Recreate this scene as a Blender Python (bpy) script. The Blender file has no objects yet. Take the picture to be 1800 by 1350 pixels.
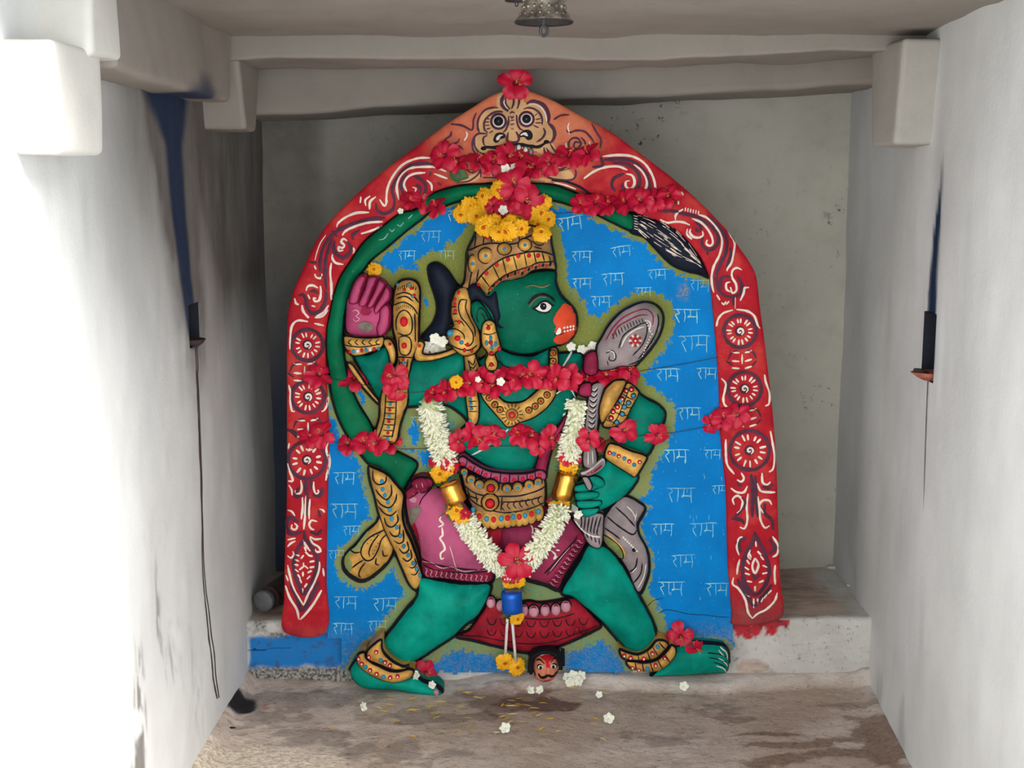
import bpy, math, random
import numpy as np
from mathutils import Vector, Matrix
from mathutils.geometry import delaunay_2d_cdt

# ---------------------------------------------------------------- camera, sky, sun, exposure
S = bpy.context.scene
COL = S.collection
CAM_Y, CAM_Z, PITCH, FPX = -3.08, 1.277, math.radians(9.0), 2200.0
cam_d = bpy.data.cameras.new('camera')
cam_d.sensor_width = 36.0
cam_d.lens = 36.0 * FPX / 1800.0
cam_d.clip_start = 0.05
cam = bpy.data.objects.new('camera', cam_d)
cam.location = (0, CAM_Y, CAM_Z)
cam.rotation_euler = (math.pi / 2 - PITCH, 0, 0)
COL.objects.link(cam)
S.camera = cam

world = bpy.data.worlds.new('daylight')
S.world = world
world.use_nodes = True
wt = world.node_tree
wt.nodes['Background'].inputs[0].default_value = (0.93, 0.97, 1.0, 1)
_bg = wt.nodes['Background']
# hazy bright horizon, softer zenith
_tc = wt.nodes.new('ShaderNodeTexCoord'); _sx = wt.nodes.new('ShaderNodeSeparateXYZ'); wt.links.new(_tc.outputs['Generated'], _sx.inputs[0])
_ab = wt.nodes.new('ShaderNodeMath'); _ab.operation = 'ABSOLUTE'; wt.links.new(_sx.outputs[2], _ab.inputs[0])
_mr = wt.nodes.new('ShaderNodeMapRange'); _mr.interpolation_type = 'SMOOTHSTEP'; wt.links.new(_ab.outputs[0], _mr.inputs[0])
_mr.inputs[1].default_value = 0.0; _mr.inputs[2].default_value = 0.75; _mr.inputs[3].default_value = 2.9; _mr.inputs[4].default_value = 1.0
wt.links.new(_mr.outputs[0], _bg.inputs[1])

sun_d = bpy.data.lights.new('sun', 'SUN')
sun_d.energy = 5.2
sun_d.angle = math.radians(38)
sun_d.color = (1.0, 0.97, 0.93)
sun = bpy.data.objects.new('sun', sun_d)
sun.rotation_euler = Vector((-0.62, 0.36, -0.70)).to_track_quat('-Z', 'Y').to_euler()
sun.location = (2.5, -4, 4)
COL.objects.link(sun)

S.view_settings.view_transform = 'Standard'
S.view_settings.look = 'None'
S.view_settings.gamma = 1.0
S.view_settings.use_curve_mapping = False
S.view_settings.exposure = 0.48

# ---------------------------------------------------------------- helpers
def lin(c):
    c = [x / 255.0 for x in c]
    return tuple([x / 12.92 if x <= 0.04045 else ((x + 0.055) / 1.055) ** 2.4 for x in c]) + (1.0,)

def at(px, py, Y):
    """point of the vertical plane y=Y seen at photo position (px, py)"""
    cx, cy = (px - 900.0) / FPX, (675.0 - py) / FPX
    dy = math.cos(PITCH) + cy * math.sin(PITCH)
    dz = -math.sin(PITCH) + cy * math.cos(PITCH)
    t = (Y - CAM_Y) / dy
    return Vector((cx * t, Y, CAM_Z + dz * t))

def at_floor(px, py, Z=0.0):
    cx, cy = (px - 900.0) / FPX, (675.0 - py) / FPX
    dy = math.cos(PITCH) + cy * math.sin(PITCH)
    dz = -math.sin(PITCH) + cy * math.cos(PITCH)
    t = (Z - CAM_Z) / dz
    return Vector((cx * t, CAM_Y + dy * t, Z))

def at_side(px, py, X):
    cx, cy = (px - 900.0) / FPX, (675.0 - py) / FPX
    dy = math.cos(PITCH) + cy * math.sin(PITCH)
    dz = -math.sin(PITCH) + cy * math.cos(PITCH)
    t = X / cx
    return Vector((X, CAM_Y + dy * t, CAM_Z + dz * t))

def _hash(ix, iy, seed):
    h = (ix.astype(np.int64) * 374761393 + iy.astype(np.int64) * 668265263 + seed * 1442695041) & 0xffffffff
    h = ((h ^ (h >> 13)) * 1274126177) & 0xffffffff
    return ((h ^ (h >> 16)) & 0xffff) / 65535.0

def vnoise(x, y, seed=0):
    x = np.asarray(x, float); y = np.asarray(y, float)
    ix, iy = np.floor(x), np.floor(y)
    fx, fy = x - ix, y - iy
    fx = fx * fx * (3 - 2 * fx); fy = fy * fy * (3 - 2 * fy)
    a = _hash(ix, iy, seed); b = _hash(ix + 1, iy, seed)
    c = _hash(ix, iy + 1, seed); d = _hash(ix + 1, iy + 1, seed)
    return (a + (b - a) * fx) * (1 - fy) + (c + (d - c) * fx) * fy

def fbm(x, y, seed=0, o=4):
    s = 0.0; amp = 0.5; f = 1.0
    for k in range(o):
        s = s + amp * vnoise(np.asarray(x) * f, np.asarray(y) * f, seed + k)
        amp *= 0.5; f *= 2.03
    return s / (1 - 0.5 ** o)

def sstep(a, b, x):
    t = np.clip((np.asarray(x, float) - a) / (b - a), 0, 1)
    return t * t * (3 - 2 * t)

class NT:
    """small node-tree writer"""
    def __init__(s, name):
        s.m = bpy.data.materials.new(name); s.m.use_nodes = True
        s.t = s.m.node_tree; s.b = s.t.nodes['Principled BSDF']
        s.pos = s.n('ShaderNodeTexCoord').outputs['Object']
    def n(s, kind, **kw):
        nd = s.t.nodes.new(kind)
        for k, v in kw.items(): setattr(nd, k, v)
        return nd
    def put(s, sock, v):
        if hasattr(v, 'is_output'): s.t.links.new(v, sock)
        elif v is not None: sock.default_value = v
    def noise(s, scale, detail=4, rough=0.6, vec=None, sx=(1, 1, 1)):
        nd = s.n('ShaderNodeTexNoise')
        v = vec or s.pos
        if sx != (1, 1, 1):
            mp = s.n('ShaderNodeMapping'); s.put(mp.inputs['Vector'], v); mp.inputs['Scale'].default_value = sx
            v = mp.outputs[0]
        s.put(nd.inputs['Vector'], v); nd.inputs['Scale'].default_value = scale
        nd.inputs['Detail'].default_value = detail; nd.inputs['Roughness'].default_value = rough
        return nd.outputs['Fac']
    def ramp(s, f, a, b, lo=0.0, hi=1.0):
        nd = s.n('ShaderNodeMapRange', interpolation_type='SMOOTHSTEP')
        s.put(nd.inputs[0], f); nd.inputs[1].default_value = a; nd.inputs[2].default_value = b
        nd.inputs[3].default_value = lo; nd.inputs[4].default_value = hi
        return nd.outputs[0]
    def math(s, op, a, b=None):
        nd = s.n('ShaderNodeMath', operation=op); s.put(nd.inputs[0], a); s.put(nd.inputs[1], b)
        return nd.outputs[0]
    def mix(s, f, a, b, mode='MIX'):
        nd = s.n('ShaderNodeMix', data_type='RGBA', blend_type=mode)
        s.put(nd.inputs[0], f); s.put(nd.inputs[6], a); s.put(nd.inputs[7], b)
        return nd.outputs[2]
    def attr(s, name):
        return s.n('ShaderNodeAttribute', attribute_name=name).outputs['Fac']
    def done(s, col, rough=0.6, bump=None, strength=0.3, dist=0.002, metallic=0.0, spec=0.4):
        s.put(s.b.inputs['Base Color'], col); s.put(s.b.inputs['Roughness'], rough)
        s.b.inputs['Metallic'].default_value = metallic
        s.b.inputs['Specular IOR Level'].default_value = spec
        if bump is not None:
            nd = s.n('ShaderNodeBump'); nd.inputs['Strength'].default_value = strength
            nd.inputs['Distance'].default_value = dist
            s.put(nd.inputs['Height'], bump); s.t.links.new(nd.outputs[0], s.b.inputs['Normal'])
        return s.m

def paint(name, c, rough=0.5, var=0.16, scale=14, bump=0.25, chips=None, metallic=0.0, spec=0.07):
    """brushed enamel paint on carved stone: uneven coat, worn chips"""
    w = NT(name)
    base = lin(c)
    dark = tuple([x * (1 - 2.0 * var) for x in base[:3]]) + (1,)
    lite = tuple([min(1, x * (1 + 1.4 * var) + 0.012 * var) for x in base[:3]]) + (1,)
    n1 = w.noise(scale, 5, 0.62)
    col = w.mix(w.ramp(n1, 0.3, 0.7), dark, lite)
    n2 = w.noise(160, 4, 0.7)
    col = w.mix(w.ramp(n2, 0.62, 0.72, 0, 0.35), col, tuple([x * 0.45 for x in base[:3]]) + (1,))
    n3 = w.noise(90, 3, 0.6)
    col = w.mix(w.ramp(n3, 0.68, 0.73, 0, 0.3), col, lin(chips or tuple(min(255, int(x * 0.6 + 90)) for x in c)))
    return w.done(col, rough, w.math('ADD', w.math('MULTIPLY', n2, 0.6), n1), bump, 0.0025, metallic, spec)

def plain(name, c, rough=0.6, metallic=0.0, var=0.12, scale=60, spec=0.4, bump=0.0, trans=0.0):
    w = NT(name)
    base = lin(c)
    n1 = w.noise(scale, 3)
    col = w.mix(w.ramp(n1, 0.3, 0.7), tuple([x * (1 - 1.6 * var) for x in base[:3]]) + (1,),
                tuple([min(1, x * (1 + var)) for x in base[:3]]) + (1,))
    m = w.done(col, rough, n1 if bump else None, bump, 0.001, metallic, spec)
    if trans:
        w.b.inputs['Subsurface Weight'].default_value = trans
        w.b.inputs['Subsurface Radius'].default_value = (0.01, 0.004, 0.003)
        w.b.inputs['Subsurface Scale'].default_value = 0.3
    return m

def mesh_obj(name, V, F, mats, parent=None, mi=None, smooth=True, attrs=None):
    me = bpy.data.meshes.new(name)
    me.from_pydata([tuple(v) for v in V], [], [tuple(f) for f in F])
    for m in (mats if isinstance(mats, (list, tuple)) else [mats]): me.materials.append(m)
    if mi is not None and len(mi) == len(me.polygons): me.polygons.foreach_set('material_index', np.array(mi, np.int32))
    if smooth: me.polygons.foreach_set('use_smooth', np.ones(len(me.polygons), bool))
    for k, v in (attrs or {}).items():
        a = me.attributes.new(k, 'FLOAT', 'POINT'); a.data.foreach_set('value', np.asarray(v, np.float32))
    me.update()
    o = bpy.data.objects.new(name, me); COL.objects.link(o)
    if parent: o.parent = parent
    return o

def thing(name, label, cat, loc=(0, 0, 0), group=None):
    o = bpy.data.objects.new(name, None); o.empty_display_size = 0.05
    o.location = loc; COL.objects.link(o)
    o['label'] = label; o['category'] = cat
    if group: o['group'] = group
    return o

def tag(o, label, cat, group=None):
    o['label'] = label; o['category'] = cat
    if group: o['group'] = group
    return o

def structure(o, label=None, cat=None):
    o['kind'] = 'structure'
    if label: o['label'] = label
    if cat: o['category'] = cat
    return o

def tube(pts, rad, seg=6, cap=True):
    P = [Vector(p) for p in pts]; n = len(P); V = []; F = []
    up = Vector((0, 0, 1)); prev = None
    for i in range(n):
        d = (P[min(i + 1, n - 1)] - P[max(i - 1, 0)])
        d = d.normalized() if d.length > 1e-9 else Vector((0, 0, 1))
        a = prev if prev is not None else (up if abs(d.dot(up)) < 0.9 else Vector((1, 0, 0)))
        a = (a - d * a.dot(d)); a = a.normalized() if a.length > 1e-6 else d.orthogonal().normalized()
        prev = a; b = d.cross(a)
        r = rad[i] if isinstance(rad, (list, tuple)) else rad
        for k in range(seg):
            t = 2 * math.pi * k / seg
            V.append(P[i] + a * (r * math.cos(t)) + b * (r * math.sin(t)))
    for i in range(n - 1):
        for k in range(seg):
            F.append((i * seg + k, i * seg + (k + 1) % seg, (i + 1) * seg + (k + 1) % seg, (i + 1) * seg + k))
    if cap:
        F.append(tuple(range(seg - 1, -1, -1))); F.append(tuple(range((n - 1) * seg, n * seg)))
    return V, F

def lathe(profile, seg=32, axis='Z'):
    V = []; F = []; n = len(profile)
    for r, z in profile:
        for k in range(seg):
            t = 2 * math.pi * k / seg
            p = (r * math.cos(t), r * math.sin(t), z)
            V.append(p if axis == 'Z' else (p[0], p[2], p[1]))
    for i in range(n - 1):
        for k in range(seg):
            F.append((i * seg + k, i * seg + (k + 1) % seg, (i + 1) * seg + (k + 1) % seg, (i + 1) * seg + k))
    return V, F

class Bag:
    def __init__(s): s.V = []; s.F = []; s.M = []
    def add(s, V, F, mi=0):
        o = len(s.V); s.V += [tuple(v) for v in V]
        s.F += [tuple(i + o for i in f) for f in F]; s.M += [mi] * len(F)
        return s
    def build(s, name, mats, parent=None, smooth=True):
        return mesh_obj(name, s.V, s.F, mats, parent, s.M, smooth)

# ---------------------------------------------------------------- plaster and concrete
def plaster(name, c, grime, spots=0.0, blue=0.0, streak=True, bump=0.35):
    w = NT(name)
    n1 = w.noise(2.3, 5, 0.6); n2 = w.noise(11, 5, 0.65, sx=(1, 1, 0.3) if streak else (1, 1, 1)); n3 = w.noise(70, 4, 0.7)
    base = lin(c)
    col = w.mix(w.ramp(n1, 0.35, 0.7), base, tuple([x * 0.86 for x in base[:3]]) + (1,))
    col = w.mix(w.ramp(n2, 0.45, 0.8, 0, 0.4), col, lin(grime))
    if spots:
        k = w.noise(34, 6, 0.75)
        reg = w.math('MULTIPLY', w.ramp(w.noise(3.2, 3), 0.40, 0.6), w.attr('speck'))
        col = w.mix(w.math('MULTIPLY', w.ramp(k, 0.585, 0.64), w.math('MULTIPLY', reg, spots)), col, lin((38, 34, 34)))
    g = w.attr('grime')  # grime marks plus the broad darker areas of the walls
    col = w.mix(w.math('MULTIPLY', g, w.ramp(n2, 0.25, 0.7, 0.86, 1.0)), col, lin((98, 92, 86)))
    st = w.attr('soot')  # soot streaks plus the back wall's dark left strip
    col = w.mix(st, col, lin((20, 42, 72)))
    return w.done(col, 0.85, w.math('ADD', n1, w.math('MULTIPLY', n3, 0.35)), bump, 0.006, spec=0.2)

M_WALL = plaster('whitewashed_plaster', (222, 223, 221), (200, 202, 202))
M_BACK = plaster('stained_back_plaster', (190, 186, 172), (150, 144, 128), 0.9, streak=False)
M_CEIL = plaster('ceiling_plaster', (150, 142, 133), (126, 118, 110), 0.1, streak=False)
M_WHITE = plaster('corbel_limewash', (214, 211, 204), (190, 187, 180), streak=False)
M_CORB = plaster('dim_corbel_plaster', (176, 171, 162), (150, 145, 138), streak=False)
M_DRIP = plain('oil_drip', (74, 62, 58), 0.4)
M_DARK = plain('sooty_stone', (24, 27, 36), 0.9)

XL = -0.692
def XR(y): return 0.938 + 0.0 * y if y > 0.3 else 0.926 + (0.012 / 0.3) * y if y > 0 else 0.926 + 0.085 * y
Z_CEIL = 1.60
Z_PLAT = 0.172

def grid_wall(name, U, W, fn, mat, hole=None, soot=None, grime=None, parent=None, flip=False):
    """wall patch: U, W are coordinate arrays; fn maps (u,w)->xyz; hole = (u0,u1,w0,w1,depthvector)"""
    nu, nw = len(U), len(W)
    uu, ww = np.meshgrid(U, W, indexing='ij')
    V = [fn(a, b) for a, b in zip(uu.ravel(), ww.ravel())]
    F = []
    for i in range(nu - 1):
        for j in range(nw - 1):
            uc, wc = 0.5 * (U[i] + U[i + 1]), 0.5 * (W[j] + W[j + 1])
            if hole and hole[0] < uc < hole[1] and hole[2] < wc < hole[3]: continue
            f = (i * nw + j, (i + 1) * nw + j, (i + 1) * nw + j + 1, i * nw + j + 1)
            F.append(f[::-1] if flip else f)
    z = np.zeros(nu * nw)
    so = soot(uu.ravel(), ww.ravel()) if soot else z
    gr = grime(uu.ravel(), ww.ravel()) if grime else z
    return mesh_obj(name, V, F, [mat], parent, attrs={'soot': so, 'grime': gr, 'speck': sstep(-0.15, 0.35, uu.ravel()) * 0.75 + 0.25})

def cuts(a, b, step, extra=()):
    base = list(np.arange(a, b, step)) + [b]
    base = [x for x in base if all(abs(x - e) > step * 0.35 for e in extra)] + list(extra)
    return np.array(sorted(base))

# left wall, with the lamp niche, its soot plume and the oil drips
pA, pB = at_side(331, 545, XL), at_side(351, 600, XL)
NL = (pA.y, pB.y, pB.z - 0.005, pA.z + 0.01)
def plume_l(y, z):
    zz = np.clip((z - NL[2]) / 0.46, 0, 1.3)
    yc = 0.5 * (NL[0] + NL[1]) - 0.125 * zz - 0.012 * np.sin(zz * 5)
    wd = 0.038 + 0.022 * np.clip(zz, 0, 1) ** 1.0
    wd = wd + np.where(z > 1.36, (z - 1.36) * 0.9, 0)
    n = fbm(y * 16, z * 9, 3)
    m = sstep(1.35, 0.72, np.abs(y - yc) / wd + (n - 0.5) * 0.35) * (z > NL[2] - 0.005)
    return np.clip(m, 0, 1) * np.clip(0.97 - 0.1 * n, 0, 1)
def grime_dark_l(y, z):
    zz = np.clip((z - NL[2]) / 0.46, -1, 1.3)
    yc = 0.5 * (NL[0] + NL[1]) - 0.125 * np.clip(zz, 0, 1.3)
    a = sstep(0.19, 0.03, np.abs(y - yc)) * sstep(-0.45, 0.15, zz) * 0.75
    lo = sstep(0.56, 0.72, fbm(y * 9 + 3, z * 3.2, 11)) * sstep(0.75, 0.3, z) * sstep(-0.3, -0.75, y) * sstep(-1.2, -0.9, y)
    fine = sstep(0.4, 0.62, fbm(y * 60, z * 24, 14))
    top = sstep(0.85, 1.4, z) * 0.85 * sstep(-1.1, -0.7, y)  # tone darkens towards the top of the wall
    back = sstep(-0.45, 0.0, y) * (0.15 + 0.6 * sstep(0.55, 1.05, z))  # tone darkens towards the back, more so higher up
    return np.clip(a * (0.5 + fbm(y * 14, z * 20, 5)) + lo * fine * 0.9 + top + back, 0, 1)
def wl(y, z):
    n = fbm(np.array(y * 3.1), np.array(z * 2.3), 21) - 0.5
    bulge = 0.02 * max(0.0, 0.25 - z) * 0.0
    return (XL + 0.012 * float(n) * 2 * (0 if NL[0] - 0.05 < y < NL[1] + 0.05 and NL[2] - 0.05 < z < NL[3] + 0.05 else 1) - bulge, y, z)
left = grid_wall('wall_left', cuts(-1.75, 0.47, 0.012, NL[:2]), cuts(0, 1.62, 0.013, NL[2:]), wl, M_WALL,
                 hole=NL, soot=plume_l, grime=grime_dark_l, flip=True)
structure(left, 'whitewashed left wall with a blue-black soot streak above a small niche', 'wall')

def niche(name, N, X, dx, parent):
    y0, y1, z0, z1 = N
    V = [(X, y0, z0), (X, y1, z0), (X, y1, z1), (X, y0, z1), (X + dx, y0, z0), (X + dx, y1, z0), (X + dx, y1, z1), (X + dx, y0, z1)]
    F = [(0, 1, 5, 4), (1, 2, 6, 5), (2, 3, 7, 6), (3, 0, 4, 7), (4, 5, 6, 7)]
    return mesh_obj(name, V, F, [M_DARK], parent, smooth=False)
niche('niche', NL, XL, -0.09, left)

def drip(path, w0, w1, wall_x, sgn, parent, seed):
    rnd = random.Random(seed); V = []; F = []
    P = []
    for (a, b), (c, d) in zip(path[:-1], path[1:]):
        for k in range(8): P.append((a + (c - a) * k / 8, b + (d - b) * k / 8))
    P.append(path[-1])
    for i, (px, py) in enumerate(P):
        q = at_side(px, py, wall_x)
        ww = (w0 + (w1 - w0) * i / len(P)) * rnd.uniform(0.5, 1.25)
        x = wl(q.y, q.z)[0] if sgn > 0 else XR(q.y) - 0.001
        V += [(x + sgn * 0.0006, q.y - ww, q.z), (x + sgn * 0.0022, q.y, q.z), (x + sgn * 0.0006, q.y + ww, q.z)]
    for i in range(len(P) - 1):
        F += [(3 * i, 3 * i + 1, 3 * i + 4, 3 * i + 3), (3 * i + 1, 3 * i + 2, 3 * i + 5, 3 * i + 4)]
    mesh_obj('oil_drip', V, F, [M_DRIP], parent)
drip([(342, 598), (347, 680), (351, 760), (357, 900), (361, 1010), (367, 1120), (374, 1190), (382, 1228)], 0.0032, 0.006, XL, 1, left, 1)
drip([(345, 600), (350, 690), (355, 800), (358, 900), (366, 1040), (372, 1120), (380, 1195), (385, 1226)], 0.0022, 0.004, XL, 1, left, 2)

# right wall with its niche
pA, pB = at_side(1650, 553, 0.889), at_side(1623, 664, 0.889)
NR = (pA.y, pB.y, pB.z, pA.z)
def plume_r(y, z):
    zz = np.clip((z - NR[3]) / 0.27, -0.6, 1.6)
    yc = 0.5 * (NR[0] + NR[1]) + 0.004 - 0.02 * zz + 0.012 * np.sin(zz * 4.0)
    wd = 0.036 * np.clip(1.12 - 0.75 * zz, 0.06, 1.0)
    n = fbm(y * 18, z * 8, 33)
    m = sstep(1.3, 0.7, np.abs(y - yc) / wd + (n - 0.5) * 0.3) * (z > NR[2] + 0.03)
    return np.clip(m, 0, 1) * sstep(1.35, 0.75, zz)
def grime_dark_r(y, z):
    zz = np.clip((z - NR[3]) / 0.27, 0, 3)
    a = sstep(0.07, 0.0, np.abs(y - 0.5 * (NR[0] + NR[1]) + 0.01 * zz)) * (z > NR[2]) * sstep(2.2, 0.5, zz) * 0.35
    b = sstep(0.05, 0.4, y) * 0.2 + sstep(0.62, 0.75, fbm(y * 8, z * 3, 44)) * 0.3 * sstep(0.6, 0.1, z)  # slightly darker towards the back, blotchy near the floor
    return np.clip(a + b, 0, 1)
def wr(y, z):
    n = fbm(np.array(y * 2.7 + 9), np.array(z * 2.1), 55) - 0.5
    near = NR[0] - 0.05 < y < NR[1] + 0.05 and NR[2] - 0.05 < z < NR[3] + 0.05
    fl = 0.03 * max(0, 0.12 - z) * (1 if y < 0 else 0)
    return (XR(y) - 0.018 * float(n) * (0 if near else 1) - fl, y, z)
right = grid_wall('wall_right', cuts(-1.6, 0.47, 0.014, NR[:2]), cuts(0, 1.62, 0.015, NR[2:]), wr, M_WALL,
                  hole=NR, soot=plume_r, grime=grime_dark_r)
structure(right, 'whitewashed right wall with a narrow dark niche and soot mark', 'wall')
niche('niche', NR, XR(NR[0]) - 0.001, 0.09, right)
drip([(1631, 668), (1629, 720), (1627, 790), (1625, 920)], 0.0015, 0.0008, 0.886, -1, right, 3)

# back wall
def wb(x, z):
    n = fbm(np.array(x * 3.3), np.array(z * 3.3), 61) - 0.5
    return (x, 0.455 + 0.012 * float(n), z)
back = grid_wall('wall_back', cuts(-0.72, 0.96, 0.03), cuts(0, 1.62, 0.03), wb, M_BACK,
                 grime=lambda x, z: np.clip(sstep(0.25, -0.35, x) * 0.3 + sstep(-0.5, -0.56, x) * 0.5 + sstep(1.2, 1.5, z) * 0.15, 0, 1), soot=lambda x, z: 0.8 * sstep(-0.5, -0.6, x) * sstep(1.2, 0.6, z))  # darker towards left and top; far-left strip dark blue-grey low down
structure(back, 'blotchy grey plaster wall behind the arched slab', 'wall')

# ceiling and the stone beams under it
def soft_box(x0, x1, y0, y1, z0, z1, wob=0.008, seed=1, nx=18, ny=8, nz=6, taper=0.0, tilt=0.0, sag=0.0):
    V = []; F = []; idx = {}
    def key(i, j, k):
        if (i, j, k) not in idx:
            a, b, c = i / nx, j / ny, k / nz
            x, y, z = x0 + (x1 - x0) * a, y0 + (y1 - y0) * b, z0 + (z1 - z0) * c
            z += tilt * (a - 0.5) * (1 - c) - sag * (math.sin(math.pi * a) - 0.5) * (1 - c)
            y += taper * (1 - c) * (0.5 - b) * (y1 - y0)
            w = lambda s: float(fbm(np.array(x * 6 + s), np.array(y * 6 + z * 5 + s * 2), seed)) - 0.5
            idx[(i, j, k)] = len(V); V.append((x + wob * w(1), y + wob * w(5), z + wob * w(9)))
        return idx[(i, j, k)]
    for i in range(nx):
        for j in range(ny):
            F.append((key(i, j, 0), key(i, j + 1, 0), key(i + 1, j + 1, 0), key(i + 1, j, 0)))
            F.append((key(i, j, nz), key(i + 1, j, nz), key(i + 1, j + 1, nz), key(i, j + 1, nz)))
    for i in range(nx):
        for k in range(nz):
            F.append((key(i, 0, k), key(i + 1, 0, k), key(i + 1, 0, k + 1), key(i, 0, k + 1)))
            F.append((key(i, ny, k), key(i, ny, k + 1), key(i + 1, ny, k + 1), key(i + 1, ny, k)))
    for j in range(ny):
        for k in range(nz):
            F.append((key(0, j, k), key(0, j, k + 1), key(0, j + 1, k + 1), key(0, j + 1, k)))
            F.append((key(nx, j, k), key(nx, j + 1, k), key(nx, j + 1, k + 1), key(nx, j, k + 1)))
    return V, F

def block(name, box, mat, label=None, cat=None, bev=0.012, soot=None, **kw):
    V, F = soft_box(*box, **kw)
    P = np.array(V)
    so = soot(P) if soot else np.zeros(len(V))
    o = mesh_obj(name, V, F, [mat], attrs={'soot': so, 'grime': np.zeros(len(V))})
    if bev:
        m = o.modifiers.new('bevel', 'BEVEL'); m.width = bev; m.segments = 3; m.limit_method = 'ANGLE'; m.angle_limit = math.radians(50)
    return structure(o, label, cat)

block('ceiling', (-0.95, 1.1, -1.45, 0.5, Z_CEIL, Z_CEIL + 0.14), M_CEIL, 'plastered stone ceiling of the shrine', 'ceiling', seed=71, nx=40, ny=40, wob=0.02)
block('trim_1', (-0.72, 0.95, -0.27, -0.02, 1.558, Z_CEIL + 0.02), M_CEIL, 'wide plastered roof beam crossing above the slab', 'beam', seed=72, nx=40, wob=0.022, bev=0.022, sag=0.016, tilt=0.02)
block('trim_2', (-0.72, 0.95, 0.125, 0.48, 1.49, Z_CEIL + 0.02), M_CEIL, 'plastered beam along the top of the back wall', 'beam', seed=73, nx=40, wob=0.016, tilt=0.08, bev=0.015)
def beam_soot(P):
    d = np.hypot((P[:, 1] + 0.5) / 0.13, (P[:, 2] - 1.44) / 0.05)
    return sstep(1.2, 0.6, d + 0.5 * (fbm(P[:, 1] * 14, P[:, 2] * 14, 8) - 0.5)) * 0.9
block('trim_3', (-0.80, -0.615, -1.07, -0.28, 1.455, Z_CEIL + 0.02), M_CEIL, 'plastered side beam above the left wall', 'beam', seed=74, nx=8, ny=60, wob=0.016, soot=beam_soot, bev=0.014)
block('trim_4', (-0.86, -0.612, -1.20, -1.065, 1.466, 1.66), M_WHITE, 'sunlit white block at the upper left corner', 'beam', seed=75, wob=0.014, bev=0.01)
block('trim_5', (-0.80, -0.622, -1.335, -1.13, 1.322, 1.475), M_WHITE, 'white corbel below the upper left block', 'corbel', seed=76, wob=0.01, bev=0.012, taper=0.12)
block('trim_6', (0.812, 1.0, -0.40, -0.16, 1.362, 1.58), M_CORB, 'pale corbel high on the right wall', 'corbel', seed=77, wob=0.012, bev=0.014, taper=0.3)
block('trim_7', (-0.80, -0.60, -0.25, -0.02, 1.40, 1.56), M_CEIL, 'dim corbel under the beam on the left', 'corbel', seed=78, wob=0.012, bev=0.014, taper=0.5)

# ---------------------------------------------------------------- floor and the ledge the slab stands in
def mat_floor():
    w = NT('worn_concrete')
    n1 = w.noise(5, 6, 0.65); n2 = w.noise(28, 6, 0.75, sx=(0.62, 1, 1)); n3 = w.noise(110, 5, 0.8, sx=(0.6, 1, 1))
    n0 = w.noise(2.2, 4, 0.6)
    col = w.mix(w.ramp(n1, 0.35, 0.68), lin((206, 188, 174)), lin((230, 214, 200)))
    col = w.mix(w.ramp(n0, 0.42, 0.6, 0, 0.6), col, lin((180, 154, 134)))
    col = w.mix(w.ramp(n2, 0.46, 0.7, 0, 0.65), col, lin((168, 150, 138)))
    col = w.mix(w.ramp(n3, 0.54, 0.68, 0, 0.65), col, lin((116, 104, 96)))
    col = w.mix(w.ramp(w.noise(75, 5, 0.75, sx=(0.35, 1, 1)), 0.60, 0.66, 0, 0.75), col, lin((226, 216, 204)))
    col = w.mix(w.ramp(w.noise(48, 6, 0.85, sx=(0.5, 1, 1)), 0.56, 0.63, 0, 0.6), col, lin((104, 90, 80)))
    col = w.mix(w.ramp(w.noise(150, 3, 0.7, sx=(0.6, 1, 1)), 0.67, 0.71, 0, 0.8), col, lin((236, 228, 216)))
    col = w.mix(w.attr('pale'), col, w.mix(w.ramp(n2, 0.4, 0.7), lin((224, 214, 206)), lin((196, 182, 172))))
    col = w.mix(w.attr('cream'), col, w.mix(w.ramp(n3, 0.42, 0.6), lin((236, 224, 206)), lin((186, 168, 146))))
    col = w.mix(w.attr('wet'), col, w.mix(w.ramp(n3, 0.4, 0.65), lin((150, 120, 100)), lin((104, 82, 70))))
    col = w.mix(w.attr('rust'), col, w.mix(w.ramp(n2, 0.4, 0.7), lin((92, 68, 64)), lin((128, 90, 82))))
    col = w.mix(w.attr('oil'), col, lin((38, 34, 36)))
    rough = w.ramp(w.math('MAXIMUM', w.attr('oil'), w.attr('wet')), 0, 1, 0.85, 0.55)
    return w.done(col, rough, w.math('ADD', w.math('ADD', n1, n2), w.math('MULTIPLY', n3, 0.8)), 0.8, 0.007, spec=0.2)

def mat_ledge():
    w = NT('ledge_plaster')
    n1 = w.noise(6, 5, 0.6); n2 = w.noise(40, 5, 0.7); n3 = w.noise(130, 3, 0.7)
    col = w.mix(w.ramp(n1, 0.35, 0.68), lin((206, 203, 196)), lin((182, 178, 170)))
    col = w.mix(w.ramp(w.noise(95, 5, 0.75), 0.58, 0.66, 0, 0.6), col, lin((120, 114, 106)))
    col = w.mix(w.ramp(n2, 0.6, 0.68, 0, 0.6), col, lin((112, 104, 97)))
    col = w.mix(w.attr('gravel'), col, w.mix(w.ramp(n3, 0.42, 0.58), lin((58, 55, 54)), lin((160, 155, 148))))
    col = w.mix(w.attr('brown'), col, w.mix(w.ramp(w.noise(16, 5, 0.7, sx=(0.3, 1, 1)), 0.4, 0.7), lin((200, 178, 162)), lin((142, 122, 110))))
    b = w.mix(w.ramp(n2, 0.54, 0.64, 0, 0.7), lin((32, 118, 188)), lin((62, 84, 112)))
    col = w.mix(w.attr('blue'), col, b)
    col = w.mix(w.attr('red'), col, w.mix(w.ramp(n2, 0.5, 0.65), lin((186, 48, 56)), lin((120, 48, 52))))
    return w.done(col, 0.8, w.math('ADD', n1, w.math('MULTIPLY', w.math('ADD', n2, n3), 0.5)), 0.5, 0.006, spec=0.2)
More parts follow.
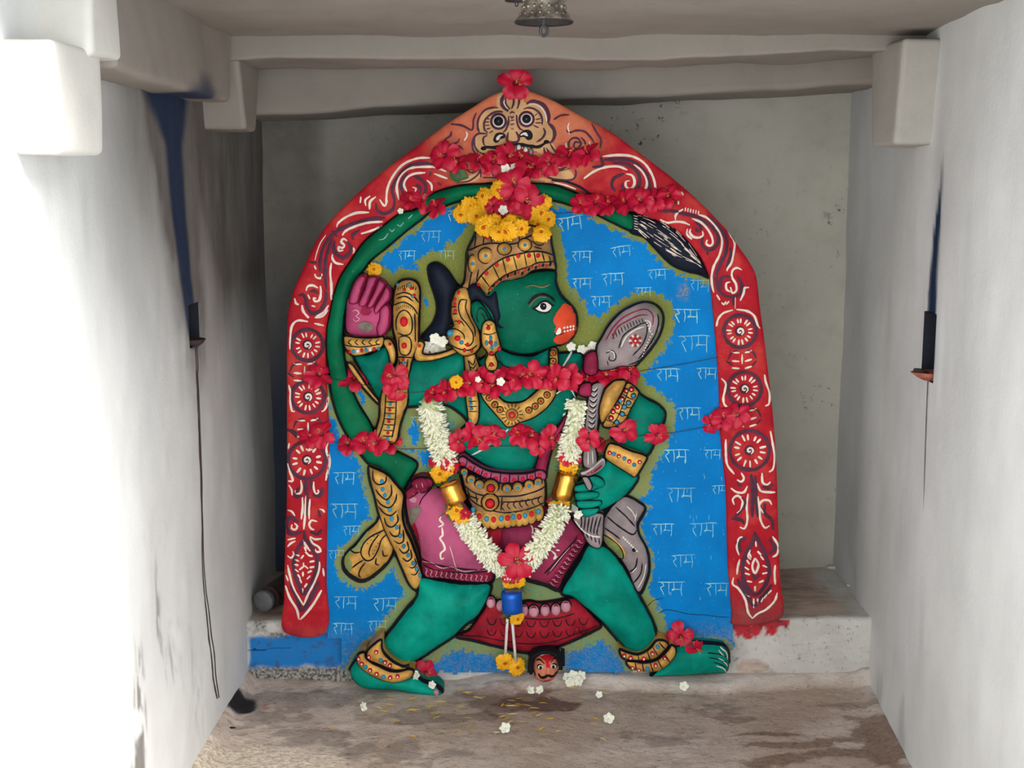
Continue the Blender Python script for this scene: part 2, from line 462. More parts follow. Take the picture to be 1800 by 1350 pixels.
M_FLOOR, M_LEDGE = mat_floor(), mat_ledge()

def fpx(poly): return np.array([at_floor(*p)[:2] for p in poly])

def blob(X, Y, c, rx, ry, seed, rag=0.5, f=22):
    q = at_floor(*c)
    d = np.hypot((X - q.x) / rx, (Y - q.y) / ry) + rag * 2 * (fbm(X * f, Y * f * 1.4, seed) - 0.5)
    return sstep(1.1, 0.75, d)

def build_floor():
    xs = cuts(-0.74, 1.0, 0.0065)
    ys = np.concatenate([np.arange(-1.75, -0.62, 0.05), np.arange(-0.62, 0.03, 0.006)])
    X, Y = np.meshgrid(xs, ys, indexing='ij'); sh = X.shape; X = X.ravel(); Y = Y.ravel()
    edge = np.interp(X, [-0.7, -0.5, -0.42, -0.25, 0.0, 0.12, 0.25, 0.42, 0.52, 0.66, 0.8, 0.93],
                     [-0.02, -0.05, -0.075, -0.07, -0.055, -0.012, -0.03, -0.045, -0.055, -0.022, -0.005, -0.03])
    edge = edge + 0.016 * (fbm(X * 14, X * 3, 5) - 0.5)
    cur = sstep(edge - 0.012, edge + 0.022, Y)
    Z = 0.022 * cur * sstep(-0.16, -0.02, X) + 0.006 * sstep(-0.03, 0.01, Y) + 0.008 * (fbm(X * 5, Y * 7, 81) - 0.5) + 0.004 * (fbm(X * 26, Y * 40, 82) - 0.5)
    # mortar coved up against the two side walls
    Z = Z + 0.03 * sstep(0.045, 0.0, X - XL) ** 2 + 0.012 * sstep(0.05, 0.0, np.array([XR(y) for y in Y]) - X - 0.012) ** 2
    pale = cur * sstep(-0.36, -0.2, X + 0.1 * fbm(X * 9, Y * 9, 6)) * 0.9
    pale = np.maximum(pale, sstep(0.05, 0.02, np.array([XR(y) for y in Y]) - X + 0.03 * fbm(X * 9, Y * 30, 7)) * 0.9)
    cream = np.maximum(blob(X, Y, (395, 1345), 0.17, 0.13, 91, 0.8), 0.7 * blob(X, Y, (520, 1340), 0.16, 0.07, 92, 1.0))
    oil = np.maximum(blob(X, Y, (412, 1243), 0.062, 0.06, 93, 0.35), blob(X, Y, (388, 1232), 0.04, 0.05, 94, 0.2))
    oil = np.maximum(oil, 0.35 * blob(X, Y, (520, 1232), 0.16, 0.05, 95, 0.9))
    oil = np.maximum(oil, 0.4 * blob(X, Y, (560, 1295), 0.13, 0.045, 96, 1.1))
    for c_, a_, b_, k_ in [((560, 1225), .14, .04, 201), ((470, 1265), .10, .05, 202), ((690, 1320), .16, .05, 203), ((760, 1262), .14, .04, 204), ((1150, 1300), .10, .03, 205), ((1250, 1245), .09, .03, 206)]:
        oil = np.maximum(oil, 0.33 * blob(X, Y, c_, a_, b_, k_, 1.4, 30))
    rust = np.maximum(0.85 * blob(X, Y, (945, 1238), 0.12, 0.045, 97, 0.7), 0.55 * blob(X, Y, (880, 1232), 0.13, 0.07, 98, 1.0))
    wet = 0.9 * blob(X, Y, (1340, 1292), 0.075, 0.012, 99, 0.7)
    for k, (c, rx, ry) in enumerate([((1410, 1310), 0.11, 0.022), ((1375, 1335), 0.055, 0.03), ((1550, 1290), 0.06, 0.11), ((1520, 1240), 0.10, 0.02),
                                     ((1500, 1325), 0.09, 0.03), ((1570, 1330), 0.05, 0.06), ((1290, 1265), 0.05, 0.02), ((1470, 1300), 0.07, 0.02), ((1330, 1345), 0.04, 0.03)]):
        wet = np.maximum(wet, (0.55 if k in (3, 6) else 0.8) * blob(X, Y, c, rx, ry, 100 + k, 0.9))
    V = list(zip(X, Y, Z)); n = sh[1]
    F = [(i * n + j, (i + 1) * n + j, (i + 1) * n + j + 1, i * n + j + 1) for i in range(sh[0] - 1) for j in range(n - 1)]
    o = mesh_obj('floor', V, F, [M_FLOOR], attrs=dict(pale=pale, cream=cream, oil=oil, rust=rust, wet=wet))
    structure(o, 'worn stained concrete floor in front of the slab', 'floor')
build_floor()

def build_ledge():
    B = Bag(); at_ = dict(gravel=[], brown=[], blue=[], red=[])
    xs = cuts(-0.70, 0.945, 0.005)
    zs = np.concatenate([np.arange(-0.02, Z_PLAT - 0.012, 0.005), [Z_PLAT - 0.012, Z_PLAT - 0.004]])
    prof = [(0.016, z, 0) for z in zs] + [(0.020, Z_PLAT, 1), (0.03, Z_PLAT + 0.002, 1)] + [(y, Z_PLAT, 1) for y in np.arange(0.05, 0.5, 0.02)]
    X = np.repeat(xs, len(prof)); Y = np.tile([p[0] for p in prof], len(xs)); Z = np.tile([p[1] for p in prof], len(xs)); T = np.tile([p[2] for p in prof], len(xs))
    b = fbm(X * 9, Z * 12 + Y * 9, 120) - 0.5
    Yv = Y - 0.012 * b * (T == 0) + 0.012 * sstep(0.93, 0.7, np.abs(X)) * 0
    Zv = Z + 0.012 * b * (T == 1) - 0.012 * sstep(-0.5, -0.66, X) * (Z > 0.1)
    nw = fbm(X * 34, Z * 34 + Y * 20 + 4, 121, 5)
    l = at(437, 1120, 0.016).x; r = at(604, 1170, 0.016).x
    zt, zb = at(437, 1116, 0.016).z, at(500, 1172, 0.016).z
    blue = sstep(l - 0.004, l + 0.004, X + 0.012 * (nw - 0.5)) * (X < r) * sstep(zb - 0.006, zb + 0.006, Z + 0.03 * (nw - 0.5)) * sstep(zt + 0.012, zt, Z + 0.02 * (nw - 0.5)) * (T == 0)
    gravel = np.maximum(sstep(zb + 0.012, zb - 0.01, Z) * sstep(-0.32, -0.42, X) * 0.9 * (T == 0),
                        0.8 * sstep(0.4, 0.6, nw) * sstep(-0.42, -0.5, X) * (Z > 0.12) * (Y < 0.06))
    q = at(1325, 1096, 0.016)
    d = np.hypot((X - q.x) / 0.075, (Z - q.z) / 0.036)
    red = sstep(1.1, 0.75, d + 3.4 * (nw - 0.5)) * (T == 0)
    brown = (T == 1) * sstep(0.02, 0.07, Y + 0.06 * (nw - 0.5)) * sstep(0.9, 0.86, X + 0.1 * (nw - 0.5)) * 0.92
    q2 = at(1325, 1172, 0.016)
    brown = np.maximum(brown, 0.9 * sstep(1.05, 0.8, np.hypot((X - q2.x) / 0.06, (Z - q2.z) / 0.022) + 2.4 * (nw - 0.5)))
    n = len(prof)
    F = [((i + 1) * n + j, (i + 1) * n + j + 1, i * n + j + 1, i * n + j)[::-1] for i in range(len(xs) - 1) for j in range(n - 1)]
    o = mesh_obj('trim_8', list(zip(X, Yv, Zv)), F, [M_LEDGE], attrs=dict(gravel=gravel, brown=brown, blue=blue, red=red))
    structure(o, 'low plastered ledge the slab is set into, blue paint at its left', 'ledge')
build_ledge()

# ---------------------------------------------------------------- carving tools: domed relief pieces and brush strokes
VIEWS = {0: (0, 0, 1), 1: (500, 100, 3.971), 2: (900, 100, 3.971), 3: (490, 420, 5), 4: (780, 380, 4.8214), 5: (980, 420, 4.5),
         6: (490, 640, 5), 7: (720, 620, 5), 8: (960, 620, 4.0909), 9: (480, 820, 5), 10: (680, 780, 4.0909), 11: (960, 860, 4.0909),
         12: (400, 1000, 4.0909), 13: (780, 1020, 5), 14: (1060, 1040, 5), 15: (820, 140, 10), 16: (760, 250, 5.625),
         17: (500, 300, 5.192), 18: (1160, 300, 5.192)}
def K(v, *pts):
    ox, oy, s = VIEWS[v]
    return [(ox + x / s, oy + y / s) for x, y in pts]

def smooth_line(pts, closed=False, step=4.0):
    P = np.array(pts, float); n = len(P)
    if n < 3 and not closed:
        k = max(2, int(np.hypot(*(P[1] - P[0])) / step) + 1)
        return P[0] + (P[1] - P[0]) * np.linspace(0, 1, k)[:, None]
    out = []
    for i in range(n if closed else n - 1):
        p1, p2 = P[i], P[(i + 1) % n]
        p0 = P[(i - 1) % n] if closed or i > 0 else 2 * p1 - p2
        p3 = P[(i + 2) % n] if closed or i < n - 2 else 2 * p2 - p1
        k = max(1, int(round(np.hypot(*(p2 - p1)) / step)))
        for t in np.arange(k) / k:
            out.append(0.5 * ((2 * p1) + (p2 - p0) * t + (2 * p0 - 5 * p1 + 4 * p2 - p3) * t * t + (3 * p1 - p0 - 3 * p2 + p3) * t ** 3))
    if not closed: out.append(P[-1])
    return np.array(out)

def seg_dist(Q, poly, closed=True):
    A = poly; B = np.roll(poly, -1, 0) if closed else poly[1:]
    if not closed: A = poly[:-1]
    Q = np.asarray(Q, float); out = np.empty(len(Q))
    for s in range(0, len(Q), 4000):
        q = Q[s:s + 4000, None, :]
        d = B - A; L = np.maximum((d ** 2).sum(1), 1e-9)
        t = np.clip(((q - A) * d).sum(2) / L, 0, 1)
        out[s:s + 4000] = np.sqrt(((q - (A + t[..., None] * d)) ** 2).sum(2).min(1))
    return out

def inside(Q, poly):
    Q = np.asarray(Q, float); r = np.zeros(len(Q), bool)
    x, y = Q[:, 0], Q[:, 1]
    for (x1, y1), (x2, y2) in zip(poly, np.roll(poly, -1, 0)):
        if y1 == y2: continue
        c = ((y1 > y) != (y2 > y)) & (x < (x2 - x1) * (y - y1) / (y2 - y1) + x1)
        r ^= c
    return r

PIECES = []          # every carved piece, so later strokes and flowers find the surface they lie on

class Piece:
    def __init__(s, pts, b, h, r, sharp=False, step=4.0):
        s.poly = np.array(pts, float) if sharp else smooth_line(pts, True, step)
        if sharp:
            q = []
            for p0, p1 in zip(s.poly, np.roll(s.poly, -1, 0)):
                k = max(1, int(np.hypot(*(p1 - p0)) / (step * 2)))
                q += [p0 + (p1 - p0) * t for t in np.arange(k) / k]
            s.poly = np.array(q)
        s.b, s.h, s.r = b, h, r
        s.lo, s.hi = s.poly.min(0), s.poly.max(0)
        a = s.poly; c = np.roll(a, -1, 0)
        if (a[:, 0] * c[:, 1] - c[:, 0] * a[:, 1]).sum() < 0: s.poly = s.poly[::-1].copy()
        PIECES.append(s)
    def dome(s, d):
        t = np.clip(d / s.r, 0, 1)
        return s.b + s.h * np.sqrt(np.maximum(0, 1 - (1 - t) ** 2))
    def height(s, Q):
        Q = np.asarray(Q, float).reshape(-1, 2)
        z = np.zeros(len(Q))
        m = (Q >= s.lo).all(1) & (Q <= s.hi).all(1)
        if m.any():
            k = np.where(m)[0]; k = k[inside(Q[k], s.poly)]
            if len(k): z[k] = s.dome(seg_dist(Q[k], s.poly))
        return z

def surface(Q, pieces=None):
    Q = np.asarray(Q, float).reshape(-1, 2)
    z = np.zeros(len(Q))
    for p in (PIECES if pieces is None else pieces): z = np.maximum(z, p.height(Q))
    return z

class Part:
    """one carved or painted part of the slab; its mesh keeps its own painted pattern"""
    def __init__(s, name, mats, yp=-0.02, on=None, clip=None):
        s.name, s.mats, s.yp, s.bag = name, mats, yp, Bag()
        s.pieces = []; s.on = on
    def world(s, Q, H):
        return [tuple(Vector((p.x, -h, p.z))) for p, h in ((at(q[0], q[1], s.yp), h) for q, h in zip(Q, H))]
    def srf(s, Q):
        return surface(Q, s.pieces if s.on is None else (PIECES if s.on == 'all' else s.on))
    def piece(s, pts, b=0.004, h=0.02, r=20, mi=0, line=None, lw=3.2, g=6.0, sharp=False, skirt=-0.004, step=4.0, bump=0.0, yp=None):
        keep = s.yp
        if yp is not None: s.yp = yp
        try: return s._piece(pts, b, h, r, mi, line, lw, g, sharp, skirt, step, bump)
        finally: s.yp = keep
    def _piece(s, pts, b, h, r, mi, line, lw, g, sharp, skirt, step, bump):
        lw = 0.8 * lw
        pc = Piece(pts, b, h, r, sharp, step); s.pieces.append(pc)
        P = pc.poly
        gx, gy = np.meshgrid(np.arange(pc.lo[0], pc.hi[0], g), np.arange(pc.lo[1], pc.hi[1], g))
        Q = np.stack([gx.ravel() + (np.arange(gx.size) // gx.shape[1] % 2) * g * 0.5, gy.ravel()], 1)
        Q = Q[inside(Q, P)]
        if len(Q):
            d = seg_dist(Q, P); Q = Q[d > g * 0.45]; 
        # extra loop just inside the rim so that the edge turns over roundly
        nrm = s._normals(P); inn = P - nrm * min(2.0, r * 0.25)
        inn = inn[inside(inn, P)]
        if len(Q) and len(inn):
            Q = Q[seg_dist(Q, inn) > 1.2] if len(inn) > 2 else Q
        A = np.concatenate([P, inn, Q]) if len(Q) else np.concatenate([P, inn])
        vs, es, fs, *_ = delaunay_2d_cdt([Vector(p) for p in A], [], [list(range(len(P)))], 1, 1e-4)
        B = np.array([(v.x, v.y) for v in vs])
        dd = seg_dist(B, P); dd[dd < 1e-3] = 0
        H = pc.dome(dd)
        if bump: H = H + bump * (fbm(B[:, 0] / 14, B[:, 1] / 14, 7) - 0.5) * np.clip(dd / 6, 0, 1)
        F = [tuple(f)[::-1] for f in fs]
        s.bag.add(s.world(B, H), F, mi)
        if skirt is not None:
            n = len(P)
            s.bag.add(s.world(P, np.full(n, pc.b)) + s.world(P, np.full(n, skirt)),
                      [(i, (i + 1) % n, n + (i + 1) % n, n + i)[::-1] for i in range(n)], mi)
        if line is not None: s.outline(pc, line, lw)
        return pc
    def _normals(s, P):
        t = np.roll(P, -1, 0) - np.roll(P, 1, 0); L = np.maximum(np.hypot(t[:, 0], t[:, 1]), 1e-6)
        return np.stack([t[:, 1] / L, -t[:, 0] / L], 1)
    def outline(s, pc, mi, lw):
        P = pc.poly; nr = s._normals(P); n = len(P)
        jit = 0.75 + 0.5 * vnoise(P[:, 0] / 9, P[:, 1] / 9, 4)
        rings = [P + nr * 0.8, P - nr * (lw * 0.5 * jit)[:, None], P - nr * (lw * jit)[:, None]]
        V = []
        for k, R in enumerate(rings):
            d = np.where(inside(R, P), seg_dist(R, P), 0)
            V += s.world(R, pc.dome(d) + (0.0004, 0.0016, 0.0009)[k])
        F = []
        for k in range(2):
            F += [(k * n + i, k * n + (i + 1) % n, (k + 1) * n + (i + 1) % n, (k + 1) * n + i)[::-1] for i in range(n)]
        s.bag.add(V, F, mi)
    def patch(s, pts, mi, eps=0.0012, g=5.0, sharp=False, rag=0.0, step=3.0):
        """a painted area lying on the surface"""
        P = np.array(pts, float) if sharp else smooth_line(pts, True, step)
        a = P; c = np.roll(a, -1, 0)
        if (a[:, 0] * c[:, 1] - c[:, 0] * a[:, 1]).sum() < 0: P = P[::-1].copy()
        if rag: P = P + s._normals(P) * (rag * 2 * (fbm(P[:, 0] / 5, P[:, 1] / 5, 9) - 0.5))[:, None]
        lo, hi = P.min(0), P.max(0)
        gx, gy = np.meshgrid(np.arange(lo[0], hi[0], g), np.arange(lo[1], hi[1], g))
        Q = np.stack([gx.ravel(), gy.ravel()], 1); Q = Q[inside(Q, P)] if len(Q) else Q
        if len(Q): Q = Q[seg_dist(Q, P) > g * 0.4]
        A = np.concatenate([P, Q]) if len(Q) else P
        vs, es, fs, *_ = delaunay_2d_cdt([Vector(p) for p in A], [], [list(range(len(P)))], 1, 1e-4)
        B = np.array([(v.x, v.y) for v in vs])
        s.bag.add(s.world(B, s.srf(B) + eps), [tuple(f)[::-1] for f in fs], mi)
    def stroke(s, pts, w, mi, eps=0.0016, taper=0.5, rise=0.0012, step=3.0, jit=0.22, closed=False):
        P = smooth_line(pts, closed, step); n = len(P)
        if closed: P = np.concatenate([P, P[:1]]); n += 1
        t = np.gradient(P, axis=0); L = np.maximum(np.hypot(t[:, 0], t[:, 1]), 1e-6)
        nr = np.stack([-t[:, 1] / L, t[:, 0] / L], 1)
        u = np.linspace(0, 1, n)
        e = np.minimum(u, 1 - u) * max(1, n) * step
        ww = 0.5 * w * (1 + jit * 2 * (vnoise(P[:, 0] / 6, P[:, 1] / 6, 17) - 0.5))
        if not closed: ww = ww * (1 - taper * np.clip(1 - e / (w * 1.6 + 2), 0, 1))
        a, b = P + nr * ww[:, None], P - nr * ww[:, None]
        h = s.srf(np.concatenate([a, P, b])) + eps
        V = s.world(np.concatenate([a, P, b]), h + np.concatenate([np.zeros(n), np.full(n, rise), np.zeros(n)]))
        F = []
        for i in range(n - 1):
            F += [(i, i + 1, n + i + 1, n + i), (n + i, n + i + 1, 2 * n + i + 1, 2 * n + i)]
        s.bag.add(V, F, mi)
    def strokes(s, v, w, mi, *lines, **kw):
        for l in lines: s.stroke(K(v, *l), w, mi, **kw)
    def dot(s, x, y, rx, ry, mi, h=0.004, rot=0.0, eps=0.001, seg=16, rings=3):
        V = []; Q = [(x, y)]; R = [1.0]
        c, sn = math.cos(rot), math.sin(rot)
        for k in range(1, rings + 1):
            for i in range(seg):
                t = 2 * math.pi * i / seg; f = k / rings
                dx, dy = rx * f * math.cos(t), ry * f * math.sin(t)
                Q.append((x + dx * c - dy * sn, y + dx * sn + dy * c)); R.append(math.sqrt(max(0, 1 - f * f)))
        H = s.srf(Q); base = float(np.median(H)) + eps
        V = s.world(Q, base + h * np.array(R))
        F = [(0, 1 + (i + 1) % seg, 1 + i) for i in range(seg)]
        for k in range(rings - 1):
            o = 1 + k * seg
            F += [(o + i, o + (i + 1) % seg, o + seg + (i + 1) % seg, o + seg + i) for i in range(seg)]
        V += s.world(Q[-seg:], np.full(seg, base - 0.006)); o = 1 + (rings - 1) * seg
        F += [(o + i, o + (i + 1) % seg, o + seg + (i + 1) % seg, o + seg + i) for i in range(seg)]
        s.bag.add(V, [f[::-1] for f in F], mi)
    def dots(s, v, rx, ry, mi, *pts, **kw):
        for x, y in K(v, *pts): s.dot(x, y, rx, ry, mi, **kw)
    def build(s, parent, label=None, name=None):
        o = s.bag.build(name or s.name, s.mats, parent)
        if label: o['label'] = label
        return o

# ---------------------------------------------------------------- paints
P_RED = paint('red_oxide_paint', (190, 38, 48), 0.5, 0.14)
P_GREEN = paint('green_enamel', (0, 116, 97), 0.5, 0.2, 9)
P_TEAL = paint('teal_enamel', (0, 142, 122), 0.5, 0.2, 9)
P_HEADG = paint('deep_green_enamel', (0, 102, 76), 0.5, 0.16, 9)
P_TAILG = paint('dark_green_enamel', (0, 102, 66), 0.5, 0.16, 9)
P_BLACK = paint('black_line_paint', (26, 24, 30), 0.45, 0.1, chips=(60, 58, 60))
P_HAIR = paint('blue_black_paint', (24, 30, 44), 0.45, 0.15, chips=(70, 74, 84))
P_PLUM = paint('plum_line_paint', (84, 48, 66), 0.5, 0.15)
P_CREAM = paint('cream_line_paint', (232, 214, 198), 0.5, 0.08, chips=(190, 100, 95))
P_GOLD = paint('old_gold_paint', (196, 148, 74), 0.36, 0.2, 22, metallic=0.15, chips=(120, 84, 46))
P_GOLDD = paint('dull_gold_paint', (160, 120, 76), 0.45, 0.2, 22, metallic=0.1)
P_PINK = paint('rose_pink_paint', (166, 76, 110), 0.42, 0.2, 7, chips=(200, 150, 160))
P_PALM = paint('palm_pink_paint', (178, 72, 112), 0.42, 0.16, 7)
P_ROSE = paint('dusky_rose_paint', (146, 48, 80), 0.42, 0.2, 7)
P_MAG = paint('deep_magenta_paint', (142, 34, 66), 0.45, 0.18)
P_CRIM = paint('crimson_paint', (150, 28, 42), 0.45, 0.2)
P_GREY = paint('mauve_grey_paint', (146, 132, 132), 0.45, 0.15, chips=(190, 184, 184))
P_OLIVE = paint('olive_paint', (128, 138, 82), 0.6, 0.16, 18)
P_ORANGE = paint('vermilion_paint', (222, 78, 48), 0.45, 0.14)
P_FACE = paint('ochre_face_paint', (205, 160, 112), 0.5, 0.12)
P_WHITE = paint('white_paint', (226, 222, 212), 0.45, 0.07)
P_GEMR = paint('ruby_paint', (196, 34, 44), 0.25, 0.12)
P_GEMB = paint('turquoise_paint', (56, 138, 168), 0.3, 0.12)
P_SKY = paint('pale_aqua_lettering', (150, 200, 200), 0.6, 0.12, chips=(60, 140, 190))
P_SKIN = paint('tan_skin_paint', (214, 130, 100), 0.45, 0.14)
P_LIGHTP = paint('pale_pink_paint', (206, 146, 160), 0.45, 0.12)
P_BARE = paint('bare_cement', (120, 112, 100), 0.85, 0.2, 30)
P_TEETH = paint('tooth_white', (236, 226, 214), 0.4, 0.06)

def mat_panel():
    w = NT('blue_field_paint')
    n = w.noise(60, 5, 0.75); nb = w.noise(8, 4, 0.6); nf = w.noise(170, 3, 0.7)
    d = w.math('ADD', w.attr('halo'), w.ramp(n, 0.25, 0.75, -10, 10))
    blue = w.mix(w.ramp(nb, 0.3, 0.7), lin((0, 114, 184)), lin((0, 128, 202)))
    blue = w.mix(w.ramp(nf, 0.66, 0.74, 0, 0.6), blue, lin((140, 180, 205)))
    blue = w.mix(w.ramp(n, 0.66, 0.76, 0, 0.5), blue, lin((10, 78, 128)))
    green = w.mix(w.ramp(w.noise(22, 4, 0.7), 0.42, 0.66), lin((132, 138, 84)), lin((112, 150, 104)))
    green = w.mix(w.ramp(w.attr('up'), 0, 1), green, w.mix(w.ramp(nf, 0.4, 0.7), lin((134, 136, 62)), lin((104, 124, 62))))
    green = w.mix(w.ramp(nf, 0.62, 0.7, 0, 0.4), green, lin((206, 190, 120)))
    col = w.mix(w.ramp(d, 0, 1), green, blue)
    worn = w.math('MULTIPLY', w.attr('worn'), w.ramp(n, 0.38, 0.58))
    col = w.mix(worn, col, w.mix(w.ramp(nf, 0.4, 0.62), lin((150, 146, 136)), lin((74, 88, 100))))
    col = w.mix(w.ramp(w.attr('edge'), 1.2, 3.2, 1, 0), col, lin((24, 24, 32)))
    return w.done(col, 0.6, w.math('ADD', nb, w.math('MULTIPLY', n, 0.7)), 0.45, 0.004, spec=0.1)
P_PANEL = mat_panel()

def mat_border():
    w = NT('red_border_paint')
    n = w.noise(12, 5, 0.65); nf = w.noise(150, 4, 0.7)
    red = w.mix(w.ramp(n, 0.3, 0.7), lin((164, 24, 38)), lin((190, 36, 46)))
    red = w.mix(w.ramp(nf, 0.66, 0.74, 0, 0.4), red, lin((214, 110, 104)))
    org = w.mix(w.ramp(n, 0.3, 0.7), lin((196, 98, 72)), lin((212, 126, 90)))
    col = w.mix(w.math('ADD', w.attr('orange'), w.ramp(n, 0.3, 0.7, -0.15, 0.15)), red, org)
    wn = w.math('MULTIPLY', w.attr('worn'), w.ramp(nf, 0.36, 0.56))
    col = w.mix(wn, col, lin((112, 70, 68)))
    return w.done(col, 0.6, w.math('ADD', n, w.math('MULTIPLY', nf, 0.4)), 0.3, 0.003, spec=0.1)
P_BORDER = mat_border()

# ---------------------------------------------------------------- the carved slab
stele = thing('carved_slab', 'arched red-bordered stone slab carved with a green monkey-faced deity on blue', 'carved slab', (0, 0, 0))

OUTER = (K(0, (500, 1112), (499, 1050), (501, 960), (504, 860), (504, 700), (504, 612), (505, 564), (508, 540), (516, 510), (530, 478), (555, 425), (583, 385), (626, 342), (676, 299), (727, 261), (785, 218), (827, 191), (868, 166), (905, 158),
           (930, 160), (975, 178), (1026, 206), (1076, 233), (1127, 271), (1177, 309), (1227, 352), (1278, 405), (1303, 440), (1314, 455), (1328, 481), (1333, 510), (1336, 540), (1344, 598), (1349, 640), (1356, 700), (1362, 765), (1366, 840), (1369, 948), (1372, 1020), (1373, 1087)))
INNER = (K(0, (1292, 1100), (1287, 1080), (1283, 1031), (1280, 994), (1278, 933), (1276, 860), (1266, 754), (1264, 675), (1260, 620), (1255, 562), (1252, 530), (1248, 492), (1243, 478), (1233, 454), (1214, 431), (1189, 404), (1160, 389), (1109, 370), (1060, 350), (1027, 340), (1000, 331), (973, 323),
           (929, 319), (885, 319), (852, 321), (802, 325), (752, 342), (731, 365), (702, 374), (667, 400), (639, 423), (616, 456), (596, 487), (585, 519), (579, 548), (573, 580), (572, 620), (574, 680), (577, 734), (578, 790), (576, 850), (574, 940), (573, 1020), (572, 1112)))

# stone body behind the paint
def build_body_stone():
    O = smooth_line(OUTER, False, 12)
    n = len(O)
    V = [tuple(at(x, y, -0.005) + Vector((0, 0.006, 0))) for x, y in O] + [tuple(at(x, y, -0.005) + Vector((0, 0.10, 0))) for x, y in O]
    F = [(i, i + 1, n + i + 1, n + i) for i in range(n - 1)] + [tuple(range(n))[::-1], tuple(range(n, 2 * n))]
    mesh_obj('stone_back', V, F, [paint('slab_edge_stone', (140, 60, 58), 0.8, 0.2)], stele, smooth=False)
build_body_stone()

# ---- body: one carved figure
body = Part('body', [P_GREEN, P_BLACK, P_PALM, P_ORANGE, P_TEETH, P_WHITE, P_HAIR, P_MAG, P_LIGHTP, P_GOLDD, P_TEAL, P_HEADG, P_BARE], yp=-0.028)
GR, BK, PM, OR_, TE, WH, HR, MG, LP, TN, TL, HG, BR_ = range(13)
B0 = body.piece(K(7, (470, 40), (600, 60), (700, 20), (900, 40), (1220, 20), (1340, 0), (1500, 0), (1535, 60), (1530, 180), (1480, 340), (1400, 520), (1330, 640), (1260, 740), (1180, 840), (1130, 960), (1080, 1045), (1000, 1070), (850, 1060), (700, 1020), (580, 950), (480, 880), (420, 800), (450, 680), (510, 600), (490, 450), (470, 300)),
                b=0.012, h=0.032, r=70, line=BK, lw=3.5, bump=0.004)
body.piece(K(4, (440, 1120), (600, 1170), (760, 1180), (900, 1100), (910, 1250), (840, 1340), (700, 1370), (540, 1340), (450, 1260)), b=0.02, h=0.03, r=34, line=BK, lw=2)
body.piece(K(0, (622, 625), (650, 622), (680, 608), (694, 632), (722, 632), (770, 629), (818, 620), (826, 680), (824, 738), (812, 730), (790, 715), (770, 712), (716, 716), (690, 713), (664, 702), (648, 676), (632, 650)), b=0.012, h=0.036, r=42, line=BK, bump=0.004)
body.piece(K(8, (640, 280), (720, 325), (800, 365), (855, 420), (855, 480), (825, 560), (780, 660), (720, 745), (600, 710), (490, 650), (470, 560), (560, 460), (600, 370)), b=0.012, h=0.038, r=46, line=BK, bump=0.004)
body.piece(K(8, (520, 800), (600, 850), (665, 890), (630, 965), (560, 1045), (470, 1105), (390, 1145), (300, 1175), (245, 1160), (225, 1110), (205, 1020), (215, 930), (320, 870), (410, 800), (440, 760)), b=0.014, h=0.04, r=44, mi=TL, line=BK, bump=0.003)
# closed fingers of the hand on the mace
for poly in ([(205, 940), (300, 915), (370, 930), (365, 965), (290, 985), (205, 985)], [(205, 990), (300, 978), (375, 985), (370, 1025), (290, 1045), (215, 1045)],
             [(215, 1050), (300, 1040), (390, 1045), (385, 1085), (300, 1105), (228, 1100)], [(232, 1108), (310, 1098), (375, 1098), (365, 1135), (300, 1165), (250, 1158)]):
    body.piece(K(8, *poly), b=0.045, h=0.014, r=7, g=3, mi=TL, line=BK, lw=1.8, step=2.5)
body.piece(K(8, (260, 905), (330, 870), (400, 890), (420, 940), (360, 965), (320, 930)), b=0.045, h=0.012, r=8, g=3, mi=TL, line=BK, lw=1.5, step=2.5)
# legs and feet
body.piece(K(10, (225, 955), (400, 978), (560, 1000), (740, 998), (742, 1080), (700, 1180), (640, 1260)) + K(12, (1720, 400), (1640, 480), (1520, 560), (1400, 640), (1300, 700), (1240, 695), (1170, 650), (1115, 590), (1106, 520), (1180, 420), (1280, 290), (1360, 190)),
           b=0.014, h=0.05, r=52, mi=TL, line=BK, lw=4, bump=0.006)
body.piece(K(12, (870, 760), (890, 700), (960, 650), (1100, 740), (1280, 780), (1340, 760), (1400, 820), (1490, 850), (1545, 895), (1538, 936), (1400, 932), (1200, 895), (1000, 885), (910, 840)), b=0.045, h=0.036, r=20, g=4, mi=TL, line=BK, lw=3, yp=-0.075)
body.piece(K(11, (310, 380), (400, 392), (475, 440), (545, 530), (600, 615), (660, 735), (722, 850), (772, 950), (798, 1040), (785, 1095), (720, 1160), (660, 1185), (590, 1170), (540, 1120), (480, 1050), (400, 960), (330, 895), (260, 840), (180, 780), (105, 745), (165, 620), (240, 500)),
           b=0.014, h=0.05, r=52, mi=TL, line=BK, lw=4, bump=0.006)
body.piece(K(11, (880, 1140), (930, 1120), (1000, 1105), (1060, 1095), (1240, 1105), (1292, 1128), (1315, 1200), (1304, 1310), (1200, 1325), (1000, 1340), (820, 1345), (745, 1345), (800, 1290)), b=0.02, h=0.035, r=24, g=4, mi=TL, line=BK, lw=3)
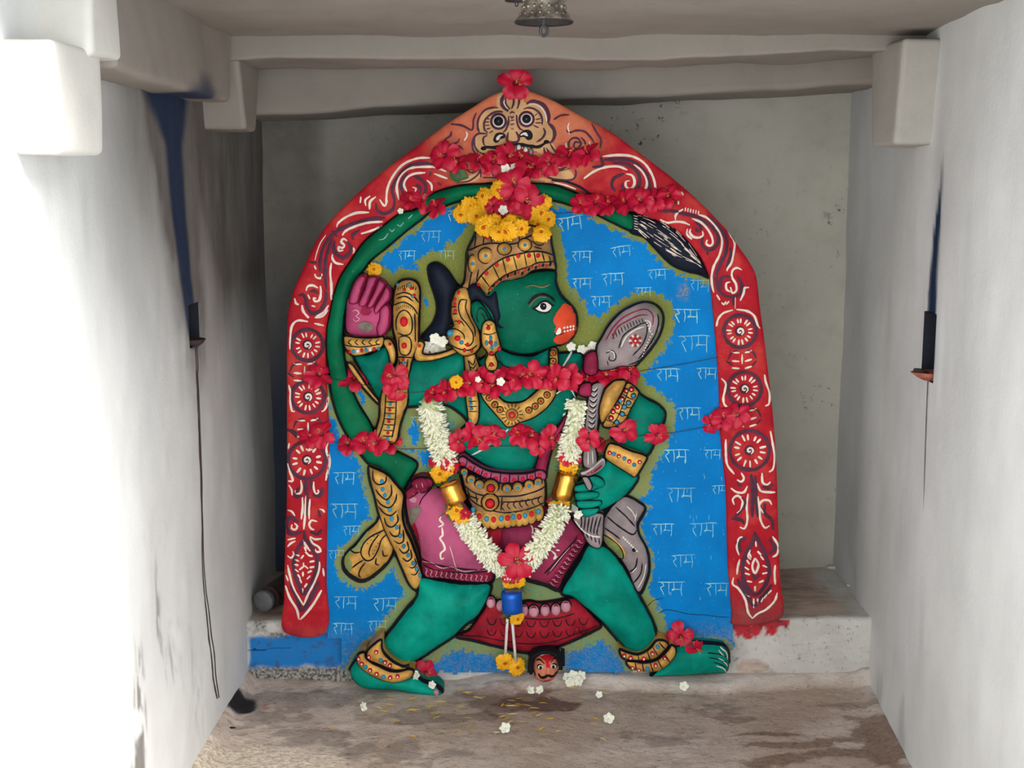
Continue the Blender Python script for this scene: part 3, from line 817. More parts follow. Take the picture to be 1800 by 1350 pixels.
# head
HEAD = body.piece(K(4, (235, 700), (300, 560), (500, 500), (700, 470), (930, 455), (952, 560), (990, 655), (1050, 722), (1110, 790), (1133, 880), (1124, 965), (1087, 1037), (1020, 1080), (940, 1100), (870, 1125), (790, 1152), (700, 1166), (590, 1155), (500, 1120), (440, 1060), (380, 980), (290, 910), (240, 820)),
                  b=0.035, h=0.04, r=48, mi=HG, line=BK, lw=3.5, bump=0.003)
body.patch(K(4, (1018, 732), (1080, 760), (1122, 812), (1134, 890), (1122, 960), (1086, 1036), (1012, 1077), (948, 1066), (926, 1032), (952, 990), (932, 960), (946, 920), (922, 868), (948, 805), (982, 765)), OR_, eps=0.002, rag=1.0)
body.strokes(4, 1.6, BK, [(935, 990), (1000, 955), (1060, 940), (1110, 938)])
body.patch(K(4, (945, 985), (960, 940), (978, 925), (990, 960), (975, 982)), TE, eps=0.004, g=2)
for q in [(1015, 928), (1042, 925), (1068, 921), (1094, 920), (1018, 958), (1044, 954), (1068, 948), (1092, 944)]:
    body.dots(4, 2.2, 2.4, TE, q, h=0.003)
body.strokes(4, 2.4, BK, [(945, 992), (985, 985), (1020, 968)])
# ear
body.piece(K(4, (234, 730), (285, 700), (340, 735), (395, 815), (412, 890), (360, 905), (325, 960), (280, 915), (240, 820)), b=0.068, h=0.016, r=14, g=3.5, mi=HG, line=BK, lw=2.2, step=3)
body.strokes(4, 2.0, BK, [(290, 790), (310, 760), (350, 780), (385, 850), (405, 880)], [(290, 790), (285, 840), (300, 880)], [(315, 800), (345, 830), (360, 880)])
# eye and brow
body.patch(K(4, (775, 762), (800, 735), (840, 715), (880, 720), (905, 745), (900, 770), (870, 792), (830, 792), (795, 780)), WH, eps=0.003, g=3)
body.dots(4, 6.0, 6.4, BK, (838, 750), h=0.003, eps=0.003)
body.dots(4, 2.4, 2.4, HR, (838, 752), h=0.002, eps=0.006); body.dots(4, 1.0, 1.0, WH, (846, 742), h=0.001, eps=0.008)
body.strokes(4, 3.0, BK, [(745, 765), (785, 750), (820, 715), (865, 705), (910, 735), (935, 745)], eps=0.004)
body.strokes(4, 2.0, BK, [(745, 765), (790, 785), (835, 800), (880, 795), (910, 765)], eps=0.004)
body.strokes(4, 4.5, BK, [(715, 725), (760, 675), (810, 650), (860, 652), (910, 680), (940, 715)], eps=0.003)
body.strokes(4, 1.4, TN, [(720, 755), (760, 700), (810, 672), (870, 675)], eps=0.003)
body.strokes(4, 1.6, BK, [(800, 800), (820, 812)], [(840, 803), (860, 812)], [(870, 800), (890, 805)])
body.strokes(4, 1.8, TN, [(690, 590), (750, 575), (830, 590), (900, 570)])
body.strokes(4, 2.4, BK, [(500, 1130), (600, 1165), (700, 1178), (800, 1160), (880, 1128)], [(460, 1215), (520, 1265), (600, 1275)])
# raised palm with its fingers
body.piece(K(3, (595, 540), (640, 500), (740, 520), (860, 560), (940, 560), (975, 650), (970, 760), (940, 820), (905, 855), (860, 865), (700, 864), (605, 832), (582, 760), (585, 640)), b=0.02, h=0.03, r=34, mi=PM, line=BK, lw=2.5, g=5)
for poly in ([(625, 560), (640, 450), (690, 345), (745, 308), (778, 340), (745, 440), (700, 560)], [(705, 570), (758, 430), (788, 335), (845, 318), (878, 345), (832, 455), (772, 585)],
             [(778, 590), (840, 455), (880, 352), (925, 362), (948, 400), (895, 495), (832, 600)], [(838, 610), (900, 495), (950, 405), (990, 450), (982, 530), (925, 590), (865, 660)],
             [(885, 690), (890, 620), (930, 572), (970, 572), (990, 640), (978, 760), (940, 830), (885, 850), (860, 780)]):
    body.piece(K(3, *poly), b=0.036, h=0.022, r=9, g=3.5, mi=PM, line=MG, lw=3.6, step=3)
body.patch(K(3, (710, 740), (760, 722), (830, 735), (838, 775), (790, 815), (730, 795)), BR_, eps=0.004, rag=2.5)
body.strokes(3, 2.2, LP, [(655, 630), (690, 615), (715, 640), (690, 670), (720, 690), (690, 715), (660, 690)], eps=0.005)
body.patch(K(3, (730, 610), (780, 585), (825, 620), (800, 660), (745, 665)), MG, eps=0.004, rag=3)
# toes
body.strokes(11, 1.8, WH, [(1245, 1120), (1290, 1160), (1300, 1210)], [(1225, 1185), (1270, 1215), (1300, 1260)], [(1210, 1240), (1260, 1260), (1290, 1300)], [(1230, 1135), (1270, 1180)])
body.strokes(11, 1.8, BK, [(1150, 1150), (1230, 1160), (1285, 1185)], [(1160, 1180), (1230, 1195), (1290, 1225)], [(1190, 1215), (1240, 1230), (1285, 1262)])
body.yp = -0.075
body.dots(12, 5.5, 4.5, LP, (1500, 890), h=0.006, rot=0.6)
body.strokes(12, 2.0, BK, [(1470, 850), (1500, 860), (1530, 900)])
body.strokes(12, 1.5, WH, [(1485, 880), (1505, 910), (1525, 925)])
body.yp = -0.028
body_obj = body.build(stele, 'green deity body carved in profile, with one raised pink palm')

# ---- tail
tail = Part('tail', [P_TAILG, P_BLACK, P_SKY], yp=-0.02)
tail.piece(K(0, (1111, 377), (1060, 354), (1027, 344), (1000, 334), (973, 325), (929, 321), (885, 321), (852, 323), (802, 327), (752, 344), (731, 367), (702, 375), (667, 402), (639, 425), (616, 458), (596, 489), (585, 521), (579, 550), (573, 580), (573, 620), (578, 660), (581, 690), (590, 724), (602, 752), (618, 778), (634, 800), (648, 816), (666, 822), (684, 840), (702, 858), (709, 862), (722, 840), (734, 816), (712, 801), (690, 790), (670, 776), (658, 758), (646, 736), (630, 710), (618, 684), (611, 660), (605, 625), (603, 592), (606, 552), (621, 500), (639, 475), (654, 456), (683, 433), (712, 408), (741, 386), (756, 374), (797, 357), (840, 346), (867, 343), (910, 344), (952, 349), (982, 355), (1006, 362), (1041, 374), (1076, 391), (1111, 405)),
           b=0.008, h=0.018, r=16, g=5, line=1, lw=2.5)
tail.strokes(17, 1.8, 2, [(865, 630), (910, 620), (950, 570)], [(960, 530), (985, 555), (1005, 530)], [(1030, 490), (1060, 505), (1090, 470)], [(1130, 440), (1170, 400)])
tail_obj = tail.build(stele, 'dark green tail arching over the figure')
tuft = Part('tail_tuft', [P_HAIR, P_BLACK, P_CREAM, P_GEMB], yp=-0.016)
tuft.piece(K(0, (1107, 374), (1140, 384), (1170, 393), (1200, 412), (1222, 437), (1237, 462), (1247, 488), (1230, 482), (1208, 477), (1185, 468), (1170, 456), (1150, 435), (1132, 417), (1107, 406)), b=0.006, h=0.016, r=18, g=5, line=1, lw=2)
rt = random.Random(4)
for k in range(70):
    f, u = rt.uniform(0.04, 0.96), rt.uniform(0, 0.86)
    def pt(u_):
        ax, ay = 1118 + 122 * u_, 381 + 20 * u_ + 72 * u_ ** 1.7
        w_ = (26 + 34 * math.sin(math.pi * min(1, u_ * 1.15) ** 0.8)) * (1 if u_ < 0.6 else max(0.15, 1 - ((u_ - 0.6) / 0.42) ** 2))
        return (ax - 0.30 * w_ * (f - 0.42), ay + w_ * 0.86 * (f - 0.34))
    L_ = rt.uniform(0.05, 0.16)
    tuft.stroke([pt(u), pt(u + L_ * .5), pt(min(1, u + L_))], rt.uniform(0.8, 1.6), 2, jit=0.5)
for k in range(6): tuft.stroke([(1114, 379 + 4.5 * k), (1121, 381 + 4.5 * k)], 1.4, 2)
tuft.build(stele, 'black tail tuft with pale hair lines')

# ---- hair
hair = Part('hair', [P_HAIR, P_BLACK], yp=-0.03)
hair.piece(K(3, (1310, 270), (1330, 222), (1400, 210), (1480, 270), (1540, 360), (1575, 425), (1560, 560), (1540, 780), (1520, 920), (1260, 900), (1270, 840), (1350, 740), (1390, 620), (1370, 500), (1330, 380)), b=0.012, h=0.022, r=24, line=1, lw=2)
hair.pieces[0]
hair.piece(K(4, (205, 590), (290, 560), (370, 660), (440, 620), (470, 690), (482, 770), (492, 840), (470, 890), (505, 918), (525, 905), (505, 940), (450, 920), (405, 820), (345, 735), (285, 692), (225, 710)), b=0.066, h=0.014, r=10, g=3.5, step=3)
hair.strokes(4, 3.0, 0, [(440, 650), (450, 580), (520, 555), (620, 545), (700, 515), (800, 480), (900, 462), (940, 470)], eps=0.0)
hair.build(stele, 'black hair lock behind the crown')
HP = hair

# ---- crown
crown = Part('crown', [P_GOLDD, P_BLACK, P_GEMR, P_GEMB, P_GOLD], yp=-0.05)
crown.piece(K(4, (130, 600), (172, 555), (188, 400), (198, 290), (250, 180), (300, 100), (500, 40), (860, 110), (920, 260), (946, 400), (948, 452), (880, 450), (765, 462), (690, 512), (600, 542), (505, 556), (430, 622), (376, 694), (340, 650), (265, 575), (215, 622)),
            b=0.05, h=0.05, r=46, line=1, lw=3)
crown.patch(K(4, (280, 565), (330, 490), (420, 410), (520, 350), (640, 318), (760, 298), (850, 305), (900, 380), (800, 390), (720, 425), (620, 455), (520, 495), (430, 565), (372, 640)), 4, eps=0.0015)
crown.strokes(4, 2.6, 1, [(376, 625), (430, 562), (520, 492), (620, 450), (720, 420), (800, 386), (935, 378)], [(268, 572), (330, 482), (420, 402), (520, 340), (640, 310), (760, 290), (860, 300), (930, 330)],
              [(205, 290), (330, 235), (420, 222), (600, 225), (720, 165), (850, 150)], [(190, 400), (215, 310)], [(300, 440), (280, 540)], [(240, 470), (215, 590)])
crown.strokes(4, 2.2, 1, [(320, 490), (392, 590)], [(420, 408), (470, 522)], [(500, 350), (532, 482)], [(590, 328), (622, 448)], [(682, 308), (702, 420)], [(760, 293), (782, 392)], [(830, 300), (852, 380)], [(890, 330), (900, 375)])
crown.strokes(4, 2.2, 1, [(265, 255), (275, 165)], [(338, 232), (345, 155)], [(410, 222), (402, 150)], [(480, 212), (470, 155)], [(550, 215), (560, 150)], [(640, 200), (640, 150)], [(740, 200), (800, 240), (850, 230)], [(760, 250), (830, 270)])
for (x, y, rx, ry) in [(250, 395, 7.5, 15), (360, 325, 12.5, 13), (515, 268, 11.5, 10), (686, 235, 11, 10.5), (822, 190, 6, 5)]:
    xx, yy = K(4, (x, y))[0]
    crown.dot(xx, yy, rx + 1.8, ry + 1.8, 1, h=0.003); crown.dot(xx, yy, rx, ry, 4, h=0.008, eps=0.002); crown.dot(xx, yy, 3.4, 3.4, 3, h=0.004, eps=0.009)
crown.dots(4, 4.0, 4.4, 2, (300, 570), (365, 470), (450, 400), (545, 355), (630, 325), (720, 322), (795, 325), (370, 175), (510, 165), (450, 170), h=0.005)
for k, q in enumerate([(382, 640), (400, 600), (425, 575), (455, 545), (485, 525), (515, 508), (545, 495), (575, 482), (605, 475), (635, 465), (665, 475), (690, 450), (720, 440), (750, 420), (780, 425), (810, 410), (840, 405), (870, 410), (900, 400)]):
    crown.dots(4, 2.2, 4.0, (1, 2)[k % 2], q, h=0.003, rot=0.3)
crown.build(stele, 'gold crown with red and blue stones')

# ---- ornaments
orn = Part('shoulder_ornament', [P_GOLD, P_BLACK, P_GEMR, P_GEMB, P_GOLDD], yp=-0.05)
orn.piece(K(4, (112, 612), (170, 590), (212, 612), (240, 720), (242, 830), (282, 910), (312, 1000), (312, 1100), (260, 1162), (180, 1182), (120, 1152), (60, 1090), (28, 1000), (40, 945), (82, 915), (60, 840), (65, 720), (90, 650)), b=0.06, h=0.024, r=18, g=4, line=1, lw=2.6)
orn.strokes(4, 2.2, 1, [(200, 700), (150, 700), (130, 760), (150, 840), (200, 900), (250, 980), (250, 1050), (215, 1085), (180, 1070)], [(200, 700), (190, 770), (225, 860), (265, 940), (270, 1010)], [(40, 950), (110, 945), (170, 985), (180, 1030)], [(60, 1080), (130, 1110), (220, 1120), (290, 1080)],
            [(75, 700), (110, 705)], [(70, 760), (115, 760)], [(75, 820), (120, 815)], [(90, 880), (150, 880), (180, 920)])
orn.dots(4, 3, 4, 2, (100, 700), (100, 740), (105, 795), (135, 885), (130, 640), (205, 1075), (180, 1120), (240, 1125))
orn.dots(4, 6, 6, 3, (62, 980), h=0.006); orn.dots(4, 5.5, 5, 2, (122, 1020), h=0.006); orn.dots(4, 4, 4, 3, (155, 1055), h=0.005)
orn.build(stele, 'gold curled ornament beside the ear')
er = Part('earring', [P_GOLD, P_BLACK, P_GEMR, P_GEMB], yp=-0.06)
er.piece(K(4, (330, 905), (380, 868), (432, 890), (452, 960), (480, 1060), (486, 1118), (440, 1152), (462, 1230), (442, 1292), (372, 1292), (350, 1222), (370, 1152), (330, 1090), (318, 1010)), b=0.082, h=0.012, r=10, g=3.5, line=1, lw=2, step=3)
er.dots(4, 4, 4, 2, (380, 935), (400, 1055), (470, 1110), (405, 1145), (405, 1240), h=0.004)
er.dots(4, 3, 5, 3, (365, 1060), (400, 1020), (440, 1070), (410, 1095), h=0.003)
er.strokes(4, 1.8, 1, [(335, 980), (390, 990), (450, 970)], [(370, 1150), (410, 1165), (445, 1150)], [(360, 900), (385, 915), (415, 900)], [(380, 1260), (410, 1225), (430, 1255)])
er.build(stele, 'gold hanging earring')

neck = Part('necklace', [P_GOLD, P_BLACK, P_GEMR, P_GEMB], yp=-0.05)
neck.piece(K(7, (600, 260), (625, 370), (665, 445), (742, 535), (802, 602), (850, 655), (905, 655), (965, 622), (1082, 582), (1182, 512), (1262, 422), (1305, 310), (1305, 150), (1312, 60), (1300, -30), (1262, -50), (1225, -20), (1222, 120), (1215, 230), (1135, 310), (1080, 362), (1000, 422), (905, 437), (830, 422), (760, 352), (690, 260), (640, 220)),
           b=0.044, h=0.012, r=12, g=4, line=1, lw=2.6)
for x, y in K(7, (660, 340), (700, 392), (750, 452), (795, 496), (1048, 500), (1103, 466), (1152, 420), (1207, 366), (1240, 300), (1265, 150), (1260, 70), (1258, 0)):
    neck.dot(x, y, 6.5, 6.5, 1, h=0.002, seg=12); neck.dot(x, y, 5, 5, 0, h=0.005, eps=0.002, seg=12); neck.dot(x, y, 2.4, 2.4, 2, h=0.003, eps=0.007, seg=10)
x, y = K(7, (900, 540))[0]
for k in range(16):
    t = 2 * math.pi * k / 16
    neck.stroke([(x + 12 * math.cos(t), y + 12 * math.sin(t)), (x + 20 * math.cos(t), y + 20 * math.sin(t))], 1.6, 1)
neck.dot(x, y, 11, 11, 1, h=0.002); neck.dot(x, y, 10, 10, 0, h=0.006, eps=0.002); neck.dot(x, y, 6.5, 6.5, 2, h=0.004, eps=0.008); neck.dot(x, y, 3, 3, 0, h=0.003, eps=0.012)
neck.build(stele, 'broad gold necklace with a round flower pendant')

strap = Part('chest_strap', [P_GOLD, P_BLACK, P_GEMR, P_GEMB], yp=-0.045)
strap.piece(K(7, (470, -60), (520, -80), (560, -40), (610, 90), (640, 180), (600, 320), (615, 450), (605, 600), (560, 640), (520, 610), (500, 480), (485, 330), (480, 120)), b=0.044, h=0.012, r=10, g=4, line=1, lw=2.4)
strap.strokes(7, 2.0, 1, [(515, 60), (550, 190)], [(515, 60), (560, 100), (580, 40)], [(525, 110), (560, 130), (590, 90)], [(530, 160), (570, 170), (600, 130)])
strap.dots(7, 3.2, 3.2, 3, (525, 350), (535, 400), (540, 440), (545, 485), (535, 590), h=0.004)
strap.strokes(7, 1.6, 1, [(510, 370), (590, 370)], [(512, 420), (592, 420)], [(515, 465), (595, 465)], [(520, 510), (600, 510)])
strap.build(stele)

thread = Part('sacred_thread', [P_WHITE], yp=-0.045, on='all')
for run in ([(1430, 0), (1385, 70), (1335, 145)], [(868, 672), (760, 760), (660, 840), (580, 895), (500, 940)]): thread.stroke(K(7, *run), 3.2, 0, taper=0.2, eps=0.002, rise=0.003)
thread.build(stele, 'white painted cord across the chest')

# ---- shorts, belt, sashes
shorts = Part('shorts', [P_PINK, P_BLACK, P_MAG, P_LIGHTP, P_BARE, P_CREAM, P_CRIM, P_ROSE], yp=-0.045)
shorts.piece(K(10, (740, 470), (1180, 470), (1160, 700), (960, 940), (820, 900), (700, 700)), b=0.012, h=0.024, r=40, mi=2, line=1)
shorts.piece(K(10, (330, 315), (230, 300), (150, 340), (125, 420), (148, 560), (188, 660), (228, 780), (262, 965), (400, 988), (560, 1008), (742, 1008), (778, 930), (802, 880), (822, 700), (815, 580), (700, 580), (600, 470), (480, 345)), b=0.016, h=0.052, r=52, line=1, lw=3, bump=0.004)
shorts.piece(K(10, (830, 580), (825, 800), (900, 930), (970, 962), (1010, 988), (1140, 1022), (1237, 1057), (1292, 950), (1447, 700), (1382, 600), (1322, 535), (1200, 510), (1100, 575)), b=0.016, h=0.05, r=46, mi=7, line=1, lw=3, bump=0.004)
shorts.patch(K(10, (248, 835), (400, 870), (560, 895), (745, 905), (738, 1000), (560, 1000), (400, 980), (262, 955)), 2, eps=0.0015)
shorts.patch(K(10, (150, 520), (200, 560), (230, 680), (240, 830), (228, 800), (180, 660)), 6, eps=0.0015, rag=2)
shorts.patch(K(10, (1360, 650), (1440, 700), (1285, 945), (1232, 1048), (1150, 1018), (1180, 960), (1290, 790)), 2, eps=0.0015)
shorts.patch(K(10, (705, 600), (815, 600), (815, 700), (800, 860), (770, 840), (730, 700)), 6, eps=0.003, rag=2)
shorts.strokes(10, 2.6, 1, [(240, 830), (400, 862), (560, 885), (750, 895)], [(262, 870), (400, 905), (560, 915), (740, 905)], [(1370, 660), (1270, 790), (1150, 930)], [(1340, 690), (1240, 800), (1130, 920)], [(815, 600), (812, 720), (800, 860)])
shorts.strokes(10, 2.0, 3, [(255, 850), (330, 845), (400, 880), (470, 870), (560, 905), (650, 890), (740, 902)])
for k in range(13):
    x0 = 275 + k * 36; y0 = 893 + k * 4.0
    shorts.strokes(10, 1.8, 3, [(x0, y0), (x0 + 16, y0 + 5), (x0 + 4, y0 + 45), (x0 + 16, y0 + 62), (x0 + 26, y0 + 55)])
for k in range(11):
    x0 = 1385 - k * 20; y0 = 700 + k * 31
    shorts.strokes(10, 1.8, 3, [(x0 - 18, y0 - 12), (x0 - 4, y0 - 14), (x0 + 6, y0 + 8), (x0 + 26, y0 + 12)])
    shorts.strokes(10, 1.6, 1, [(x0 - 24, y0 + 2), (x0 + 22, y0 + 26)])
shorts.strokes(10, 2.2, 3, [(1340, 705), (1240, 815), (1160, 920)])
shorts.strokes(10, 3.4, 5, [(395, 500), (385, 530), (410, 560), (375, 580)], [(400, 580), (405, 640), (385, 660), (410, 700), (420, 740), (390, 770), (395, 810), (415, 800)], [(1180, 750), (1210, 780), (1200, 810), (1225, 790)], [(1215, 745), (1240, 750)], [(1035, 590), (1050, 610), (1045, 640)])
shorts.strokes(10, 1.2, 5, [(455, 715), (480, 800), (495, 860), (510, 900)])
shorts.patch(K(10, (165, 470), (205, 440), (245, 450), (240, 500), (205, 560), (170, 590), (155, 530)), 4, eps=0.002, rag=3)
shorts.patch(K(10, (160, 385), (215, 380), (210, 410), (175, 415)), 3, eps=0.002, rag=3)
# the knot at the hip
for poly in ([(175, 270), (230, 235), (290, 240), (320, 290), (280, 330), (210, 340)], [(140, 330), (200, 290), (230, 330), (200, 370), (150, 390)], [(230, 300), (290, 290), (300, 330), (250, 350)], [(280, 235), (330, 250), (335, 300), (300, 300)]):
    shorts.piece(K(10, *poly), b=0.05, h=0.016, r=9, g=3.5, mi=2, line=1, lw=2, step=3)
shorts.strokes(10, 1.8, 3, [(215, 275), (220, 300)], [(255, 265), (265, 300)], [(225, 320), (240, 335)], [(190, 340), (200, 355)])
shorts.strokes(10, 2.0, 1, [(330, 315), (260, 380), (235, 430)])
shorts.build(stele, 'rose-pink shorts with fringed magenta hems')

sashr = Part('waist_cloth', [P_MAG, P_BLACK, P_PINK, P_GEMR], yp=-0.045)
sashr.piece(K(7, (1390, 520), (1360, 640), (1300, 750), (1250, 860), (1215, 1000), (1190, 1090), (1100, 1060), (1115, 960), (1170, 840), (1265, 700), (1330, 610)), b=0.036, h=0.018, r=12, g=4, line=1, lw=2)
sashr.piece(K(7, (425, 940), (470, 900), (560, 958), (655, 1010), (760, 1038), (900, 1052), (1050, 1042), (1150, 1015), (1205, 1060), (1185, 1115), (1100, 1125), (900, 1145), (800, 1142), (700, 1115), (600, 1065), (500, 1012)), b=0.05, h=0.012, r=9, g=4, mi=2, line=1, lw=2.4)
for (a, b) in [((510, 930), (490, 1000)), ((580, 970), (555, 1040)), ((650, 1005), (625, 1075)), ((725, 1030), (705, 1112)), ((800, 1045), (795, 1140)), ((880, 1052), (875, 1145)), ((955, 1050), (955, 1142)), ((1030, 1045), (1035, 1135)), ((1100, 1032), (1110, 1122))]:
    sashr.strokes(7, 2.0, 1, [a, b])
for q in [(470, 965), (535, 1000), (605, 1035), (670, 1060), (760, 1090), (840, 1100), (918, 1102), (995, 1095), (1070, 1082), (1140, 1065)]:
    sashr.dots(7, 3.6, 3.6, 3, q, h=0.003)
sashr.piece(K(4, (1195, 1180), (1290, 1150), (1300, 1330), (1190, 1330)), b=0.045, h=0.012, r=8, g=4, line=1, lw=1.5)
sashr.piece(K(8, (245, 230), (320, 215), (320, 310), (235, 300)), b=0.045, h=0.012, r=8, g=4, line=1, lw=1.5)
sashr.build(stele, 'magenta cloth band over the hips and chest')

belt = Part('belt', [P_GOLD, P_BLACK, P_GEMR, P_GEMB, P_GOLDD], yp=-0.07)
belt.piece(K(10, (525, 175), (600, 225), (720, 260), (820, 285), (1000, 280), (1125, 255), (1145, 330), (1135, 460), (1095, 525), (1050, 560), (985, 590), (920, 572), (845, 582), (770, 600), (700, 602), (650, 545), (600, 450), (560, 350), (535, 250)), b=0.05, h=0.024, r=26, g=5, mi=4, line=1, lw=3)
belt.strokes(10, 2.4, 1, [(545, 300), (640, 355), (720, 370), (820, 375), (960, 370), (1100, 330), (1140, 310)], [(570, 375), (660, 440), (820, 490), (960, 480), (1130, 430)], [(580, 330), (600, 400)], [(640, 355), (650, 420)], [(830, 375), (820, 480)], [(560, 370), (660, 395)])
belt.strokes(10, 2.2, 1, [(815, 415), (900, 415), (1000, 405), (1120, 380)])
for k in range(7):
    x0 = 830 + k * 44; y0 = 447 - k * 7
    belt.strokes(10, 2.0, 1, [(x0 + 12, y0 - 28), (x0 - 8, y0), (x0 + 14, y0 + 30)])
for k, (x, y) in enumerate([(620, 470), (665, 510), (718, 525), (768, 530), (822, 522), (868, 520), (908, 510), (952, 510), (993, 500), (1040, 490), (1090, 475)]):
    xx, yy = K(10, (x, y + 12))[0]
    belt.dot(xx, yy + 3, 11, 17, 1, h=0.004); belt.dot(xx, yy + 3, 9.4, 15.2, 0, h=0.009, eps=0.002)
    belt.dot(xx, yy - 1, 4.2, 5.2, 3 if k % 2 == 0 else 2, h=0.004, eps=0.01)
for (x, y, r) in [(480, 1055, 6), (540, 1115, 7.5), (615, 1160, 8), (855, 1195, 8), (950, 1185, 8.6), (1050, 1165, 8), (1130, 1140, 6.5)]:
    xx, yy = K(7, (x, y))[0]
    belt.dot(xx, yy, r + 2, r + 2, 1, h=0.004); belt.dot(xx, yy, r, r, 0, h=0.01, eps=0.003); belt.dot(xx, yy, 3.6, 3.6, 3, h=0.004, eps=0.012)
for (x, y, r) in [(715, 1180, 13), (708, 1310, 14.5)]:
    xx, yy = K(7, (x, y))[0]
    belt.dot(xx, yy, r + 2.4, r + 2.4, 1, h=0.006); belt.dot(xx, yy, r, r, 0, h=0.013, eps=0.003); belt.dot(xx, yy, r * 0.62, r * 0.62, 1, h=0.003, eps=0.014); belt.dot(xx, yy, r * 0.52, r * 0.52, 2, h=0.009, eps=0.015)
belt.build(stele, 'gold belt of discs and tabs with red and blue stones')

us = Part('upper_sash', [P_GOLD, P_BLACK, P_GEMR, P_GEMB, P_GOLDD], yp=-0.045)
us.piece(K(3, (1018, 440), (1045, 385), (1090, 355), (1165, 350), (1222, 382), (1247, 460), (1242, 640), (1237, 800), (1230, 930), (1185, 1050), (1155, 1180)) + K(6, (1150, 120), (1142, 330), (1105, 430), (1068, 560), (1052, 655), (1000, 700), (880, 660), (848, 600), (880, 470), (890, 300), (912, 200), (950, 60)) + K(3, (1020, 1110), (1040, 1040), (1030, 920), (1000, 780), (998, 600)),
         b=0.04, h=0.022, r=18, g=4.5, line=1, lw=3)
us.strokes(3, 2.4, 1, [(1030, 490), (1110, 465), (1190, 500), (1235, 560)], [(1010, 580), (1100, 550), (1180, 590), (1225, 660)], [(1040, 520), (1120, 500), (1190, 545)], [(1040, 800), (1035, 720), (1060, 650), (1110, 620), (1160, 660), (1180, 740), (1165, 820), (1110, 840), (1050, 820)],
           [(1060, 860), (1110, 845), (1160, 870), (1170, 950), (1140, 1010), (1080, 1005), (1060, 950), (1060, 860)], [(1200, 650), (1205, 900)], [(1030, 1040), (1100, 1030), (1180, 1040)], [(1060, 1050), (1070, 1180)], [(1140, 1050), (1120, 1180)], [(1070, 1080), (1130, 1080)], [(1060, 1120), (1130, 1120)])
for k in range(9): us.strokes(3, 1.8, 1, [(1050 + k * 20, 420 - 25 * math.sin(k / 8 * 3.1)), (1054 + k * 19, 450 - 25 * math.sin(k / 8 * 3.1))], [(1040 + k * 18, 600 - 30 * math.sin(k / 8 * 3.1)), (1046 + k * 17, 625 - 30 * math.sin(k / 8 * 3.1))])
us.dots(3, 7, 9, 2, (1105, 720), h=0.006); us.dots(3, 5, 5.5, 2, (1108, 930), h=0.005); us.dots(3, 3, 3, 3, (1180, 500), (1100, 1075), (1045, 400), (1150, 395)); us.dots(3, 3, 3, 2, (1110, 440), (1170, 430), (1195, 490), (1095, 1110), (1100, 1050))
for k in range(9):
    y = 270 + k * 50
    us.strokes(6, 2.0, 1, [(955 - k * 5, y), (1035 - k * 3, y + 4)])
    us.dots(6, 3, 3, (2, 3)[k % 2], (990 - k * 4, y + 24), h=0.004)
us.strokes(6, 2.2, 1, [(950, 60), (945, 280), (930, 480), (880, 640)], [(1050, 40), (1040, 280), (1030, 480), (1000, 640)])
us.build(stele, 'gold jewelled sash hanging from the raised arm')
ab = Part('shoulder_band', [P_GOLD, P_BLACK, P_GEMR], yp=-0.04)
ab.piece(K(3, (905, 885), (970, 872), (1010, 910), (1035, 1000), (1025, 1090), (985, 1110), (960, 1000), (930, 940)), b=0.04, h=0.012, r=9, g=4, line=1, lw=2)
ab.piece(K(3, (1188, 925), (1250, 892), (1285, 925), (1268, 1000), (1340, 1012), (1450, 990), (1545, 958), (1565, 1000), (1430, 1050), (1300, 1075), (1200, 1060)), b=0.04, h=0.012, r=9, g=4, line=1, lw=2)
ab.piece(K(6, (600, 0), (650, 10), (780, 200), (880, 330), (870, 350), (760, 235), (640, 80)), b=0.03, h=0.008, r=6, g=4, line=1, lw=1.8)
ab.dots(3, 3, 3, 2, (980, 920), (1240, 935), h=0.004)
ab.build(stele)

ls = Part('lower_sash', [P_GOLD, P_BLACK, P_GEMB, P_GOLDD, P_OLIVE], yp=-0.035)
LS = K(9, (838, 0), (880, 5), (1000, 62), (1100, 172), (1152, 250), (1142, 400), (1155, 520), (1212, 640), (1262, 780), (1312, 940), (1312, 992), (1282, 1070), (1242, 1085), (1190, 1032), (1130, 900), (1070, 760), (1030, 680), (980, 580), (925, 420), (885, 250), (846, 120))
ls.piece(K(9, (945, 420), (900, 500), (800, 590), (720, 690), (655, 750), (612, 810), (612, 890), (650, 950), (720, 1000), (780, 1015), (850, 990), (930, 930), (1010, 850), (1062, 740), (1020, 600)), b=0.012, h=0.016, r=14, line=1, lw=3.5, g=5)
ls.patch(K(9, (870, 510), (800, 600), (720, 700), (660, 760), (625, 820), (630, 900), (680, 930), (690, 860), (670, 790), (770, 720), (830, 610)), 4, rag=1)
ls.strokes(9, 2.6, 1, [(985, 560), (860, 620), (790, 690), (770, 770), (810, 830), (870, 820), (920, 740), (950, 650), (1000, 600)], [(930, 600), (870, 680), (840, 760), (850, 800)], [(790, 830), (740, 860), (690, 900)], [(810, 850), (770, 900), (750, 960), (770, 990)], [(905, 810), (900, 860), (930, 875)], [(960, 740), (970, 790), (1010, 790)], [(660, 740), (720, 765), (770, 755)])
for q in [(820, 680), (850, 650), (880, 620), (905, 600), (930, 590), (880, 740), (895, 705), (915, 680), (870, 770)]: ls.strokes(9, 1.8, 1, [q, (q[0] + 14, q[1] + 6)])
ls.piece(LS, b=0.026, h=0.02, r=16, g=4.5, line=1, lw=3)
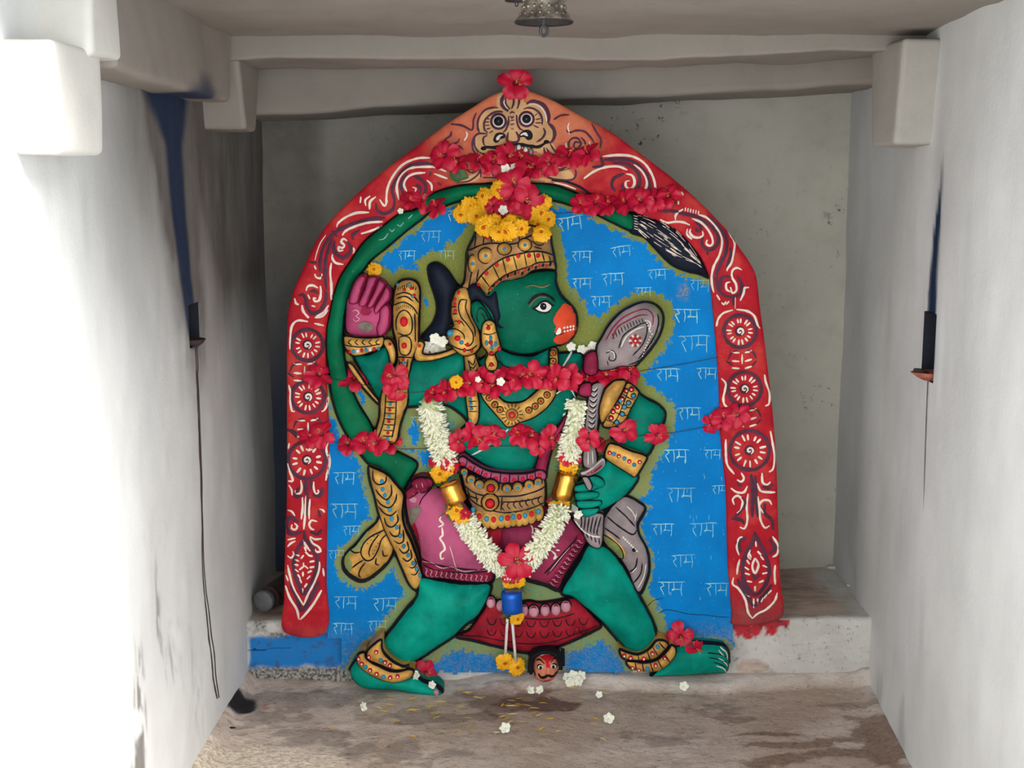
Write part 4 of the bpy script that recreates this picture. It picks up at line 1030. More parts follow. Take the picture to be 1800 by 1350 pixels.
ls.strokes(9, 2.6, 1, [(880, 30), (885, 110), (930, 150), (990, 130), (1000, 70)], [(905, 195), (940, 240), (1000, 280), (1045, 230), (1040, 150)], [(910, 280), (960, 330), (1030, 350), (1080, 290), (1090, 230)], [(925, 345), (980, 400), (1040, 420), (1090, 380)],
           [(980, 440), (1000, 500), (1050, 520), (1100, 470), (1095, 410)], [(1025, 560), (1060, 600), (1110, 590), (1118, 500)], [(1065, 640), (1110, 665), (1150, 640), (1145, 550)], [(1110, 710), (1150, 750), (1195, 720), (1180, 650)], [(1140, 790), (1180, 820), (1220, 790), (1210, 720)], [(1200, 870), (1230, 880), (1260, 850), (1245, 800)], [(1215, 930), (1250, 940), (1285, 900)])
ls.dots(9, 3.6, 4.2, 2, (960, 122), (968, 192), (988, 242), (1012, 302), (1030, 370), (1047, 448), (1090, 525), (1120, 600), (1152, 690), (1190, 768), (1232, 840), (1262, 892), (1290, 952), h=0.003)
ls.build(stele, 'gold sash ends crossing below the tail')

br = Part('bracelet', [P_GOLD, P_BLACK, P_GEMR, P_GEMB, P_WHITE], yp=-0.05)
br.piece(K(3, (580, 850), (700, 864), (860, 864), (912, 852), (932, 885), (905, 955), (820, 995), (700, 1032), (640, 1022), (582, 962), (568, 900)), b=0.044, h=0.014, r=12, g=4, line=1, lw=2.4)
br.strokes(3, 2.0, 1, [(575, 930), (650, 940), (750, 945), (900, 920)])
for k in range(5): br.strokes(3, 2.0, 1, [(640 + k * 60, 880), (615 + k * 60, 905), (645 + k * 60, 930)])
for k in range(8): br.dots(3, 3, 4, (2, 3, 4)[k % 3], (625 + k * 36, 988 - k * 4), h=0.004)
br.build(stele, 'gold bracelet below the raised palm')
for nm, poly, smoothpoly, dotsl in [
    ('armband', [(405, 520), (440, 440), (530, 310), (585, 215), (655, 262), (665, 305), (612, 405), (572, 482), (522, 525), (440, 540)],
     [(385, 480), (378, 400), (408, 290), (438, 238), (500, 195), (575, 205), (522, 330), (442, 460), (405, 505)],
     [(465, 465), (505, 495), (480, 420), (545, 435), (510, 385), (560, 385), (545, 330), (590, 355), (575, 270), (625, 305), (610, 260), (535, 340)]),
    ('wristband', [(428, 765), (418, 720), (450, 655), (500, 655), (600, 698), (722, 742), (702, 805), (642, 895), (600, 878), (515, 825)], None,
     [(455, 715), (485, 722), (520, 738), (560, 755), (595, 775), (630, 800), (670, 780)])]:
    a = Part(nm, [P_GOLD, P_BLACK, P_GEMR, P_GEMB, P_WHITE], yp=-0.055)
    if smoothpoly: a.piece(K(8, *smoothpoly), b=0.05, h=0.02, r=12, g=4, line=1, lw=2)
    a.piece(K(8, *poly), b=0.05, h=0.014, r=12, g=4, line=1, lw=2.4)
    for k, q in enumerate(dotsl):
        if nm == 'armband': a.dots(8, 5, 5, 1, q, h=0.002)
        a.dots(8, 3.8, 3.8, (2, 3)[k % 2], q, h=0.004, eps=0.002)
        if k % 2 == 0: a.dots(8, 1.6, 1.6, 4, q, h=0.002, eps=0.006)
    if nm == 'armband': a.strokes(8, 1.8, 1, [(475, 520), (525, 430), (600, 240)], [(430, 480), (500, 500), (545, 505)], [(470, 415), (540, 440), (590, 450)], [(505, 350), (570, 385), (615, 395)], [(545, 290), (590, 320), (640, 340)])
    a.build(stele)

def anklet(parts, b=0.054, yp=-0.06):
    a = Part('anklet', [P_GOLD, P_BLACK, P_GEMR, P_GEMB, P_WHITE], yp=yp)
    for v, poly, dl, lines in parts:
        a.piece(K(v, *poly), b=b, h=0.016, r=13, g=4, line=1, lw=2.6)
        a.strokes(v, 2.0, 1, *lines) if lines else None
        for k, q in enumerate(dl):
            a.dots(v, 4, 4, (2, 2, 3)[k % 3], q, h=0.004)
            if k % 3 < 2: a.dots(v, 1.8, 1.8, 4, q, h=0.002, eps=0.005)
    a.build(stele)
anklet([(12, [(928, 640), (945, 605), (990, 598), (1008, 650), (1100, 702), (1200, 737), (1300, 715), (1342, 738), (1312, 792), (1200, 822), (1100, 802), (1000, 752), (935, 692)], [(945, 640), (968, 672), (995, 695), (1028, 718), (1075, 745), (1125, 765), (1172, 772), (1225, 765)], []),
        (12, [(998, 600), (1040, 548), (1106, 508), (1118, 585), (1182, 655), (1262, 698), (1305, 690), (1282, 722), (1200, 728), (1100, 692), (1010, 652)], [(1072, 588), (1020, 625), (1105, 648), (1135, 662), (1170, 685), (1232, 685)], [])], 0.078, -0.084)
anklet([(11, [(580, 1232), (700, 1242), (800, 1222), (872, 1152), (902, 1118), (935, 1140), (932, 1195), (882, 1262), (802, 1312), (682, 1312), (600, 1282)], [(620, 1278), (665, 1292), (725, 1280), (785, 1258), (850, 1208)], [[(640, 1240), (645, 1300)], [(690, 1245), (700, 1310)], [(745, 1240), (770, 1310)], [(800, 1225), (840, 1290)], [(850, 1180), (890, 1240)]]),
        (11, [(528, 1150), (590, 1170), (660, 1184), (732, 1152), (792, 1088), (852, 1088), (882, 1122), (842, 1172), (782, 1222), (682, 1234), (580, 1224), (540, 1202)], [(605, 1205), (700, 1210), (800, 1125), (762, 1172), (560, 1190)], [[(660, 1185), (665, 1230)], [(725, 1160), (750, 1225)], [(765, 1130), (805, 1195)], [(810, 1095), (860, 1150)]])])

# ---- mace and grey scarf
mc = Part('mace', [P_GREY, P_BLACK, P_GEMR, P_WHITE, P_MAG, P_OLIVE], yp=-0.05)
mc.piece(K(5, (310, 850), (350, 780), (400, 690), (480, 600), (580, 535), (680, 500), (765, 512), (828, 575), (838, 660), (808, 765), (745, 865), (660, 965), (600, 1015), (500, 1018), (420, 1045), (320, 1040), (305, 930)), b=0.03, h=0.03, r=26, g=5, line=1, lw=2.6)
mc.patch(K(5, (765, 512), (828, 575), (838, 660), (808, 765), (745, 865), (660, 965), (640, 950), (720, 850), (775, 755), (800, 660), (790, 590), (745, 535)), 5, eps=0.001)
mc.strokes(5, 2.6, 1, [(790, 590), (798, 660), (772, 755), (716, 852), (640, 950)])
mc.strokes(5, 2.2, 4, [(380, 800), (440, 700), (520, 620), (620, 570), (700, 555), (750, 600), (750, 680)], [(430, 790), (470, 700), (560, 640), (650, 600), (710, 600)])
for k in range(11): mc.strokes(5, 1.8, 1, [(430 + k * 23, 745 - k * 12 - 18 * math.sin(k / 10 * 3.1)), (445 + k * 23, 790 - k * 13 - 18 * math.sin(k / 10 * 3.1))])
mc.strokes(5, 2.2, 1, [(480, 860), (520, 760), (600, 700), (690, 660), (705, 720), (670, 830), (590, 920)], [(660, 960), (560, 1000)])
mc.strokes(5, 2.0, 3, [(500, 850), (540, 770), (610, 715), (680, 690)], [(700, 640), (730, 660), (720, 730)], [(390, 880), (440, 890), (450, 940)])
mc.strokes(5, 2.0, 1, [(380, 900), (430, 880), (460, 920), (445, 960), (405, 950), (410, 920)], [(400, 1000), (390, 960)])
for k in range(14): mc.dots(5, 1.6, 1.6, 3, (735 - 14 * abs(k - 5) ** 0.8 + 10, 640 + k * 22), h=0.002)
x, y = K(5, (612, 800))[0]
for k in range(12):
    t = 2 * math.pi * k / 12; mc.dot(x + 9 * math.cos(t), y + 9 * math.sin(t), 3.2, 2.0, 2 if k % 2 else 3, h=0.003, rot=t, seg=8)
mc.dot(x, y, 5.5, 5.5, 2, h=0.005); mc.dot(x, y, 2, 2, 3, h=0.003, eps=0.006)
mc.piece(K(8, (425, 228), (335, 225), (300, 330), (280, 480), (272, 600), (285, 690), (360, 690), (372, 560), (385, 450), (395, 380)), b=0.034, h=0.02, r=12, g=4, line=1, lw=2.4)
for k in range(9): mc.strokes(8, 2.2, 1, [(312 - k * 2, 262 + k * 38), (345 - k * 2, 282 + k * 38), (372 - k * 3, 255 + k * 38)]); 
for k in range(9): mc.strokes(8, 1.4, 3, [(318 - k * 2, 252 + k * 38), (346 - k * 2, 268 + k * 38), (366 - k * 3, 245 + k * 38)])
mc.piece(K(8, (285, 660), (350, 670), (372, 780), (352, 835), (272, 822), (262, 740)), b=0.04, h=0.02, r=10, g=4, line=1, lw=2.2)
mc.piece(K(8, (250, 866), (300, 848), (375, 785), (412, 762), (420, 800), (380, 846), (300, 884)), b=0.05, h=0.014, r=7, g=3.5, line=3, lw=1.8)
mc.patch(K(8, (290, 862), (350, 830), (395, 795), (400, 808), (350, 850), (300, 872)), 4)
mc.piece(K(8, (255, 885), (300, 885), (332, 955), (305, 985), (270, 930)), b=0.06, h=0.01, r=6, g=3, line=1, lw=1.8)
mc.strokes(8, 1.6, 3, [(300, 690), (300, 800)], [(330, 700), (335, 790)])
mc.build(stele, 'grey carved mace held against the shoulder')

sc = Part('scarf', [P_GREY, P_BLACK, P_WHITE, P_OLIVE, P_GOLD], yp=-0.03)
sc.piece(K(11, (420, 200), (500, 95), (580, 55), (690, 108), (717, 142), (692, 200), (662, 255), (672, 330), (722, 420), (742, 500), (742, 600), (712, 695), (680, 752), (635, 735), (598, 625), (555, 545), (500, 480), (420, 400), (400, 330), (405, 250)), b=0.01, h=0.022, r=22, g=5, line=1, lw=3)
sc.patch(K(11, (402, 355), (420, 335), (500, 380), (550, 450), (548, 505), (510, 490), (440, 440), (400, 400)), 3, eps=0.002)
sc.strokes(11, 2.4, 1, [(402, 355), (420, 335), (500, 380), (550, 450), (548, 505), (510, 490), (440, 440), (400, 400)], closed=True)
sc.strokes(11, 2.6, 4, [(425, 310), (480, 355), (545, 420), (570, 490)])
sc.strokes(11, 2.6, 1, [(440, 200), (530, 270), (620, 325), (655, 300)], [(500, 130), (570, 190), (640, 270)], [(420, 280), (470, 310), (530, 355)], [(655, 490), (640, 560), (600, 600)], [(690, 530), (680, 600), (630, 680)], [(690, 200), (650, 260)])
sc.strokes(11, 2.0, 2, [(580, 120), (620, 160), (640, 200)], [(650, 170), (640, 230)], [(720, 540), (700, 640), (660, 710)], [(620, 600), (650, 560)])
for k in range(8): sc.dots(11, 2, 2, 2, (555 + k * 14, 345 + k * 14), h=0.002)
sc.dots(11, 3.4, 3.4, 1, (630, 435))
sc.piece(K(11, (190, 195), (250, 165), (400, 160), (412, 250), (392, 405), (310, 395), (250, 295), (200, 235)), b=0.04, h=0.014, r=14, g=4, line=1, lw=2.5)
sc.strokes(11, 2.6, 2, [(205, 210), (260, 280), (320, 315), (385, 325)])
for k in range(6): sc.strokes(11, 2.2, 1, [(250 + k * 28, 180), (250 + k * 22, 240 + k * 10), (240 + k * 26, 270 + k * 8)], [(225 + k * 30, 265 + k * 14), (240 + k * 28, 300 + k * 16)])
sc.build(stele, 'grey scarf falling beside the thigh')

# ---- red seat under the figure
seat = Part('red_plinth', [P_CRIM, P_BLACK, P_LIGHTP, P_MAG], yp=-0.02)
seat.piece(K(13, (385, 145), (450, 175), (520, 200), (600, 195), (700, 190), (760, 185), (850, 200), (1000, 180), (1150, 155), (1230, 225), (1310, 310), (1385, 400), (1320, 450), (1150, 530), (1000, 590), (850, 632), (700, 640), (550, 605), (400, 570), (250, 532), (110, 500), (220, 440), (300, 330), (360, 240)), b=0.008, h=0.022, r=32, g=5, line=1, lw=3, bump=0.006)
for (x, y, w_) in [(415, 195, 8), (500, 225, 8), (712, 255, 6), (790, 265, 9.5), (890, 258, 8.5), (985, 250, 8.5), (1072, 225, 9)]:
    xx, yy = K(13, (x, y))[0]
    seat.dot(xx, yy, w_ + 1.5, 12, 1, h=0.004); seat.dot(xx, yy, w_, 10.6, 2, h=0.009, eps=0.002); seat.dot(xx, yy - 5, w_ * 0.55, 5, 3, h=0.002, eps=0.009)
seat.strokes(13, 2.0, 1, [(130, 490), (300, 485), (500, 520), (700, 545), (850, 545), (1000, 520), (1200, 450), (1350, 395)], [(700, 320), (850, 330), (1000, 320), (1150, 280)])
for k in range(16):
    x0 = 380 + (k % 8) * 115; y0 = 340 + (k // 8) * 95 - abs(x0 - 780) * 0.05
    seat.strokes(13, 1.8, 1, [(x0, y0), (x0 + 20, y0 + 50), (x0 + 60, y0 + 55), (x0 + 85, y0 + 5)])
    seat.strokes(13, 1.4, 3, [(x0 + 35, y0 - 10), (x0 + 42, y0 + 25)])
seat.build(stele, 'crimson scalloped seat between the legs')

# ---- small head under the foot
sh = Part('small_head', [P_SKIN, P_BLACK, P_WHITE, P_GEMR, P_LIGHTP, P_MAG], yp=-0.045)
sh.piece(K(13, (785, 720), (830, 650), (915, 635), (990, 680), (1015, 760), (1005, 840), (960, 895), (880, 915), (810, 885), (782, 810)), b=0.02, h=0.045, r=24, g=4)
sh.patch(K(13, (850, 640), (950, 640), (960, 680), (925, 700), (935, 740), (900, 740), (890, 690), (855, 670)), 3, eps=0.002, rag=1.5)
sh.strokes(13, 2.0, 2, [(850, 660), (900, 645), (950, 655)])
for x, y in [(850, 742), (962, 740)]:
    xx, yy = K(13, (x, y))[0]
    sh.dot(xx, yy, 6.2, 4.6, 1, h=0.002); sh.dot(xx, yy, 5, 3.6, 2, h=0.003, eps=0.002); sh.dot(xx, yy, 2.6, 2.8, 1, h=0.002, eps=0.005)
sh.strokes(13, 2.2, 1, [(815, 700), (845, 685), (885, 710)], [(940, 705), (970, 685), (1000, 700)])
sh.piece(K(13, (885, 790), (905, 740), (925, 740), (945, 790), (915, 805)), b=0.06, h=0.012, r=5, g=2.5, step=2)
sh.strokes(13, 5.0, 1, [(830, 800), (850, 830), (885, 825), (915, 805), (945, 825), (975, 820), (990, 795)], eps=0.003)
sh.strokes(13, 2.2, 5, [(880, 860), (915, 868), (945, 858)])
sh.patch(K(13, (865, 890), (960, 890), (985, 920), (940, 945), (880, 945)), 4, rag=2)
sh.strokes(13, 2.0, 1, [(790, 800), (805, 840), (795, 790)], [(1005, 790), (995, 830), (1012, 800)])
sho = sh.build(stele, 'small tan moustached head at the foot of the slab')
shh = Part('head_hair', [P_BLACK], yp=-0.045)
shh.piece(K(13, (748, 760), (755, 680), (780, 625), (850, 598), (950, 595), (1015, 635), (1035, 720), (1015, 770), (992, 690), (920, 642), (830, 660), (792, 720), (785, 810), (755, 820)), b=0.045, h=0.024, r=12, g=3.5, step=3, bump=0.01)
shh.build(sho)

# ---- blue field with the painted words and the olive glow around the figure
def build_panel():
    P = np.array(smooth_line(OUTER, False, 10).tolist())
    x = np.arange(560, 1312, 4.0); y = np.arange(310, 1188, 4.0)
    X, Y = np.meshgrid(x, y, indexing='ij'); sh_ = X.shape
    Q = np.stack([X.ravel(), Y.ravel()], 1)
    fig = [p for p in PIECES if p.hi[1] > 250]
    tl = [p for p in tail.pieces + tuft.pieces]
    D = np.full(len(Q), 200.0); E = np.full(len(Q), 200.0)
    for p in fig:
        m = (Q[:, 0] > p.lo[0] - 45) & (Q[:, 0] < p.hi[0] + 45) & (Q[:, 1] > p.lo[1] - 45) & (Q[:, 1] < p.hi[1] + 45)
        k = np.where(m)[0]
        if not len(k): continue
        d = seg_dist(Q[k], p.poly); d[inside(Q[k], p.poly)] = -1
        E[k] = np.minimum(E[k], d)
        off = 9 if any(p is t for t in tl) else 19
        if any(p is t for t in sc.pieces): off = 5
        if any(p is t for t in ls.pieces): off = 13
        if p.lo[1] > 1085: off = 7
        D[k] = np.minimum(D[k], d - off)
    # extra olive brushed in between arm, sash and tail
    for poly, grow in [(K(3, (1040, 330), (1150, 290), (1260, 320), (1300, 200), (1420, 130), (1600, 150), (1650, 300), (1560, 420), (1250, 600), (1250, 850), (1000, 850), (960, 430)), 3), (K(6, (600, 60), (680, 100), (880, 330), (830, 560), (760, 470)), 0),
                       (K(6, (1090, 400), (1300, 370), (1600, 430), (1620, 560), (1400, 500), (1300, 760), (1100, 740), (1040, 700)), 0), (K(13, (560, 620), (740, 650), (760, 880), (440, 915), (360, 900), (620, 840), (720, 790), (730, 680)), 2),
                       (K(7, (430, 640), (500, 620), (480, 800), (380, 800)), 6), (K(4, (20, 330), (100, 250), (200, 200), (190, 420), (160, 560), (60, 520)), 8), (K(5, (150, 640), (330, 650), (330, 830), (180, 830)), 4),
                       (K(8, (560, 1050), (700, 1000), (740, 880), (720, 860)), 6), (K(8, (640, 240), (740, 240), (860, 420), (760, 380)), 4)]:
        pp = smooth_line(poly, True, 8)
        d = seg_dist(Q, pp); d[inside(Q, pp)] *= -1
        D = np.minimum(D, d - grow)
    # blue left showing inside those areas
    for poly in [K(3, (1240, 420), (1280, 480), (1330, 560), (1300, 610), (1260, 540)), K(6, (660, 190), (740, 230), (780, 400), (700, 320)), K(6, (1130, 560), (1180, 460), (1250, 520), (1240, 680), (1180, 730), (1130, 640)), K(7, (280, 540), (350, 560), (330, 600), (270, 590)),
                 K(13, (1090, 760), (1200, 650), (1360, 560), (1430, 580), (1500, 700), (1540, 800), (1250, 830), (1120, 840)), K(13, (0, 640), (350, 630), (470, 680), (560, 780), (420, 880), (100, 900), (0, 890))]:
        pp = smooth_line(poly, True, 8)
        d = seg_dist(Q, pp); i_ = inside(Q, pp)
        D = np.where(i_, np.maximum(D, d - 3), D)
    for poly in [K(13, (440, 895), (560, 878), (690, 845), (750, 790), (790, 850), (790, 910), (680, 918), (560, 920)), K(13, (1010, 640), (1060, 600), (1075, 700), (1050, 800), (1060, 870), (1000, 890))]:
        pp = smooth_line(poly, True, 6); E = np.where(inside(Q, pp) & (fbm(Q[:, 0] / 5, Q[:, 1] / 5, 12) > 0.36), 0.0, E)
    # ragged bottom, worn low down
    bot = 1182 + 6 * (fbm(Q[:, 0] / 30, Q[:, 1] * 0, 5) - 0.5)
    worn = sstep(1075, 1160, Q[:, 1]) * (0.35 + 0.65 * sstep(1180, 1260, Q[:, 0])) * 0.9
    worn = np.maximum(worn, sstep(1100, 1180, Q[:, 1]) * sstep(640, 560, Q[:, 0]))
    worn = np.maximum(worn, 0.75 * sstep(12, 5, np.hypot((Q[:, 0] - 1202) / 1.3, (Q[:, 1] - 513) / 1.8) + 7 * (fbm(Q[:, 0] / 6, Q[:, 1] / 6, 3) - 0.5)))
    up = sstep(760, 640, Q[:, 1])
    V = [tuple(p) for p in (at(q[0], q[1], -0.001) for q in Q)]
    n = sh_[1]
    cx = (X[:-1, :-1] + 2).ravel(); cy = (Y[:-1, :-1] + 2).ravel()
    cc = np.stack([cx, cy], 1)
    ok = inside(cc, P) & (seg_dist(cc, P, False) > 9) & (cy < 1122)
    ok |= (cy > 1060) & (cy < 1122) & (cx > 574) & (cx < 1290)
    low = (cy >= 1116) & (cx > 598) & (cx < 1290 - 0.25 * np.maximum(0, cy - 1130) + 8 * (fbm(cy / 9, cx * 0, 2) - 0.5)) & (cy < 1181 + 5 * (fbm(cx / 25, cy * 0, 8) - 0.5) * 2)
    ok |= low
    F = []
    for t, good in enumerate(ok):
        if good:
            i, j = divmod(t, n - 1)
            F.append((i * n + j, i * n + j + 1, (i + 1) * n + j + 1, (i + 1) * n + j))
    B = Part('blue_field', [P_PANEL, P_SKY, P_BLACK, P_CREAM], yp=-0.001)
    # painted words
    rnd = random.Random(5)
    def word(x, y, w_, rot=0.0, weight=1.8, n=3):
        s_ = w_ / 1.32; h_ = 0.62
        G = [[(0.0, 0.02), (0.5, 0.0), (0.95, -0.01), (1.34, 0.0)][:2 + (n > 1) * 2],
             [(0.12, 0.0), (0.27, 0.1), (0.28, 0.24), (0.12, 0.36), (0.2, 0.55), (0.3, 0.85)],
             [(0.55, 0.0), (0.56, 0.4), (0.54, 0.82)]]
        if n > 2: G += [[(0.82, 0.0), (0.82, 0.34), (0.80, 0.5), (0.70, 0.55), (0.74, 0.44), (0.84, 0.47), (1.16, 0.48)], [(1.17, 0.0), (1.18, 0.5), (1.17, 0.92)]]
        for g in G:
            pts = []
            for a, b in g:
                a += rnd.uniform(-.03, .03); b = b * h_ * 1.25 + rnd.uniform(-.02, .02)
                pts.append((x + s_ * (a * math.cos(rot) - b * math.sin(rot)), y + s_ * (a * math.sin(rot) + b * math.cos(rot))))
            B.stroke(pts, weight * rnd.uniform(0.85, 1.15), 1, eps=0.0008, rise=0.0006, jit=0.45)
    for a in [(738, 406, 38, 0, 2.0), (787, 370, 36, .12, 1.8, 2), (699, 441, 32), (770, 441, 30, 0, 1.2), (1004, 442, 37), (1073, 436, 36, -.15), (1005, 490, 36, -.03), (1057, 482, 40, -.05), (1138, 475, 34, -.05), (1116, 506, 30, -.03, 1.3), (1039, 521, 36, 0, 1.9), (1212, 492, 38, .05, 1.3),
              (1184, 544, 46, 0, 2.4), (1193, 590, 56, 0, 1.7), (1153, 649, 42), (1224, 647, 38, 0, 1.6), (1191, 717, 42), (1166, 791, 44), (1237, 791, 32, 0, 1.3), (1171, 858, 50, 0, 1.9), (1251, 854, 30, 0, 1.3), (1145, 921, 40), (1213, 920, 46, 0, 1.9), (1179, 977, 42, -.03), (1157, 1023, 46), (1240, 1026, 42),
              (978, 385, 46, -.14, 2.4), (586, 831, 40), (580, 886, 50, 0, 1.9, 3), (602, 925, 32, 0, 1.3), (577, 968, 30, 0, 1.3), (587, 1049, 42), (654, 1052, 46), (584, 1096, 38), (646, 1092, 36, 0, 1.3), (720, 733, 34, 0, 1.3)]:
        word(*a)
    # hairline cracks in the paint
    B.strokes(14, 1.0, 2, [(390, 130), (440, 80), (530, 55)], [(490, 190), (550, 160), (640, 170), (720, 190), (800, 200), (900, 205), (1010, 220), (1110, 225)])
    for _ in range(30):
        x_, y_ = rnd.uniform(1140, 1275), rnd.uniform(640, 1090); l_ = rnd.uniform(2, 9)
        B.stroke([(x_, y_), (x_ + rnd.uniform(-1.5, 1.5), y_ + l_)], 1.0, 1, eps=0.0008)
    k = len(V); bag = B.bag
    off_faces = [tuple(i + k for i in f) for f in bag.F]
    mi = [0] * len(F) + bag.M
    pad = np.zeros(len(bag.V))
    o = mesh_obj('blue_field', V + bag.V, F + off_faces, B.mats, stele, mi,
                 attrs=dict(halo=np.concatenate([D, pad + 99]), edge=np.concatenate([E, pad + 99]), worn=np.concatenate([worn, pad]), up=np.concatenate([up, pad])))
    o['label'] = 'bright blue painted field lettered with one repeated Devanagari word'
build_panel()

# ---- red border with painted scrolls
bd = Part('arch_border', [P_BORDER, P_CREAM, P_PLUM, P_FACE, P_BLACK, P_WHITE, P_GREY, P_ORANGE, P_GEMR], yp=-0.012)
RD, CR, PL, FA, BB, WW, GY, OG, RU = range(9)
bd.piece(OUTER + INNER, b=0.009, h=0.006, r=6, g=7, sharp=False, skirt=-0.012, step=6)
_st = bd.stroke
def _wide(pts, w, mi, **kw): _st(pts, w * (1.32 if mi == CR else 1.42 if mi in (PL, BB) else 1), mi, **kw)
bd.stroke = _wide
# great face at the top of the arch
bd.patch(K(15, (540, 300), (640, 220), (960, 260), (1020, 400), (1180, 380), (1350, 440), (1440, 600), (1450, 760), (1550, 860), (1550, 980), (1480, 1080), (1560, 1180), (1600, 1330), (1350, 1330), (1200, 1260), (900, 1340), (500, 1340), (200, 1330), (100, 1180), (110, 1060), (210, 950), (190, 800), (220, 650), (340, 520), (520, 490)), FA, eps=0.0008, rag=1.0)
def eye(x, y, r1, r2):
    bd.dot(x, y, r1 + 3.4, r1 + 3.6, PL, h=0.003); bd.dot(x, y, r1, r1, WW, h=0.006, eps=0.002)
    bd.dot(x, y, r2 + 0.8, r2 + 0.8, BB, h=0.002, eps=0.007); bd.dot(x, y, 1.2, 1.2, GY, h=0.001, eps=0.0095, seg=8)
eye(876.3, 213.5, 11.6, 7.4); eye(925.5, 209.5, 11.2, 7.0)
bd.strokes(15, 2.6, PL, [(560, 495), (450, 497), (340, 530), (250, 620), (200, 740), (200, 860), (232, 930)], [(640, 572), (560, 562), (480, 582), (400, 632), (330, 705), (308, 800), (320, 885), (375, 935)],
           [(1000, 522), (1090, 497), (1200, 522), (1290, 602), (1330, 700), (1328, 800)], [(740, 640), (735, 760), (692, 880), (640, 932)], [(880, 620), (892, 760), (935, 860), (1000, 892)],
           [(370, 955), (220, 950), (140, 1012), (105, 1120), (122, 1240), (185, 1325)], [(370, 980), (300, 1022), (298, 1110), (330, 1175)], [(1350, 850), (1382, 930), (1332, 1030), (1230, 1100)],
           [(700, 290), (680, 370), (702, 450), (765, 520)], [(780, 280), (830, 350), (820, 450), (790, 515)], [(850, 270), (920, 340), (920, 430), (890, 515)])
bd.strokes(15, 4.6, PL, [(1050, 432), (1130, 388), (1230, 392), (1340, 442), (1420, 552), (1445, 682), (1432, 765)], [(660, 270), (622, 350), (622, 440), (672, 512), (735, 555)], [(1440, 770), (1520, 850), (1550, 960), (1515, 1070), (1450, 1120)])
bd.strokes(15, 2.0, CR, [(690, 340), (660, 400), (690, 470), (730, 510)], [(740, 300), (770, 340)], [(1090, 440), (1200, 430), (1320, 500), (1390, 620), (1410, 740)])
bd.strokes(15, 2.2, PL, [(330, 750), (400, 742)], [(330, 810), (400, 800)], [(350, 872), (420, 855)], [(400, 942), (470, 900)], [(340, 690), (410, 692)], [(1200, 640), (1240, 600)], [(1215, 702), (1300, 690)], [(1210, 762), (1320, 765)], [(1170, 800), (1270, 850)],
           [(770, 722), (840, 712)], [(770, 792), (840, 780)], [(780, 868), (830, 868)], [(760, 600), (800, 570), (850, 590)], [(770, 640), (800, 680), (830, 640)])
bd.strokes(15, 3.4, PL, [(735, 930), (712, 1030), (722, 1085), (800, 1110), (900, 1088), (922, 1020), (870, 915)])
bd.patch(K(15, (480, 1020), (520, 950), (610, 930), (685, 970), (672, 1030), (600, 1045), (560, 1100), (505, 1112), (468, 1065)), BB, eps=0.002)
bd.patch(K(15, (525, 1020), (580, 970), (650, 975), (600, 1000), (570, 1060), (530, 1070)), CR, eps=0.0034, g=2)
bd.patch(K(15, (930, 960), (1010, 890), (1110, 890), (1165, 970), (1142, 1050), (1070, 1065), (1020, 1010), (940, 1012)), BB, eps=0.002)
bd.patch(K(15, (945, 970), (1010, 930), (1060, 940), (1080, 1000), (1040, 990), (1000, 970), (960, 990)), CR, eps=0.0034, g=2)
bd.strokes(15, 4.4, BB, [(270, 1225), (330, 1190), (500, 1195), (640, 1172), (740, 1130), (860, 1135), (1000, 1152), (1130, 1172), (1270, 1182), (1400, 1105)])
bd.dots(15, 5, 3.6, BB, (300, 1210), (1405, 1095), h=0.003)
bd.strokes(15, 2.4, PL, [(1360, 1190), (1372, 1270), (1395, 1345)], [(1400, 1200), (1470, 1295), (1590, 1335)], [(1470, 1130), (1530, 1230), (1605, 1325)], [(730, 1090), (790, 1105), (910, 1090)], [(150, 1000), (140, 1150), (220, 1280), (330, 1310)])
for k, (x, y) in enumerate([(560, 1255), (670, 1230), (770, 1210), (920, 1200), (1040, 1240), (1130, 1270)]):
    xx, yy = K(15, (x, y))[0]
    bd.dot(xx, yy, 5.2, 7, PL, h=0.002); bd.dot(xx, yy, 4, 6, GY if k in (0, 5) else WW, h=0.005, eps=0.002)
# lower lip, fangs and scroll below the face
bd.patch(K(16, (280, 390), (340, 340), (430, 310), (490, 265), (490, 330), (420, 385), (330, 405)), FA, rag=0.6)
bd.strokes(16, 2.2, PL, [(280, 395), (360, 385), (440, 330), (490, 260)], [(330, 260), (380, 300), (440, 290)])
bd.patch(K(16, (1190, 215), (1260, 190), (1330, 220), (1330, 260), (1380, 300), (1390, 370), (1200, 370), (1080, 320), (1190, 290)), FA, rag=0.6)
bd.strokes(16, 2.4, PL, [(1195, 240), (1260, 270), (1330, 245)], [(1080, 315), (1180, 360), (1300, 375), (1390, 365), (1420, 310), (1400, 250)])
bd.patch(K(16, (580, 265), (680, 260), (690, 345), (590, 355)), FA)
bd.strokes(16, 2.0, PL, [(500, 350), (700, 350)], [(590, 260), (600, 350)], [(650, 265), (650, 350)], [(690, 250), (700, 350)], [(480, 260), (480, 350)])
bd.patch(K(16, (940, 360), (1050, 345), (1170, 370), (1170, 395), (940, 400)), FA)
bd.strokes(16, 3.2, BB, [(1180, 375), (1300, 385), (1450, 440), (1560, 510), (1690, 560)])
bd.strokes(16, 2.2, CR, [(1200, 400), (1300, 420), (1420, 465)])
